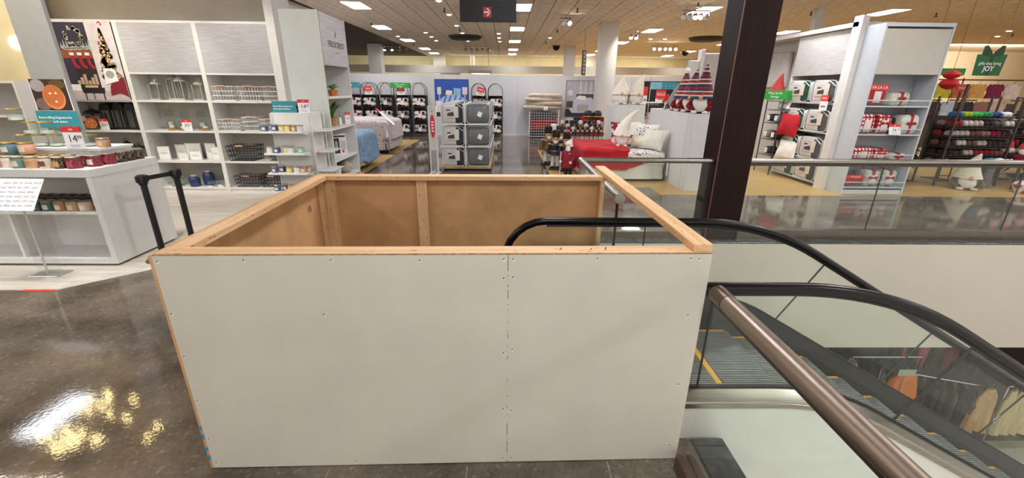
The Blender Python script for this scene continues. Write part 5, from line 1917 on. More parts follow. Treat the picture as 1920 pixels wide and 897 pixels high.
# --- wire bin with folded blankets
o = thing('wire_blanket_bin', 'white wire bin full of red and grey folded blankets', 'bin', (1.56, 17.8, 0))
for sx in (-.6, .57):
    MB().bb(sx, 0, 0, sx + .03, .03, 1.12).bb(sx, .67, 0, sx + .03, .7, 1.12).build('post', WHITE2, o, smooth=0)
mb = MB()
for k in range(13):
    xx = -.6 + 1.2 * k / 12
    mb.bb(xx - .004, -.004, .05, xx + .004, .006, 1.1).bb(xx - .006, .694, .05, xx + .006, .704, 1.1)
for k in range(11):
    zz = .06 + 1.03 * k / 10
    mb.bb(-.6, -.006, zz - .004, .6, .004, zz + .004).bb(-.6, .696, zz - .006, .6, .706, zz + .006)
    mb.bb(-.602, 0, zz - .006, -.59, .7, zz + .006).bb(.59, 0, zz - .006, .602, .7, zz + .006)
mb.build('wire_mesh', WHITE2, o, smooth=0)
MB().bb(-.6, 0, .04, .6, .7, .06).build('floor_panel', WHITE2, o, smooth=0)
DKGR = mat('charcoal_blanket', '3f3f46', .9, vary=.1, scale=10)
BEIGE = mat('beige_blanket', 'c3b6a4', .9, vary=.08, scale=12, bump=.2)
k = 0
bl0 = None
for zz, m, nm in ((.065, DKGR, 'charcoal'), (.20, DKGR, 'charcoal'), (.335, REDF, 'red'), (.47, REDF, 'red'), (.605, REDF, 'red'), (.74, DKGR, 'charcoal'), (.875, DKGR, 'charcoal')):
    lb = '%s folded blanket inside the wire bin, %s from the bottom' % (nm, ORD[k])
    if bl0 is None:
        bl0 = thing('folded_blanket', lb, 'blanket', (1.56, 18.15, zz), 0, 'folded blankets in the wire bin')
        MB().ell((0, 0, .065), (.585, .33, .07), .3, .5, n=24, m=8, wob=.02, wf=5).build('cloth', m, bl0, smooth=60)
        MB().ell((0, -.01, .065), (.575, .325, .02), .3, .6, n=24, m=6).build('fold', m, bl0, smooth=60)
    else:
        dup(bl0, (1.56, 18.15, zz), label=lb, mats={'cloth': m, 'fold': m})
    k += 1
for k, (dx, zz, rz) in enumerate(((-.12, 1.12, .06), (.06, 1.27, -.1), (-.02, 1.42, .12), (.04, 1.56, -.06))):
    dup(bl0, (1.56 + dx, 18.1, zz), rz, 'beige folded blanket on top of the wire bin, %s from the bottom' % ORD[k], mats={'cloth': BEIGE, 'fold': DKRED if k == 3 else BEIGE}, sc=(1.28 - .12 * (k % 2), 1.2, 1.3))
sale_card('small white price card hanging on the blanket bin', (1.6, 17.68, 1.1), .16, .2, red=.25)

# --- two made beds on the left
bed_defs = [('blue', (-4.5, 10.85), 'bed with pale blue quilt and long price tag, nearest on the left', mat('quilt_blue', '7f9ab5', .9, vary=.14, scale=9, bump=.4), .88),
            ('print', (-4.6, 14.0), 'bed with pale sprigged quilt and striped skirt on the left', pattern('quilt_sprig', 'c6b9b6', ['5a4a52', '8a6a6a', '9b8f94'], 11, .2, .9), .98)]
for nm, (bx_, by_), lb, m, ht in bed_defs:
    o = thing('display_bed', lb, 'bed', (bx_, by_, 0), 0)
    hx, hy = 1.12, (.82 if nm == 'blue' else 1.0)
    MB().rbox(-hx + .08, -hy + .08, .06, hx - .12, hy - .08, .3, .02).build('bed_base', mat('bed_base_dark', '3b342f', .8), o, smooth=0)
    MB().ell((-.02, 0, .45), (hx - .1, hy - .06, .2), .2, .4, n=36, m=10).build('mattress', WHITEF, o, smooth=60)
    MB().drape(-.0, 0, hx - .05, hy - .03, ht - .08, .12, .1, .03, 11, seed=2).build('bed_skirt', bands('striped_skirt', ['a59a96', 'd6cfca', '8b7f80', 'd6cfca'], 'z', .11) if nm == 'print' else mat('skirt_beige', 'a79a8a', .9), o, smooth=60)
    MB().drape(0, 0, hx, hy, ht, .42 if nm == 'print' else .2, .14, .06, 7, seed=1, puff=.05).build('quilt', m, o, smooth=60)
    for k in (-1, 1):
        MB().at((-hx + .3, k * hy * .45, ht + .07), ry=-.5).ell((0, 0, 0), (.24, .36, .1), .5, .8, n=22, m=10, wob=.02).build('pillow', m, o, smooth=60)
o = sale_card('long white tag with red tip lying over the blue quilt', (-3.42, 10.25, .74), .12, .72, red=.2)
o.rotation_euler = Vector((-.75, .2, .42)).to_track_quat('Z', 'Y').to_euler()
o = sale_card('long white tag with red tip on the sprigged bed', (-3.36, 13.3, .84), .12, .74, red=.2)
o.rotation_euler = Vector((-.75, .2, .62)).to_track_quat('Z', 'Y').to_euler()
o = thing('bed_end_stand', 'slim metal price stand at the foot of the sprigged bed', 'sign stand', (-3.5, 13.0, 0))
MB().tube([(0, 0, .02), (0, 0, .5), (-.1, .05, .75)], .015, 6).build('post', STEEL, o)
MB().rbox(-.2, -.14, 0, .2, .14, .025, .004).build('base', STEEL, o, smooth=0)
MB().bb(-.02, -.1, .5, .0, .02, .68).build('tag_card', CARD, o, smooth=0)

# --- main display bed by the railing, head against a white partition
hb = thing('bed_partition', 'white partition block behind the display bed with gnomes on top', 'partition', (3.58, 8.3, 0))
MB().rbox(0, 0, 0, .34, 2.6, 1.49, .004).build('body', mat('partition_white', 'd5d6d4', .5, vary=.02), hb, smooth=0)
MB().bb(-.002, .26, .0, -.0, .265, 1.49).build('panel_seam', MATS['joint_grey'], hb, smooth=0)
bd = thing('display_bed', 'display bed with red fleece throw, penguin print sheet and white skirt', 'bed', (2.62, 10.15, 0))
MB().bb(-.75, -.75, .03, .85, .75, .2).build('bed_base', MATS['bed_base_dark'], bd, smooth=0)
MB().ell((0, 0, .42), (.92, .9, .24), .15, .35, n=40, m=10).build('mattress', WHITEF, bd, smooth=60)
MB().drape(.0, 0, .89, .93, .58, .06, .05, .03, 9, seed=4, n=128).build('white_skirt', mat('bed_skirt_white', 'd9d9d3', .85, vary=.03, scale=6), bd, smooth=60)
SHEET = pattern('penguin_print', 'e9e7e3', ['1d1d22', '1d1d22', '2d2d33', '5a2a2a'], 21, .29, .85, stretch=(1, 1, .8))
MB().drape(.41, 0, .48, .95, .66, .40, .07, .03, 8, seed=6, puff=.02, n=128).build('printed_sheet', SHEET, bd, smooth=60)
MB().drape(-.44, 0, .55, .97, .72, .26, .1, .045, 6, seed=3, puff=.05, n=128).build('red_throw', REDF, bd, smooth=60)
MB().grid(lambda u, v: (-.05 + .55 * u, -.99 - .012 * sin(9 * u), .50 - .02 * u - (.20 - .13 * u * u) * v * (1 - u ** 3 * .9)), 14, 6).build('throw_corner', REDF, bd, smooth=60)
MB().bb(.9, -.96, .14, .93, -.94, .5).build('care_label', CARD, bd, smooth=0)


def pillow(nm, lb, loc, d, m, rz, rx, grp=None, wob=.02, seed=0, ry=0):
    o = thing(nm, lb, 'pillow', loc, rz, grp)
    o.rotation_euler = (rx, ry, rz)
    mb = MB()

    def prof(sg):
        vs = []
        for i in range(13):
            for j in range(13):
                u, v = -1 + i / 6, -1 + j / 6
                t = max(0, (1 - abs(u) ** 2.6) * (1 - abs(v) ** 2.6)) ** .55
                k = 1 - .10 * (1 - abs(u)) * abs(v) ** 3 - .0
                k2 = 1 - .10 * (1 - abs(v)) * abs(u) ** 3
                p = Vector((u * d[0] / 2 * k2, sg * d[1] / 2 * t, v * d[2] / 2 * k + d[2] / 2))
                p += Vector((0, sg * wob * noise.noise(p * 6 + Vector((seed, 0, 0))) * (t > .2), 0))
                vs.append(p)
        return vs
    fa = [(i * 13 + j, (i + 1) * 13 + j, (i + 1) * 13 + j + 1, i * 13 + j + 1) for i in range(12) for j in range(12)]
    mb.add(prof(-1), fa)
    mb.add(prof(1), [q[::-1] for q in fa])
    mb.build('cushion', m, o, smooth=70)
    return o


pillow('printed_pillow', 'square penguin print pillow leaning on the partition', (3.07, 9.8, .68), (.62, .2, .56), SHEET, -.95, -.42)
pillow('white_pillow', 'plain white pillow behind the penguin print pillow', (3.17, 9.46, .67), (.62, .22, .48), mat('pillow_ivory', 'dcd8cc', .85, vary=.03), -.95, -.5)
o = thing('fur_cushion', 'round cream faux fur cushion lying beside the white gnome', 'pillow', (2.98, 9.85, .69), -.5)
MB().ell((.12, 0, .12), (.3, .2, .13), .9, .9, n=24, m=12, wob=.03, wf=9).build('fur', mat('cream_fur', 'efe4c8', .95, vary=.1, scale=40, bump=.6), o, smooth=60)
MB().bb(-.16, -.12, .0, -.1, .12, .24).build('black_trim', BLACK, o, smooth=0)


def gnome(lb, loc, hat, body, bw, bh, hh, lean=(.1, 0), beard=WHITEF, rz=0, nose=PINKSK, grp=None, arms=True, pom=None, brim=None, cat='gnome'):
    """plush gnome: bean body, long beard, nose and a tall bent pointed hat"""
    o = thing('plush_gnome', lb, cat, loc, rz, grp)
    MB().ell((0, 0, bh * .5), (bw, bw * .85, bh * .5), .8, .75, n=18, m=10, wob=.015).build('body', body, o, smooth=60)
    bm_ = MB()
    bm_.ell((0, -bw * .55, bh * .55), (bw * .72, bw * .42, bh * .45), 1, .9, n=16, m=9, wob=.03, wf=9)
    bm_.build('beard', beard, o, smooth=60)
    MB().ell((0, -bw * 1.0, bh * .86), (bw * .2, bw * .2, bw * .2), n=12, m=8).build('nose', nose, o)
    n = 10
    pts, rs = [], []
    for i in range(n + 1):
        u = i / n
        pts.append((lean[0] * u * u * hh, lean[1] * u * u * hh, bh * .8 + hh * u))
        rs.append(bw * (1.08 - .2 * u) * (1 - u) ** .85 + .012)
    MB().tube(pts, rs, 16).build('hat', hat, o, smooth=60)
    if brim:
        MB().tube([(bw * 1.0 * cos(t), bw * .95 * sin(t), bh * .82) for t in [2 * pi * k / 18 for k in range(18)]], bw * .14, 8, closed=True).build('hat_brim', brim, o)
    if pom:
        MB().ell(pts[-1], (.055, .055, .055), n=10, m=7, wob=.012, wf=20).build('pompom', pom, o)
    if arms:
        for sx in (-1, 1):
            MB().tube([(sx * bw * .9, -.02, bh * .66), (sx * bw * 1.15, -bw * .5, bh * .4), (sx * bw * .85, -bw * .95, bh * .3)], [bw * .2, bw * .2, bw * .22], 8).build('arm', body, o)
    for sx in (-1, 1):
        MB().ell((sx * bw * .5, -bw * .75, bh * .08), (bw * .28, bw * .42, bh * .1), n=12, m=7).build('foot', beard if arms else body, o)
    return o


PALEHAT = mat('white_knit_hat', 'e6dfd2', .95, vary=.06, scale=50, bump=.4)
KNIT = bands('fair_isle_knit', ['7a1020', '8f1424', '16264a', '1c3358', 'cabfae', '8f1424', '7a1020', 'bfb3a2', '14203c'], 'z', .22, motif=('e2d8ca', 30, .2))
gnome('pink robed white hatted plush gnome sitting on the display bed', (2.62, 9.75, .70), PALEHAT, mat('pink_plush', 'd9b3ab', .95, bump=.3, scale=30), .17, .3, .56, (.55, 0), WHITEF, -.2)
gnome('largest gnome in fair isle hat on the partition, beside the pillar', (3.80, 8.58, 1.49), KNIT, DKRED, .2, .34, .62, (.02, 0), WHITEF, -.55, arms=True)
gnome('second gnome in fair isle hat on the partition', (3.76, 9.0, 1.49), KNIT, DKRED, .19, .33, .55, (.1, 0), WHITEF, -.55)
gnome('third gnome in fair isle hat with white pompom on the partition', (3.76, 9.4, 1.49), KNIT, DKRED, .18, .32, .56, (.02, 0), WHITEF, -.5, pom=WHITEF)
gnome('small grey hatted gnome at the far end of the partition', (3.72, 9.8, 1.49), GREYF, mat('grey_robe', '59585c', .9), .13, .2, .4, (.2, 0), WHITEF, -.5)
gnome('small red capped gnome figure beside the grey hatted gnome', (3.72, 10.25, 1.49), REDF, BLACK, .09, .2, .18, (.1, 0), WHITEF, -.5)

# --- farther white display with big plush ears, pillow and chrome rack
o = thing('white_display_block', 'white display block behind the bed with big white plush hats', 'partition', (3.62, 13.0, 0))
MB().rbox(-.46, 0, 0, .5, .8, 1.49, .004).build('body', MATS['partition_white'], o, smooth=0)
MB().bb(.005, -.002, 0, .01, 0, 1.49).build('panel_seam', MATS['joint_grey'], o, smooth=0)
MB().rbox(-.5, -1.1, 0, .5, -.01, .55, .02).build('bench_bed', WHITEF, o, smooth=0)
gnome('big white plush gnome with bent hat, left on the white block', (3.42, 13.35, 1.49), PALEHAT, WHITEF, .24, .36, .5, (.15, 0), WHITEF, 0, arms=False)
gnome('big white plush gnome with straight leaning hat, right on the white block', (3.92, 13.35, 1.49), PALEHAT, WHITEF, .24, .34, .58, (.3, 0), WHITEF, 0, arms=False)
gnome('white plush gnome behind the left one, hat leaning left', (3.6, 13.62, 1.49), PALEHAT, WHITEF, .18, .36, .5, (-.3, 0), WHITEF, 0, arms=False)
pillow('red_printed_pillow', 'red and white holiday print pillow by the white column', (3.28, 12.5, .56), (.46, .16, .5), pattern('holiday_print', '8a1a26', ['e6e0da', '5a0f1a', 'd9c9c4'], 9, .35, .85), .3, -.3)
pillow('cream_pillow', 'cream pillow right of the red holiday pillow', (3.62, 12.6, .56), (.5, .18, .5), mat('pillow_ivory', '', .85), -.5, -.3)

o = thing('chrome_display_rack', 'tall chrome shelf rack with teal header behind the display bed', 'rack', (4.72, 13.2, 0))
for sx in (-.46, .44):
    for sy in (0, .55):
        MB().cyl((sx, sy, 0), (sx, sy, 2.0), .013, n=8).build('post', CHROME, o)
for zz in (.25, .68, 1.12, 1.56):
    MB().bb(-.47, 0, zz - .02, .45, .56, zz).build('shelf', WHITE2, o, smooth=0)
TEALH = mat('header_teal_blue', '4aa0b5', .5, vary=.08, scale=14)
MB().bb(-.47, -.015, 1.93, -.14, .0, 2.13).build('header_logo', mat('header_pale_blue', '84bfd2', .5), o, smooth=0)
MB().bb(-.14, -.015, 1.93, .45, .0, 2.13).build('header_card', TEALH, o, smooth=0)
q = Print(o, .58, .19, -.016, x0=-.135, z0=1.935)
q.many([ellp(.1 + .2 * k, .7 - .45 * j, .06, .13, 8) for k in range(5) for j in range(2)], mat('header_motif', '2b7f98', .5))
sale_card('red sale card in the chrome rack under the teal header', (4.58, 13.16, 1.57), .3, .34, red=.7, body='SALE')
cb0 = None
for k in range(8):
    lb = 'cream gift box, %s on the shelves of the chrome rack' % ORD[k]
    loc = (4.36 + .2 * (k % 4), 13.3, 1.122 if k < 4 else .682)
    if cb0 is None:
        cb0 = thing('gift_box', lb, 'box', loc, 0, 'cream gift boxes in the chrome rack')
        MB().rbox(-.08, -.1, 0, .08, .1, .14, .004).build('carton', mat('cream_carton', 'd8cbb8', .6), cb0, smooth=0)
        MB().bb(-.085, -.105, .1, .085, .105, .145).build('lid', mat('lid_blush', 'd6b5a8', .6), cb0, smooth=0)
        MB().bb(-.03, -.102, .03, .03, -.1, .08).build('label', mat('label_tan', 'b98a4e', .6), cb0, smooth=0)
    else:
        dup(cb0, loc, label=lb)
o = thing('black_banner', 'large black hanging banner with small pale script behind the chrome rack', 'poster', (6.3, 18.62, .75))
MB().bb(-.56, -.02, 0, 2.2, 0, 1.46).build('panel', mat('banner_black', '121215', .6), o, smooth=0)
text('okie', INKG, o, .3, (-.1, -.022, .62))
MB().tube([(-.6, -.01, 1.48), (2.25, -.01, 1.48)], .02, 6).build('top_rod', BLACK, o)
for sx in (-.3, 1.9):
    MB().cyl((sx, -.01, 1.48), (sx, -.01, 1.7), .006, n=6).build('hanger_wire', DKMETAL, o)
sale_card('small red sign on a post left of the chrome rack', (4.1, 13.1, 1.5), .12, .5, red=.5)

# --- nutcracker figures
NUTC = [('1d2030', 'navy'), ('6a1420', 'red'), ('2c3b30', 'green'), ('23232a', 'black'), ('7a5a3a', 'tan')]
BASEW = mat('nut_base', '3a1d1a', .5)
SKIN = mat('nut_skin', 'd7a988', .6)
HAIR = mat('nut_beard', 'e3dfd8', .9)
GOLD = mat('nut_gold', 'b18a3c', .4, .6)
nut0 = None


def nutcracker(lb, loc, h, coat, hat, grp, rz=0):
    global nut0
    if nut0 is not None:
        return dup(nut0, loc, rz, lb, grp, {'torso': coat, 'arm': coat, 'hat': hat}, h)
    o = thing('nutcracker', lb, 'figurine', loc, rz, grp)
    MB().rbox(-.16, -.13, 0, .16, .13, .05, .006).build('base', BASEW, o, smooth=0)
    for sx in (-1, 1):
        MB().lathe([(.055, .05), (.06, .1), (.048, .2), (.055, .38), (.05, .40)], (sx * .065, 0, 0), 10).build('leg', mat('nut_trousers', 'ded9d2', .6) if sx < 0 else MATS['nut_trousers'], o)
        MB().ell((sx * .065, -.035, .075), (.055, .09, .03), n=10, m=6).build('boot', BLACK, o)
    MB().lathe([(.11, .38), (.15, .40), (.12, .50), (.15, .64), (.09, .68), (.06, .69)], n=12).build('torso', coat, o)
    MB().lathe([(.125, .47), (.128, .5), (.125, .51)], n=12).build('belt', GOLD, o)
    for sx in (-1, 1):
        MB().tube([(sx * .15, 0, .64), (sx * .19, -.01, .52), (sx * .17, -.03, .40)], [.045, .04, .035], 8).build('arm', coat, o)
        MB().ell((sx * .168, -.035, .375), (.034, .034, .034), n=8, m=6).build('hand', SKIN, o)
        MB().ell((sx * .155, 0, .66), (.06, .06, .022), n=10, m=6).build('epaulette', GOLD, o)
    MB().lathe([(.06, .68), (.085, .72), (.09, .78), (.08, .82)], n=12).build('head', SKIN, o)
    MB().ell((0, -.075, .715), (.05, .03, .055), n=10, m=6).build('beard', HAIR, o)
    MB().ell((0, -.09, .765), (.014, .02, .014), n=8, m=5).build('nose', SKIN, o)
    for sx in (-1, 1):
        MB().ell((sx * .033, -.082, .79), (.011, .008, .011), n=8, m=5).build('eye', BLACK, o)
    MB().lathe([(.095, .81), (.1, .83), (.098, 1.0), (.08, 1.02), (0, 1.03)], n=14).build('hat', hat, o)
    MB().lathe([(.1, .81), (.108, .82), (.1, .835)], n=14).build('hat_band', GOLD, o)
    nut0 = o
    o.scale = (h, h, h)
    return o


def cm(i):
    return mat('nut_coat_' + NUTC[i][1], NUTC[i][0], .5)


tb = thing('nutcracker_table', 'low dark metal table crowded with nutcracker figures', 'table', (2.05, 12.5, 0))
MB().rbox(-.95, -.5, .48, .85, .55, .52, .004).build('tabletop', mat('table_dark', '2e2624', .5), tb, smooth=0)
for sx in (-.92, .82):
    for sy in (-.47, .52):
        MB().bb(sx - .015, sy - .015, 0, sx + .015, sy + .015, .48).build('leg', DKMETAL, tb, smooth=0)
nutcracker('tall nutcracker in navy coat and black hat, front left by the bed', (1.24, 10.6, .005), .95, cm(0), BLACK, 'standing nutcrackers', -.2)
nutcracker('tall nutcracker in navy coat and black hat, front right by the bed', (1.48, 10.42, .005), .93, cm(0), BLACK, 'standing nutcrackers', .1)
nutcracker('nutcracker in black coat between the two front ones', (1.38, 11.0, .005), 1.02, cm(3), cm(3), 'standing nutcrackers', 0)
nutcracker('nutcracker in tan coat at the left edge of the group', (1.12, 11.3, .005), .98, cm(4), BLACK, 'standing nutcrackers', .2)
nutcracker('nutcracker in green coat behind the left front one', (1.3, 11.65, .005), 1.0, cm(2), HAIR, 'standing nutcrackers', 0)
for r in range(3):
    for k in range(9):
        i = [3, 1, 3, 2, 1, 0, 1, 1, 1][k] if r == 0 else (k * 2 + r) % 5
        nutcracker('small nutcracker in %s coat, %s from left in the %s row on the table' % (NUTC[i][1], ORD[k], ['front', 'middle', 'back'][r]),
                   (1.62 + .13 * k, 12.12 + .2 * r, .52), [.40, .46, .54][r], cm(i), [BLACK, cm(i), HAIR, BLACK][(k + r) % 4], 'table nutcrackers')
bxn = None
for k, (dx, zz, m, nm) in enumerate(((2.1, .52, BLACK, 'black'), (2.32, .52, REDF, 'red'), (2.55, .52, BLACK, 'black'), (2.78, .52, DKRED, 'dark red'))):
    lb = '%s boxed ornament stack, %s at the back of the nutcracker table' % (nm, ORD[k])
    if bxn is None:
        bxn = thing('ornament_box', lb, 'box', (dx, 12.9, zz), 0, 'boxed ornaments on the nutcracker table')
        MB().rbox(-.1, -.08, 0, .1, .08, .62, .004).build('carton', m, bxn, smooth=0)
        MB().bb(-.08, -.083, .1, .08, -.08, .5).build('window', mat('carton_window', 'b9a58a', .4), bxn, smooth=0)
    else:
        dup(bxn, (dx, 12.9, zz), label=lb, mats={'carton': m})
for k, (lb, loc, m) in enumerate((('black furry hat ornament on top of the boxes, left', (2.42, 12.88, 1.14), BLACK), ('black furry hat ornament on top of the boxes, right', (2.68, 12.88, 1.14), BLACK))):
    o = thing('fur_hat', lb, 'hat', loc, .3 * k, 'fur hats')
    MB().ell((0, 0, .09), (.13, .12, .1), .8, .8, n=14, m=8, wob=.02, wf=14).build('crown', m, o, smooth=60)
    MB().tube([(.13 * cos(t), .12 * sin(t), .02) for t in [2 * pi * q / 14 for q in range(14)]], .022, 6, closed=True).build('brim', GOLD, o)
o = thing('red_white_throw', 'crumpled red and white cloth behind the front nutcrackers', 'blanket', (1.55, 11.7, .0))
MB().rbox(-.14, -.12, 0, .14, .12, .72, .01).build('stand_block', BLACK, o, smooth=0)
MB().at((0, 0, .8), rz=.5).ell((0, 0, 0), (.24, .18, .09), .6, .8, n=18, m=9, wob=.06, wf=7).build('cloth', pattern('red_white_cloth', 'b8606a', ['e6dcd6', '8a1a26', 'e9e4de'], 6, .4), o, smooth=60)
# tall santa figure by the foot of the bed
o = thing('santa_figure', 'tall figure in red patterned coat and white hood at the bed foot', 'figurine', (1.43, 9.62, 0), -.6)
MB().rbox(-.13, -.11, 0, .13, .11, .03, .004).build('base', BLACK, o, smooth=0)
for sx in (-.055, .055):
    MB().cyl((sx, 0, .03), (sx, 0, .3), .04, n=10).build('leg', BLACK, o)
MB().lathe([(.17, .24), (.17, .28), (.13, .5), (.10, .62), (.05, .66)], n=16).build('coat', pattern('santa_coat', '8a1420', ['d9d2ca', '3a0a12', '2a2a2a'], 16, .2), o)
MB().ell((0, -.02, .71), (.06, .065, .075), n=12, m=8).build('head', SKIN, o)
MB().ell((0, -.07, .64), (.06, .035, .09), n=12, m=8, wob=.01).build('beard', HAIR, o)
MB().ell((0, -.085, .72), (.012, .016, .012), n=8, m=5).build('nose', SKIN, o)
MB().tube([(0, .01, .70), (0, .02, .78), (.03, .05, .86)], [.085, .07, .012], 12).build('hood', WHITEF, o)
for sx in (-1, 1):
    MB().tube([(sx * .1, 0, .6), (sx * .17, -.05, .46), (sx * .13, -.13, .38)], [.045, .045, .04], 8).build('arm', MATS['santa_coat'], o)
    MB().ell((sx * .125, -.15, .37), (.035, .035, .035), n=8, m=6).build('mitten', WHITEF, o)
MB().cyl((-.125, -.17, .03), (-.125, -.15, .6), .008, n=6).build('staff', CARD, o)

# ================================================================== RIGHT SIDE DISPLAYS
tw = thing('gift_shelf_tower', 'white shelf tower of wrapped gifts facing the railing', 'shelves', (6.6, 8.08, 0))
SIDEP = mat('tower_cool_white', 'c9ced4', .45, vary=.02)
MB().bb(0, 0, 0, .03, .5, 3.06).build('side_panel', SIDEP, tw, smooth=0)
MB().bb(1.20, 0, 0, 1.23, .5, 3.06).build('side_panel', SIDEP, tw, smooth=0)
MB().bb(.03, .47, 0, 1.2, .5, 3.06).build('back', mat('tower_back_grey', 'a9adb4', .6, vary=.03), tw, smooth=0)
MB().bb(.03, 0, 3.0, 1.2, .47, 3.06).build('top', SIDEP, tw, smooth=0)
MB().bb(.03, .01, 2.22, 1.2, .03, 2.965).build('blank_panel', mat('panel_warm_grey', 'c2bdb5', .6, vary=.02), tw, smooth=0)
MB().bb(.03, .02, .01, 1.2, .05, .1).build('kick', SIDEP, tw, smooth=0)
GSH = [.16, .69, 1.17, 1.68]
for zz in GSH:
    MB().bb(.03, .0, zz - .025, 1.2, .47, zz).build('shelf', SIDEP, tw, smooth=0)
    MB().bb(.03, -.004, zz + .085, 1.2, .0, zz + .105).build('fence_lip', SIDEP, tw, smooth=0)
    MB().bb(.03, -.003, zz, 1.2, -.001, zz + .085).build('clear_fence', ACRYL, tw, smooth=0)
sl = MB()
for k in range(34):
    sl.bb(1.195, .42, .3 + .055 * k, 1.2, .43, .325 + .055 * k)
sl.build('slots', MATS['slot_dark'], tw, smooth=0)
REDGIFT = mat('gift_red_paper', 'a81824', .6, vary=.12, scale=12)
REDCHK = plaid('gift_red_check', 'e5ddd8', 'b8323c', '7d0f1a', 14)
WHGIFT = mat('gift_white_plush', 'd9d6cf', .85, vary=.08, scale=20, bump=.2)
RIB = mat('gift_ribbon_red', 'a3121f', .5)
gf = None


def gift(lb, loc, d, m, rib=True, tagc=True, rz=0, txt=False):
    global gf
    o = thing('wrapped_gift', lb, 'gift', loc, rz, 'wrapped gifts in the shelf tower')
    MB().ell((0, 0, d[2] / 2), (d[0] / 2, d[1] / 2, d[2] / 2), .3, .45, n=24, m=10, wob=.012, wf=9, seed=loc[0] * 3).build('wrapping', m, o, smooth=60)
    if rib:
        MB().bb(-.022, -d[1] / 2 - .006, 0, .022, d[1] / 2, d[2] + .006).build('ribbon', RIB, o, smooth=0)
        b = MB()
        for sx in (-1, 1):
            b.ell((sx * .05, -d[1] / 2 - .015, d[2] * .55), (.05, .015, .028), n=10, m=6)
        b.build('bow', RIB, o)
    if tagc:
        MB().bb(-.07, -d[1] / 2 - .014, d[2] * .15, .06, -d[1] / 2 - .008, d[2] * .7).build('tag_card', mat('gift_tag', 'e0d5d0', .5), o, smooth=0)
    if txt:
        MB().bb(-d[0] / 2, -d[1] / 2 - .012, d[2] * .74, d[0] / 2, -d[1] / 2 - .004, d[2] * 1.02).build('header_band', REDSIGN, o, smooth=0)
        text('FA LA LA', CARD, o, d[2] * .2, (0, -d[1] / 2 - .013, d[2] * .88))
    return o


gift('red gift with lettered band, left on the top shelf', (6.83, 8.28, 1.68), (.34, .3, .36), REDGIFT, False, True, 0, True)
gift('crumpled white gift with red ribbon, middle of the top shelf', (7.25, 8.26, 1.68), (.46, .3, .24), mat('gift_green_white', 'aab0a0', .7, vary=.3, scale=22, col2='dcdad0'), True, False, .25)
gift('red gift with white tag, left on the third shelf', (6.79, 8.27, 1.17), (.3, .3, .36), REDCHK, False, True, 0, False)
gift('red and white checked gift, second on the third shelf', (7.11, 8.27, 1.17), (.28, .3, .36), REDCHK, True, True)
gift('white gift with red crossing ribbon, right on the third shelf', (7.6, 8.26, 1.17), (.34, .3, .36), WHGIFT, True, False)
gift('dark gift between the checked and the white one', (7.36, 8.36, 1.17), (.2, .2, .3), mat('gift_dark', '3a2426', .8), False, False)
gift('red checked roll lying on the second shelf, left', (6.86, 8.27, .69), (.44, .3, .22), REDCHK, False, True, .1)
gift('red checked roll lying on the second shelf, middle', (7.24, 8.3, .69), (.3, .3, .2), REDCHK, True, True)
gift('flat white gift with red ribbon, right on the second shelf', (7.55, 8.22, .69), (.3, .24, .12), WHGIFT, True, False)
gift('red lettered gift, left on the bottom shelf', (6.84, 8.27, .16), (.36, .3, .22), REDGIFT, False, False, 0, True)
gift('grey and white gift with tag, middle of the bottom shelf', (7.2, 8.28, .16), (.32, .3, .32), mat('gift_grey_white', '8f8f90', .8, vary=.3, scale=20, col2='d5d2cc'), True, True)
gift('grey gift with tag, right on the bottom shelf', (7.54, 8.28, .16), (.28, .3, .32), MATS['gift_grey_white'], True, True)
price_sign('slanted white price card on the third gift shelf', (7.28, 8.03, 1.16), '24', .22, .2, 0, .08, '99', -.3)

# --- partition wall with comforter bay, seen end on
struct('wall_right_partition', MB().bb(6.98, 8.6, 0, 7.2, 13.2, 3.14), WALLP)
struct('trim_6', MB().rbox(6.5, 8.52, 0, 6.62, 8.74, 3.24, .004), WHITE)
struct('trim_7', MB().bb(8.74, 13.2, 0, 8.96, 13.42, 4.15), WALLP)
struct('trim_8', MB().bb(6.5, 8.6, 3.06, 7.0, 13.2, 3.14), WALLP)
cbay = thing('comforter_bay', 'white bay of bagged comforters under a woven grey panel, right of the mahogany pillar', 'shelves', (6.56, 8.75, 0))
MB().bb(0, 0, 0, .42, .03, 3.05).build('side_panel', WHITE, cbay, smooth=0)
MB().bb(0, 1.56, 0, .42, 1.59, 2.24).build('side_panel', WHITE, cbay, smooth=0)
MB().bb(.38, .03, 0, .42, 1.56, 2.24).build('back', GREYIN, cbay, smooth=0)
p = MB().bb(.0, .03, 2.24, .42, 1.56, 3.05)
p.build('woven_panel', mat('grey_woven_panel_y', 'bdb9b6', .7, vary=.12, scale=3, stretch=(1, 1.2, 26), col2='a5a09d', detail=6, bump=.25), cbay, smooth=0)
BZ = [.1, .56, 1.12, 1.70]
for zz in BZ:
    MB().bb(0, .03, zz - .03, .38, 1.56, zz).build('shelf', WHITE, cbay, smooth=0)
GRBAND = mat('green_bedding_band', '1f4a36', .85, vary=.1)
pb0 = {}
for r, zz in enumerate(BZ):
    for c in (0, 1):
        nm = 'grey' if c == 0 else 'green'
        lb = '%s trimmed white comforter bag, %s column, %s shelf of the comforter bay' % (nm, 'near' if c == 0 else 'far', ['lowest', 'second', 'third', 'top'][r])
        loc = (6.54, 8.79 + .37 + .76 * c, zz)
        if not pb0:
            o = bag(lb, loc, .70, .44, .40, 'card', 'comforter bags in the bay', DKBAND)
            o.rotation_euler.z = -pi / 2
            pb0[0] = o
        else:
            dup(pb0[0], loc, -pi / 2, lb, mats={'cloth_band': GRBAND if c else mat('grey_bedding_band', '55555a', .8)})
sale_card('red and white price card hanging on the third comforter shelf', (6.5, 9.0, 1.55), .22, .3, -pi / 2, red=.4, body='SALE')
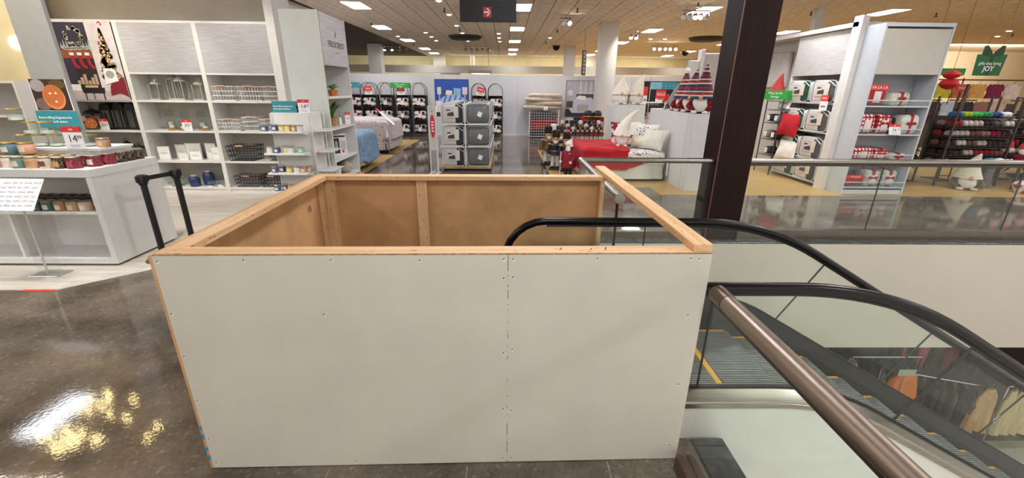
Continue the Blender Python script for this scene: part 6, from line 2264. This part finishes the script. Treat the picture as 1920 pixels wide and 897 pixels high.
# blank board and ladder rack farther along
o = thing('blank_board', 'blank pale grey square board fixed to the partition behind the red gnome hat', 'board', (6.86, 11.05, 2.0))
MB().rbox(0, -.0, .0, .1, 1.3, .82, .02).build('panel', mat('board_pale_grey', 'c2bdba', .6), o, smooth=0)
gnome('red hatted gnome looking over the green savings sign', (6.55, 10.75, 1.72), mat('red_knit_hat', 'b23a38', .9, vary=.1, scale=40), WHITEF, .16, .2, .42, (.25, .0), WHITEF, -pi / 2, brim=WHITEF)
lr = thing('ladder_rack', 'chrome ladder rack of throws and pillows with green savings header', 'rack', (6.35, 10.1, 0))
for (ax, ay) in ((0, 0), (0, .62), (.42, 0), (.42, .62)):
    MB().cyl((ax, ay, 0), (ax, ay, 1.72), .014, n=8).build('post', DKMETAL, lr)
for zz in (.45, .82, 1.2, 1.5, 1.7):
    MB().bb(-.01, -.01, zz - .02, .43, .63, zz).build('shelf', mat('rack_shelf_grey', '8d8a88', .5, .4), lr, smooth=0)
o = thing('header_sign', 'green savings header card on the ladder rack', 'sign', (6.33, 10.42, 1.73), -pi / 2 + .25)
MB().bb(-.34, -.01, 0, .34, .0, .2).bb(.32, 0, 0, .34, .3, .2).build('card', MATS['header_2a9a3c'], o, smooth=0)
text('Wrap Up the', CARD, o, .075, (0, -.012, .14))
text('Savings!', CARD, o, .08, (0, -.012, .06))
thr = None
for k, (dy, zz, m, nm) in enumerate(((.16, 1.22, GREYF, 'grey'), (.46, 1.22, DKBAND, 'charcoal'), (.16, .84, DKBAND, 'charcoal'), (.46, .84, GREYF, 'grey'), (.3, .47, DKBAND, 'charcoal'))):
    lb = '%s folded throw on the chrome ladder rack, %s counted from the top' % (nm, ORD[k])
    if thr is None:
        thr = thing('folded_throw', lb, 'blanket', (6.56, 10.1 + dy, zz), 0, 'folded throws on the ladder rack')
        MB().ell((0, 0, .09), (.2, .14, .09), .4, .7, n=18, m=8, wob=.03, wf=8).build('cloth', m, thr, smooth=60)
        MB().bb(-.21, -.05, .04, -.2, .05, .15).build('label', CARD, thr, smooth=0)
    else:
        dup(thr, (6.56, 10.1 + dy, zz), label=lb, mats={'cloth': m})
pillow('white_script_pillow', 'white pillow with faint script on top of the ladder rack shelf', (6.5, 10.3, 1.51), (.44, .14, .2), WHITEF, -pi / 2, -.2)
pillow('red_pillow', 'red pillow leaning in the middle of the ladder rack', (6.4, 9.85, .95), (.5, .16, .5), REDF, -1.2, -.2)
pillow('script_pillow', 'white red edged script pillow low at the ladder rack', (6.42, 9.78, .42), (.5, .16, .46), WHITEF, -1.25, -.25)
# tall white boards beyond the pillar edge
o = thing('tall_display_board', 'tall white display boards between pillar and gnome hats', 'board', (5.75, 13.6, 0), -.15)
MB().rbox(-.25, 0, 0, .02, .3, 2.75, .006).build('panel', MATS['partition_white'], o, smooth=0)
MB().rbox(.03, -.1, 0, .13, .3, 3.05, .006).build('panel', WHITE, o, smooth=0)
MB().rbox(.14, -.05, 2.0, .9, .0, 2.95, .02).build('board', MATS['board_pale_grey'], o, smooth=0)

# --- hanging green gift sign and felt ornaments
JG = mat('joy_green', '14602c', .55, vary=.04)
JGD = mat('joy_dark_green', '0c3f1c', .55)
o = thing('hanging_gift_sign', 'green gift shaped hanging sign reading gifts that bring joy', 'sign', (12.85, 12.0, 2.36))
MB().prism([(-.36, 0), (.36, 0), (.40, .52), (-.40, .52)], 'y', -.01, .01).build('gift_body', JG, o, smooth=0)
MB().prism([(-.05, -.001), (.05, -.001), (.05, .50), (-.05, .50)], 'y', -.012, -.0105).build('ribbon', JGD, o, smooth=0)
for sx in (-1, 1):
    MB().prism([(0, .5), (sx * .13, .47), (sx * .28, .52), (sx * .27, .73), (sx * .2, .74), (sx * .06, .60)], 'y', -.014, .014).build('bow_loop', JGD, o, smooth=0)
text('gifts that bring', CARD, o, .105, (0, -.016, .30), bold=.001)
text('JOY', CARD, o, .17, (.0, -.016, .17), bold=.004)
for sx in (-.2, .2):
    MB().cyl((sx, 0, .6), (sx, 0, 1.79), .004, n=6).build('hanger_wire', DKMETAL, o)
o = thing('felt_ornament', 'red felt finial ornament hanging right of the gift tower', 'ornament', (9.45, 9.5, 1.98))
MB().lathe([(0, 0), (.1, .03), (.17, .11), (.14, .18), (.05, .215), (.12, .25), (.16, .30), (.1, .36), (.02, .39), (0, .40)], n=20).build('body', mat('ornament_red', 'c01520', .8), o)
MB().cyl((0, 0, .39), (0, 0, 2.17), .004, n=6).build('hanger_wire', DKMETAL, o)
o = thing('felt_ornament', 'blue felt disc ornament half behind the gift tower', 'ornament', (9.3, 9.9, 1.95))
MB().ell((0, 0, .16), (.16, .05, .16), n=18, m=10).build('body', mat('ornament_blue', '4d86ac', .8), o)
MB().cyl((0, 0, .31), (0, 0, 2.19), .004, n=6).build('hanger_wire', DKMETAL, o)
o = thing('round_pink_sign', 'round pink and white hanging sign at the right picture edge', 'sign', (12.55, 10.4, 1.98))
MB().at((0, 0, .3), rx=pi / 2).lathe([(0, -.012), (.3, -.012), (.3, .012), (0, .012)], n=32).build('disc', mat('disc_pink', 'e0a8b4', .6), o)
MB().prism([(-.12, .2), (-.05, .4), (0, .28), (.06, .42), (.12, .2), (.07, .2), (.04, .3), (0, .2), (-.05, .28), (-.08, .2)], 'y', -.016, -.013).build('red_mark', mat('disc_red', 'd02a44', .6), o, smooth=0)
MB().cyl((0, 0, .6), (0, 0, 2.17), .004, n=6).build('hanger_wire', DKMETAL, o)

# --- slipper racks, toys and clothes beyond
SLC = [('6e4a44', 'rosy brown'), ('3a2e2c', 'dark brown'), ('b9aca2', 'cream'), ('8f1d28', 'red'), ('57504c', 'grey'), ('c9bfb6', 'ivory'), ('241f20', 'black'), ('94706a', 'mauve')]
sl0 = None


def slip(lb, loc, hx, grp):
    global sl0
    m = mat('slipper_' + hx, hx, .95, vary=.12, scale=30)
    if sl0 is None:
        sl0 = thing('slippers', lb, 'slippers', loc, 0, grp)
        for sx in (-.054, .056):
            MB().ell((sx, 0, .03), (.054, .13, .03), .9, .6, n=12, m=6).build('sole', mat('slipper_sole', '3a332f', .9), sl0)
            MB().ell((sx, -.02, .085), (.056, .105, .075), n=12, m=7, wob=.02, wf=20).build('upper', m, sl0, smooth=60)
        return
    dup(sl0, loc, sl0.rotation_euler.z, lb, grp, {'upper': m})


slr = [('slipper rack, left one right of the gift tower', 9.35, 9.0, 1.35), ('slipper rack, right one beyond the floor gnome', 10.9, 9.35, 1.5)]
rs = random.Random(21)
for q, (nm, rx_, ry_, rw_) in enumerate(slr):
    o = thing('slipper_rack', 'tall dark metal ' + nm, 'rack', (rx_, ry_, 0), 0, 'slipper racks')
    for sx in (0, rw_):
        for sy in (0, .5):
            MB().cyl((sx, sy, 0), (sx, sy, 1.85), .022, n=8).build('post', DKMETAL, o)
    tiers_ = (.42, .62, .82, 1.02, 1.22)
    for zz in tiers_:
        MB().bb(0, 0, zz - .014, rw_, .5, zz - .002).build('wire_shelf', DKMETAL, o, smooth=0)
    MB().bb(0, .49, .4, rw_, .5, 1.4).build('back_grid', mat('rack_back_dark', '', .7), o, smooth=0)
    for zz in (.1, .22):
        MB().tube([(0, 0, zz), (rw_, 0, zz)], .009, 6).build('low_rail', DKMETAL, o)
    n = int(rw_ / .222)
    for t, zz in enumerate(tiers_):
        for r in (0, 1):
            for k in range(n):
                hx, cn = SLC[rs.randrange(len(SLC))]
                slip('%s plush slippers, %s in %s row, tier %s, %s rack' % (cn, ORD[k], 'front' if r == 0 else 'back', ORD[t], 'left' if q == 0 else 'right'),
                     (rx_ + .13 + .222 * k, ry_ + .13 + .25 * r, zz), hx, 'slippers on the racks')
# brightly coloured row of socks pinned above the left slipper rack
SOX = [('34568a', 'blue'), ('94ad2c', 'lime'), ('3fae4a', 'green'), ('2a8a4c', 'dark green'), ('31407a', 'navy'), ('d9d6d2', 'white'), ('2a2a2c', 'black')]
sx0 = None
for k in range(12):
    hx, cn = SOX[min(k // 2, 6)]
    lb = '%s rolled socks, %s in the bright row above the slippers' % (cn, ORD[k])
    loc = (9.46 + .105 * k, 9.2, 1.43)
    if sx0 is None:
        sx0 = thing('rolled_socks', lb, 'socks', loc, 0, 'rolled socks above the slippers')
        MB().ell((0, 0, .06), (.055, .09, .06), .8, .8, n=12, m=7).build('roll', mat('sock_' + hx, hx, .9), sx0)
        MB().ell((0, -.06, .06), (.05, .04, .05), n=10, m=6).build('cuff', mat('sock_' + hx, hx, .9), sx0)
    else:
        dup(sx0, loc, label=lb, mats={'roll': mat('sock_' + hx, hx, .9), 'cuff': mat('sock_' + hx, hx, .9)})
o = thing('sock_ledge', 'dark top ledge carrying rolled socks over the slippers', 'shelf', (9.38, 9.06, 1.42))
MB().bb(-.0, 0, -.0, 1.3, .3, .008).build('ledge', DKMETAL, o, smooth=0)
MB().cyl((.65, .31, -1.42), (.65, .31, .2), .015, n=8).build('post', DKMETAL, o)


def garment(lb, loc, w, h, m, rz=0, d=.05, folds=5, flare=1.3, sleeve=True, grp=None, hanger=True, cat='clothes', nm='hanging_garment', seed=0, amp=.02):
    """garment on a hanger: closed wavy tube from shoulders to hem, sleeves, hook"""
    o = thing(nm, lb, cat, loc, rz, grp)
    mb = MB()
    n, R = 28, 10
    vs = []
    for i in range(R + 1):
        u = i / R
        wd = w / 2 * (.45 + .55 * min(1, u * 6)) * (1 + (flare - 1) * u)
        dp = d * (.4 + .6 * min(1, u * 4)) * (1 + .6 * u)
        for k in range(n):
            t = 2 * pi * k / n
            wv = 1 + amp / d * u * sin(folds * t + seed)
            vs.append((wd * cos(t), dp * sin(t) * wv + amp * u * sin(folds * 1.7 * t + seed), -h * u))
    fs = [(i * n + k, (i + 1) * n + k, (i + 1) * n + (k + 1) % n, i * n + (k + 1) % n) for i in range(R) for k in range(n)]
    fs.append(tuple(range(n))[::-1])
    mb.add(vs, fs).build('cloth', m, o, smooth=60)
    if sleeve:
        for sx in (-1, 1):
            MB().tube([(sx * w * .42, 0, -h * .05), (sx * w * .58, .01, -h * .25), (sx * w * .6, .01, -h * .5)], [w * .1, w * .1, w * .08], 8).build('sleeve', m, o, smooth=60)
    if hanger:
        MB().tube([(0, 0, .0), (0, 0, .06), (.03, 0, .09), (0, 0, .12)], .006, 6).build('hanger_hook', STEEL, o)
    return o


# children's clothes on the far right wall
wr = thing('wall_clothes_rail', 'dark wall rail holding bright children clothes before the cream wall', 'rail', (13.0, 13.8, 0))
for zz in (2.3, 1.78):
    MB().tube([(-.9, 0, zz), (3.4, 0, zz)], .018, 8).build('rail_tube', DKMETAL, wr)
for sx in (-.9, 1.2, 3.4):
    MB().cyl((sx, .05, 0), (sx, .05, 2.35), .02, n=8).build('post', DKMETAL, wr)
MB().bb(-.9, .3, .2, 3.4, .34, 1.6).build('back_panel', mat('rail_back_panel', '5b4a48', .8), wr, smooth=0)
KC = [('c43a7a', 'magenta'), ('2a2628', 'black'), ('d8d24a', 'yellow'), ('e07a4a', 'orange'), ('d9a45a', 'ochre'), ('7a1f4a', 'plum'), ('d9c9c2', 'cream')]
g0 = None
for k, (hx, cn) in enumerate(KC):
    lb = '%s child garment, %s from left on the upper wall rail' % (cn, ORD[k])
    loc = (12.5 + .55 * k, 13.8, 2.18)
    m = mat('kid_' + hx, hx, .85, vary=.08)
    if g0 is None:
        g0 = garment(lb, loc, .4, .42, m, grp='children clothes on the wall rail')
    else:
        dup(g0, loc, label=lb, mats={'cloth': m, 'sleeve': m})
KC2 = [('c43a7a', 'magenta'), ('b03a70', 'pink'), ('4a3a3c', 'dark grey'), ('c3d6e6', 'pale blue'), ('3a2a30', 'dark'), ('9a6a62', 'rose'), ('c9b3a4', 'beige')]
for k, (hx, cn) in enumerate(KC2):
    m = mat('kid_' + hx, hx, .85, vary=.08)
    dup(g0, (12.35 + .52 * k, 13.76, 1.66), label='%s child garment, %s from left on the lower wall rail' % (cn, ORD[k]), mats={'cloth': m, 'sleeve': m})
o = thing('header_sign', 'long green header strip above the children clothes', 'sign', (13.0, 13.7, 2.42))
MB().bb(-1.0, -.01, 0, 1.0, .01, .2).build('card', GREENS, o, smooth=0)
text('get your', CARD, o, .13, (-.9, -.012, .1), align='LEFT')
for sx in (-.8, .8):
    MB().cyl((sx, .02, -2.42), (sx, .02, 0), .012, n=6).build('post', DKMETAL, o)
o = thing('red_oval_sign', 'small red oval sale sign on a dark post behind the slippers', 'sign', (13.25, 12.9, 0))
MB().cyl((0, 0, 0), (0, 0, 1.95), .03, n=8).build('post', DKMETAL, o)
MB().at((0, 0, 2.05), rx=pi / 2).ell((0, 0, 0), (.2, .1, .015), n=20, m=8).build('oval', REDSIGN, o)
text('SALE', CARD, o, .1, (0, -.018, 2.05))
for k, (dx, dy, lb) in enumerate(((10.15, 9.75, 'left one'), (11.6, 9.8, 'middle one'), (9.15, 9.55, 'one beside the gift tower'))):
    o = thing('fixture_post', 'tall dark metal fixture upright behind the slippers, ' + lb, 'post', (dx, dy, 0), 0, 'fixture uprights')
    MB().bb(-.025, -.025, 0, .025, .025, 2.1).build('upright', DKMETAL, o, smooth=0)
    MB().bb(-.2, -.2, 0, .2, .2, .015).build('foot', DKMETAL, o, smooth=0)
    MB().bb(-.3, -.015, 1.75, .3, .015, 1.78).build('arm', DKMETAL, o, smooth=0)

# --- floor gnome, stockings table, basket and tree
gnome('cream hatted plush gnome sitting on the wood floor behind the railing', (9.72, 8.72, .004), mat('cream_hat', 'd6cdb8', .95, vary=.08, scale=40), mat('gnome_brown', '6e5a48', .9), .22, .3, .5, (.2, 0), WHITEF, -.5)
tbl = thing('stocking_table', 'dark low table of Christmas stockings and plush at the right edge', 'table', (11.3, 9.0, 0))
MB().bb(-.6, -.35, .5, .95, .4, .53).build('tabletop', MATS['table_dark'], tbl, smooth=0)
for sx in (-.57, .92):
    for sy in (-.32, .37):
        MB().bb(sx - .02, sy - .02, 0, sx + .02, sy + .02, .5).build('leg', DKMETAL, tbl, smooth=0)
pr0 = None
PC = [('7a1420', 'dark red'), ('d6cfc6', 'white'), ('8f1d28', 'red'), ('4a5560', 'slate'), ('d6cfc6', 'white'), ('3a2a26', 'brown'), ('7a1420', 'dark red'), ('c9bfb2', 'cream'), ('2f3b2e', 'green'), ('8f1d28', 'red')]
for k, (hx, cn) in enumerate(PC):
    lb = '%s plush toy, %s in the heap on the stocking table' % (cn, ORD[k])
    loc = (10.85 + .28 * (k % 5), 8.85 + .26 * (k // 5), .53)
    if pr0 is None:
        pr0 = thing('plush_toy', lb, 'toy', loc, 0, 'plush toys on the stocking table')
        MB().ell((0, 0, .1), (.1, .09, .1), n=12, m=8, wob=.01, wf=20).build('body', mat('plush_' + hx, hx, .95, vary=.1), pr0)
        MB().ell((0, -.02, .24), (.075, .07, .07), n=12, m=8).build('head', WHITEF, pr0)
        MB().tube([(0, -.01, .28), (.02, 0, .36), (.07, 0, .40)], [.07, .045, .012], 10).build('cap', REDF, pr0)
        for s_ in (-1, 1):
            MB().ell((s_ * .07, -.07, .03), (.035, .05, .03), n=8, m=6).build('foot', WHITEF, pr0)
    else:
        dup(pr0, loc, .3 * (k % 3 - 1), lb, mats={'body': mat('plush_' + hx, hx, .95, vary=.1)})
o = thing('striped_basket', 'small red and white striped basket on the floor at the right edge', 'basket', (10.6, 8.35, .004))
MB().lathe([(.15, 0), (.2, .16), (.19, .16), (.14, .02), (0, .02)], n=20).build('body', bands('red_white_stripes', ['b01c2a', 'e6e0da'], 'x', .07), o)
MB().ell((0, 0, .17), (.19, .19, .07), n=16, m=8, wob=.02, wf=14).build('filling', WHITEF, o, smooth=60)
MB().tube([(.19 * cos(t), 0, .16 + .16 * sin(t)) for t in [pi * k / 10 for k in range(11)]], .008, 6).build('handle', RIB, o)
o = thing('umbrella_cloth', 'blue and white bundle on a grey pedestal beside the floor gnome', 'display stand', (10.35, 8.9, .004))
MB().lathe([(.16, 0), (.1, .1), (.08, .4), (.12, .44)], n=14).build('pedestal', mat('pedestal_grey', '67635e', .7), o)
MB().ell((-.05, 0, .52), (.15, .12, .1), n=14, m=8, wob=.04, wf=12).build('bundle', mat('bundle_blue', '4a7a9c', .9, vary=.3, scale=16), o, smooth=60)
MB().ell((.16, 0, .53), (.13, .12, .09), n=14, m=8, wob=.04, wf=12).build('plush', WHITEF, o, smooth=60)


def firtree(nm, lb, loc, h, r, seed, col):
    o = thing(nm, lb, 'tree', loc)
    MB().cyl((0, 0, 0), (0, 0, h * .97), .04, .012, 8).build('trunk', mat('fir_trunk', '3a2a20', .9), o)
    MB().lathe([(.28, 0), (.3, .05), (.08, .1)], n=16).build('stand', BLACK, o)
    rn = random.Random(seed)
    mb = MB()
    N_ = 1500
    for k in range(N_):
        u = rn.random() ** .8
        zz = .25 + (h - .25) * u
        R = r * (1 - u) + .05
        a = rn.random() * 2 * pi
        q = R * (.35 + .65 * sqrt(rn.random()))
        L = .16 + .1 * rn.random()
        px, py = q * cos(a), q * sin(a)
        mb.at((px, py, zz), rz=a, ry=.25 + .5 * rn.random())
        mb.add([(0, -.03, 0), (L, -.012, .01), (L, .012, .01), (0, .03, 0), (L * .5, 0, .04)], [(0, 1, 4), (1, 2, 4), (2, 3, 4), (3, 0, 4), (3, 2, 1, 0)])
    mb.x = None
    tag(mb.build('needles', col, o, smooth=0), kind='stuff')
    bb_ = None
    for k in range(26):
        u = .08 + .85 * rn.random()
        zz = .3 + (h - .3) * u
        R = r * (1 - u) + .04
        a = pi + rn.random() * pi
        m = mat(['tree_ball_red', 'tree_ball_white', 'tree_ball_gold'][k % 3], ['8a1c22', 'd6cfc8', 'a87e42'][k % 3], .35)
        MB().ell((R * cos(a), R * sin(a), zz), (.05, .05, .05), n=10, m=7).build('bauble', m, o)
    return o


FIR = mat('fir_needles', '1d2a20', .8, vary=.3, scale=20)
firtree('christmas_tree', 'large dark decorated Christmas tree at the right picture edge', (12.55, 10.0, 0), 2.25, 1.0, 5, FIR)
firtree('christmas_tree', 'slim dark Christmas tree behind the left slipper rack', (9.55, 10.6, 0), 1.9, .5, 6, FIR)

# ================================================================== LOWER SALES FLOOR
LZ = -4.9


def clothes_rack(nm, lb, loc, L, h, rz=0):
    o = thing(nm, lb, 'clothes rack', loc, rz)
    MB().tube([(-L / 2, 0, h), (L / 2, 0, h)], .018, 8).build('rail', CHROME, o)
    for sx in (-L / 2, L / 2):
        MB().cyl((sx, 0, 0), (sx, 0, h), .018, n=8).build('post', CHROME, o)
        MB().bb(sx - .02, -.28, 0, sx + .02, .28, .03).build('foot', CHROME, o, smooth=0)
    return o


GB = mat('garment_black', '19191c', .9, vary=.2, scale=16, bump=.3)
GN = mat('garment_navy_print', '20243c', .9, vary=.3, scale=18, col2='3c4a86')
GW = mat('garment_white', 'cfc6bc', .9, vary=.06, bump=.2)
GBR = mat('garment_brown', '4a3428', .9, vary=.15)
GGR = mat('garment_denim_grey', '4a4e58', .9, vary=.15)
GO = mat('garment_orange', 'd9772a', .85, vary=.08, scale=5, bump=.3)
GPK = mat('garment_pink', 'c9566a', .85, vary=.1)
GTAN = mat('garment_tan_satin', 'b98f60', .55, vary=.12, scale=3, stretch=(6, 6, .8))
GCH = mat('garment_champagne', 'c3ae80', .5, vary=.15, scale=4, stretch=(8, 8, .8))
rk = clothes_rack('clothes_rack', 'chrome rack of dark clothes downstairs behind the escalator, left', (8.15, 7.55, LZ), 1.5, 1.5)
gl0 = None
for k in range(8):
    m, cn = [(GW, 'white striped'), (GB, 'black'), (GBR, 'dark brown'), (GB, 'black'), (GBR, 'brown'), (GB, 'black'), (GGR, 'grey'), (GB, 'black')][k]
    lb = '%s garment, %s from left on the downstairs left rack' % (cn, ORD[k])
    loc = (7.5 + .18 * k, 7.55, LZ + 1.39)
    if gl0 is None:
        gl0 = garment(lb, loc, .42, .95, m, rz=1.15, grp='clothes on the downstairs left rack', seed=1)
    else:
        dup(gl0, loc, 1.0 + .1 * (k % 3), lb, mats={'cloth': m, 'sleeve': m})
garment('orange sleeveless top hanging downstairs behind the escalator glass', (8.0, 6.95, LZ + 1.56), .6, .6, GO, .2, .1, 4, 1.25, False, amp=.05)
o = thing('green_paper_sign', 'small grey green paper sign above the orange top', 'sign', (7.85, 6.8, LZ + 1.6))
MB().bb(-.17, -.003, 0, .17, .003, .14).build('card', mat('sign_sage', 'a7b09a', .6), o, smooth=0)
MB().cyl((0, .01, -1.6), (0, .01, 0), .01, n=6).build('post', CHROME, o)
rk = clothes_rack('clothes_rack', 'chrome rack of black and navy clothes downstairs in the middle', (8.62, 6.98, LZ), 1.7, 1.42, -.35)
for k in range(10):
    m, cn = [(GW, 'cream'), (GB, 'black'), (GN, 'navy print'), (GN, 'navy print'), (GB, 'black'), (GB, 'black'), (GB, 'black'), (GBR, 'brown'), (GB, 'black'), (GBR, 'brown')][k]
    t = -.78 + .165 * k
    dup(gl0, (8.62 + t * cos(.35), 6.98 - t * sin(.35), LZ + 1.31), .9 + .1 * (k % 3), '%s garment, %s from left on the downstairs middle rack' % (cn, ORD[k]),
        'clothes on the downstairs middle rack', {'cloth': m, 'sleeve': m}, (1, 1, .92))
rk = clothes_rack('clothes_rack', 'chrome rack of dark and pink clothes farther back downstairs', (9.9, 8.3, LZ), 2.6, 1.6)
for k in range(12):
    m, cn = [(GGR, 'denim grey'), (GGR, 'denim grey'), (GB, 'black'), (GPK, 'pink'), (GB, 'black'), (GPK, 'pink'), (GB, 'black'), (GBR, 'brown'), (DKRED, 'dark red'), (DKRED, 'dark red'), (GB, 'black'), (GBR, 'brown')][k]
    dup(gl0, (8.75 + .21 * k, 8.3, LZ + 1.49), .2 * (k % 3), '%s garment, %s from left on the rear downstairs rack' % (cn, ORD[k]),
        'clothes on the rear downstairs rack', {'cloth': m, 'sleeve': m}, (1, 1, .8))
garment('tan satin dress hanging at the right end of the middle downstairs rack', (9.36, 6.58, LZ + 1.46), .42, .95, GTAN, .15, .07, 5, 1.5, False, seed=2, amp=.03, nm='hanging_dress', cat='dress')
rk = clothes_rack('clothes_rack', 'chrome rack carrying champagne dresses downstairs at the right', (10.35, 6.72, LZ), 1.1, 1.45, .1)
for k in range(4):
    garment('champagne pleated dress, %s from left on the right downstairs rack' % ORD[k], (10.02 + .22 * k, 6.70 + .02 * k, LZ + 1.33), .44, .98, GCH, .35, .07, 7, 1.45, False, 'champagne dresses', seed=k, amp=.03, nm='hanging_dress', cat='dress')
o = thing('white_shoe_pair', 'pair of white shoes on the carpet under the tan dress', 'shoes', (8.9, 6.55, LZ))
for sx in (-.06, .06):
    MB().ell((sx, 0, .05), (.045, .13, .05), .9, .7, n=12, m=8).build('shoe', CARD, o)
o = thing('round_column_base', 'dark display plinth downstairs under the fascia, left', 'plinth', (7.2, 8.6, LZ))
MB().rbox(-.5, -.4, 0, .5, .4, 1.1, .01).build('body', MATS['table_dark'], o, smooth=0)
MB().bb(-.55, -.45, 1.1, .55, .45, 1.14).build('top', BLACK, o, smooth=0)
for k in range(3):
    struct('trim_9', MB().rbox(6.3 + 2.6 * k, 9.6, LZ, 6.7 + 2.6 * k, 10.0, -1.64, .01), mat('lower_column_dark', '3b3330', .6))
